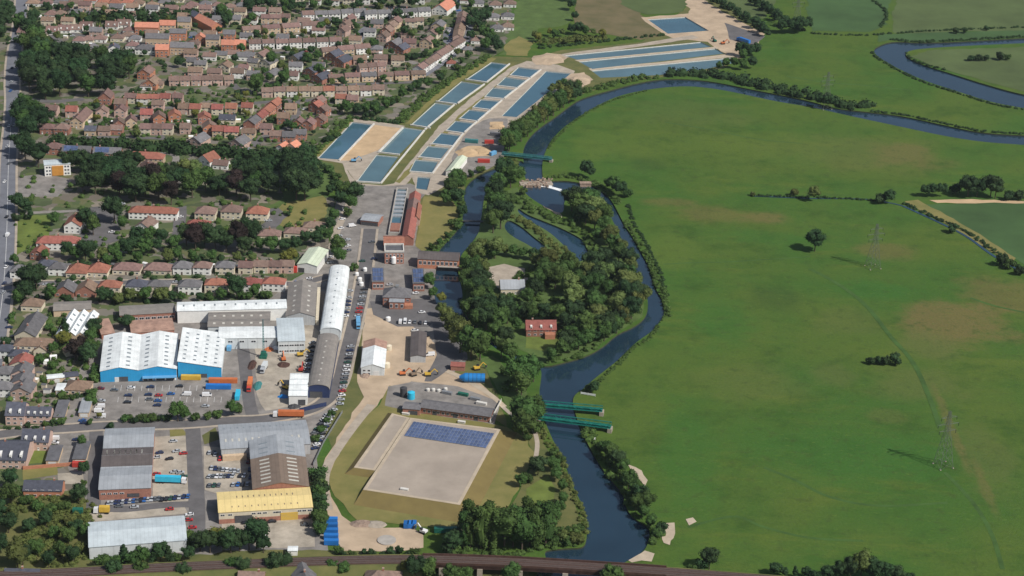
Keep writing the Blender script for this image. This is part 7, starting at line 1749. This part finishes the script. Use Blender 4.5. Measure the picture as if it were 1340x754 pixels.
belt('riverbank_scrub', 'reedy strip on the meadow side of the east channel', 'scrub', [(818,290),(832,312),(843,332),(853,350),(859,368),(868,386),(873,402),(872,414)], 4.5, 2.0, 'scrub_mid', 34)
belt('riverbank_scrub', 'dark line along the meadow behind the reedy strip', 'scrub', [(822,268),(828,290),(842,314),(852,334),(862,354),(868,372),(874,388)], 2.5, 1.5, 'scrub_dark', 35)
belt('riverbank_scrub', 'green bank from the weir to the pool sluice', 'scrub', [(718,234),(740,231),(765,236),(790,248),(812,268)], 5, 2.4, 'scrub_mid', 36)
belt('riverbank_scrub', 'hedge on the strip between pool and upper pond', 'scrub', [(668,256),(690,270),(710,282),(735,292),(755,302),(768,314),(776,330)], 9, 3.6, 'scrub_mid', 37)
belt('riverbank_scrub', 'narrow scrub strip between the two ponds', 'scrub', [(672,284),(692,296),(712,312),(730,324),(742,334)], 7, 3.0, 'scrub_olive', 38)
belt('riverbank_scrub', 'undergrowth on the lower island edge', 'scrub', [(716,476),(745,470),(772,462),(800,444)], 8, 3.5, 'scrub_mid', 39)
belt('riverbank_scrub', 'scrub on the meadow bank below the bridges', 'scrub', [(764,560),(775,580),(786,598),(805,622),(822,650),(836,672),(856,690),(862,712)], 7, 3.2, 'scrub_mid', 40)
belt('riverbank_scrub', 'scrub on the reservoir side of the river', 'scrub', [(708,560),(720,582),(732,602),(742,622),(750,645),(758,665),(764,690),(760,708)], 4, 2.0, 'scrub_olive', 41)
belt('riverbank_scrub', 'thin scrub along the inner meadow bank of the far arm', 'scrub', [(716,196),(735,174),(760,153),(800,132),(850,118)], 2.0, 1.2, 'scrub_mid', 42)
belt('riverbank_scrub', 'low scrub on the right bank past the last bend', 'scrub', [(868,414),(852,440),(830,456),(806,480),(782,500),(764,514)], 2.5, 1.3, 'scrub_mid', 43)
belt('riverbank_scrub', 'dark rushes along the lower edge of the right river arm', 'scrub', [(1140,146),(1182,151),(1240,163),(1285,172),(1340,176)], 3, 1.6, 'scrub_dark', 44)
belt('riverbank_scrub', 'dark rushes around the far loop', 'scrub', [(1140,68),(1157,82),(1204,106),(1254,122),(1297,136),(1340,144)], 3, 1.6, 'scrub_dark', 45)
belt('riverbank_scrub', 'dark rushes inside the far loop', 'scrub', [(1240,93.5),(1204,82.5),(1186,73),(1190,65),(1220,61.5),(1290,57.5),(1340,55)], 3, 1.8, 'scrub_dark', 46)
belt('riverbank_scrub', 'dark rushes on the upper edge of the far loop', 'scrub', [(1165,52),(1204,55),(1272,52),(1340,48)], 4, 1.8, 'scrub_dark', 47)
belt('hedge', 'dark clipped hedge round the top of the first bed', 'hedge', [(458,154),(476,156),(498,159),(520,163)], 4, 3.2, 'scrub_dark', 48, None)
belt('hedge', 'green hedge bank between the houses and lagoons', 'hedge', [(404,208),(430,182),(455,158)], 7, 2.6, 'scrub_mid', 49, None)
belt('hedge', 'long green hedge bank beside the left bed column', 'hedge', [(522,160),(550,134),(580,112),(610,92),(640,74)], 9, 3.0, 'scrub_mid', 50, None)
belt('hedge', 'curving hedge on the park lawn beside the sand yard', 'hedge', [(412,212),(428,222),(440,240),(448,256)], 5, 2.6, 'scrub_dark', 51, None)
belt('hedge', 'dark hedge line above the long lagoons', 'hedge', [(704,64),(740,60),(780,56),(830,50),(868,46)], 4, 2.4, 'scrub_dark', 52, None)
belt('hedge', 'long dark hedge on the far track', 'hedge', [(915,-8),(950,10),(980,28),(1008,46)], 7, 4, 'scrub_dark', 53, None)
belt('hedge', 'second dark hedge beside the far field', 'hedge', [(975,-8),(1000,12),(1025,28),(1050,42)], 8, 4, 'scrub_dark', 54, None)
belt('hedge', 'curved hedge in the far green field', 'hedge', [(1140,0),(1156,12),(1160,24),(1152,36)], 3, 2.0, 'scrub_dark', 55, None)
belt('hedge', 'low hedge along the far fields edge', 'hedge', [(1062,44),(1100,46),(1145,46),(1200,42),(1280,38),(1340,36)], 2.5, 1.8, 'scrub_dark', 56, None)
belt('hedge', 'ditch hedge across the meadow', 'hedge', [(980,256),(1040,258),(1100,260),(1150,263)], 2.5, 1.4, 'scrub_dark', 57, None)
belt('hedge', 'stream hedge beside the farm track', 'hedge', [(1182,267),(1230,288),(1270,308),(1305,332),(1345,356)], 3.5, 1.8, 'scrub_dark', 58, None)
belt('hedge', 'riverside hedge around the dry oval lawn', 'hedge', [(602,262),(606,280),(600,298),(588,314),(570,328),(556,332)], 4, 2.2, 'scrub_mid', 59, None)
belt('hedge', 'bright scrub mass above the lagoon corner', 'hedge', [(702,54),(720,56),(745,52),(770,52),(795,50)], 16, 2.6, 'scrub_olive', 60, 'stuff')
belt('hedge', 'garden hedge behind the car park and garages', 'hedge', [(42,520),(70,519),(96,520),(116,518)], 2.5, 2.0, 'scrub_dark', 61, None)
belt('hedge', 'hedge before the brick blocks by the road', 'hedge', [(4,562),(40,560),(78,556)], 2, 1.8, 'scrub_dark', 62, None)
belt('rough_vegetation', 'tangled rough vegetation on the lower left waste ground', 'scrub', [(30,650),(60,662),(95,668),(100,690),(60,700),(30,715),(70,725),(108,735)], 22, 2.2, 'scrub_olive', 63)
belt('rough_vegetation', 'rough vegetation below the railway at the bottom', 'scrub', [(120,752),(220,752),(330,750),(430,746),(520,750),(600,752)], 12, 2.6, 'scrub_mid', 64)
belt('rough_vegetation', 'green undergrowth at the poplar feet', 'scrub', [(590,722),(640,724),(700,722),(735,716),(760,704)], 7, 2.4, 'scrub_mid', 65)
belt('island_undergrowth', 'dense undergrowth of the island wood', 'scrub', [(620,400),(650,420),(680,400),(700,360),(740,360),(780,370),(810,360),(820,400),(780,430),(750,440),(740,400),(780,400)], 22, 3.0, 'scrub_mid', 66, dens=0.7)
belt('tree_belt', 'dark tree belt under the top left houses', 'tree belt', [(82,28),(121,28),(160,28)], 11, 10, 'scrub_dark', 200, 'stuff', leafs=60)
belt('tree_belt', 'dark tree belt behind the orange-roofed estate', 'tree belt', [(160,26),(209,26),(258,26)], 11, 9, 'scrub_dark', 202, 'stuff', leafs=60)
belt('tree_belt', 'long dark tree hedge, left half above the white flats', 'tree belt', [(62,190),(117,191.5),(172,193)], 8, 8, 'scrub_dark', 203, 'stuff', leafs=60)
belt('tree_belt', 'long dark tree hedge, right half beside the brick estate', 'tree belt', [(176,196),(211,197),(246,198)], 8, 8, 'scrub_dark', 204, 'stuff', leafs=60)
belt('tree_belt', 'dark tree hedge below the brick estate court', 'tree belt', [(262,202),(291,203),(320,204)], 9, 8, 'scrub_dark', 205, 'stuff', leafs=60)
belt('tree_belt', 'tree hedge along the top of the park lawn', 'tree belt', [(325,207),(357.5,207.5),(390,208)], 8, 7, 'scrub_dark', 206, 'stuff', leafs=60)
# garden shrubs between the houses: uncountable small greenery
def garden_shrubs(label, poly, n, seed, hs=(0.8, 2.6)):
    rng = np.random.default_rng(seed); P = [(q.x, q.y) for q in gp(poly)]; V, F = [], []
    x0, x1 = min(a for a, _ in P), max(a for a, _ in P); y0, y1 = min(b_ for _, b_ in P), max(b_ for _, b_ in P); k = 0; tries = 0
    while k < n and tries < n*20:
        tries += 1; p = (rng.uniform(x0, x1), rng.uniform(y0, y1))
        if not inside(p, P) or in_water(p): continue
        r = rng.uniform(*hs); k += 1; lump(V, F, rng, (*p, r*0.5), (r, r*rng.uniform(.7, 1.6), r*0.8)); leaves(V, F, rng, (*p, r*0.5), (r*1.1, r*1.1, r*0.9), 14, 0.22*r, 0.6)
    tag(link('garden_shrubs', np_mesh('garden_shrubs', V, F, M[('scrub_dark', 'scrub_mid')[seed % 2]])), label, 'shrubs', None, 'stuff')
garden_shrubs('small green shrubs in the gardens of the top suburb', [(-10,0),(640,0),(640,60),(560,110),(430,115),(300,125),(180,130),(60,60),(-10,60)], 900, 70)
garden_shrubs('small green shrubs in the brick estate gardens', [(60,140),(180,125),(440,115),(540,110),(440,165),(400,200),(240,195),(60,178)], 420, 71)
garden_shrubs('small green shrubs in the street gardens', [(20,345),(400,330),(380,355),(340,395),(20,398)], 260, 72)
garden_shrubs('small green shrubs in the left edge gardens', [(10,410),(120,410),(128,500),(110,555),(10,555)], 160, 73)
garden_shrubs('small green shrubs in the court gardens', [(20,215),(360,210),(420,300),(380,330),(20,340)], 220, 75)
# garden sheds and conservatories
r5 = random.Random(5)
SH = [(x, y) for x, y in ((52,24),(86,50),(120,60),(140,48),(172,72),(326,44),(345,56),(390,50),(412,56),(430,64),(370,78),(392,92),(430,96),(458,84),(470,90),(498,72),(480,78),(535,66),(60,150),(88,160),(118,160),(148,162),(208,148),(226,166),(246,162),(262,160),(312,160),(318,172),(270,186),(250,182),(372,150),(396,160),(430,150),(448,146),(60,340),(90,350),(150,350),(190,348),(224,350),(250,350),(278,350),(310,352),(332,350),(350,346),(70,470),(60,476),(46,500),(58,508),(52,492),(68,500),(90,502),(62,514))]
for k, (x, y) in enumerate(SH):
    g = G(x, y); w, d, h = r5.uniform(2.2, 4), r5.uniform(2, 3), r5.uniform(1.9, 2.3); t = empty('garden_shed', (g.x, g.y, 0.1), r5.uniform(-0.4, 0.4)); b = MB(); b.box(-w/2, w/2, -d/2, d/2, 0, h); wm = r5.choice(('wall_white', 'timber', 'wall_cream', 'frame_white')); b.build('wall', M[wm], t)
    b = MB(); b.hexa([(-w/2-.1, -d/2-.1, h), (w/2+.1, -d/2-.1, h), (w/2+.1, d/2+.1, h), (-w/2-.1, d/2+.1, h)], [(-w/2-.1, -.05, h+.7), (w/2+.1, -.05, h+.7), (w/2+.1, .05, h+.7), (-w/2-.1, .05, h+.7)]); b.build('roof', M[r5.choice(('felt', 'frame_white', 'roof_grey'))], t)
    SH[k] = (x, y, t, {'wall_white': 'white', 'timber': 'brown timber', 'wall_cream': 'cream', 'frame_white': 'white'}[wm])
def shed_labels():
    areas = (('in the top suburb gardens', lambda x, y: y < 100), ('in the brick estate gardens', lambda x, y: 100 <= y < 200), ('in the street gardens', lambda x, y: 200 <= y < 400), ('in the left edge gardens', lambda x, y: y >= 400))
    for ph, f in areas:
        for i, (x, y, t, c) in enumerate(sorted([q for q in SH if f(q[0], q[1])], key=lambda q: q[0])): tag(t, 'small %s garden shed, %s from left %s' % (c, ORD[i], ph), 'shed', 'garden sheds')
shed_labels()
# ------------------------------------------------------------------ air
b = MB(); b.box(-3400, 3400, -60, 3900, -3.0, 540.0)
hz = bpy.data.materials.new('haze'); hz.use_nodes = True; nn_ = hz.node_tree.nodes; nn_.clear()
vo = nn_.new('ShaderNodeVolumePrincipled'); ou = nn_.new('ShaderNodeOutputMaterial'); hz.node_tree.links.new(vo.outputs[0], ou.inputs['Volume'])
vo.inputs['Color'].default_value = (0.80, 0.88, 1.0, 1); vo.inputs['Density'].default_value = 0.000022; vo.inputs['Anisotropy'].default_value = 0.2
HAZE = True
if HAZE: tag(b.build('haze', hz), 'thin pale blue haze over the far houses and fields', 'haze', None, 'stuff')
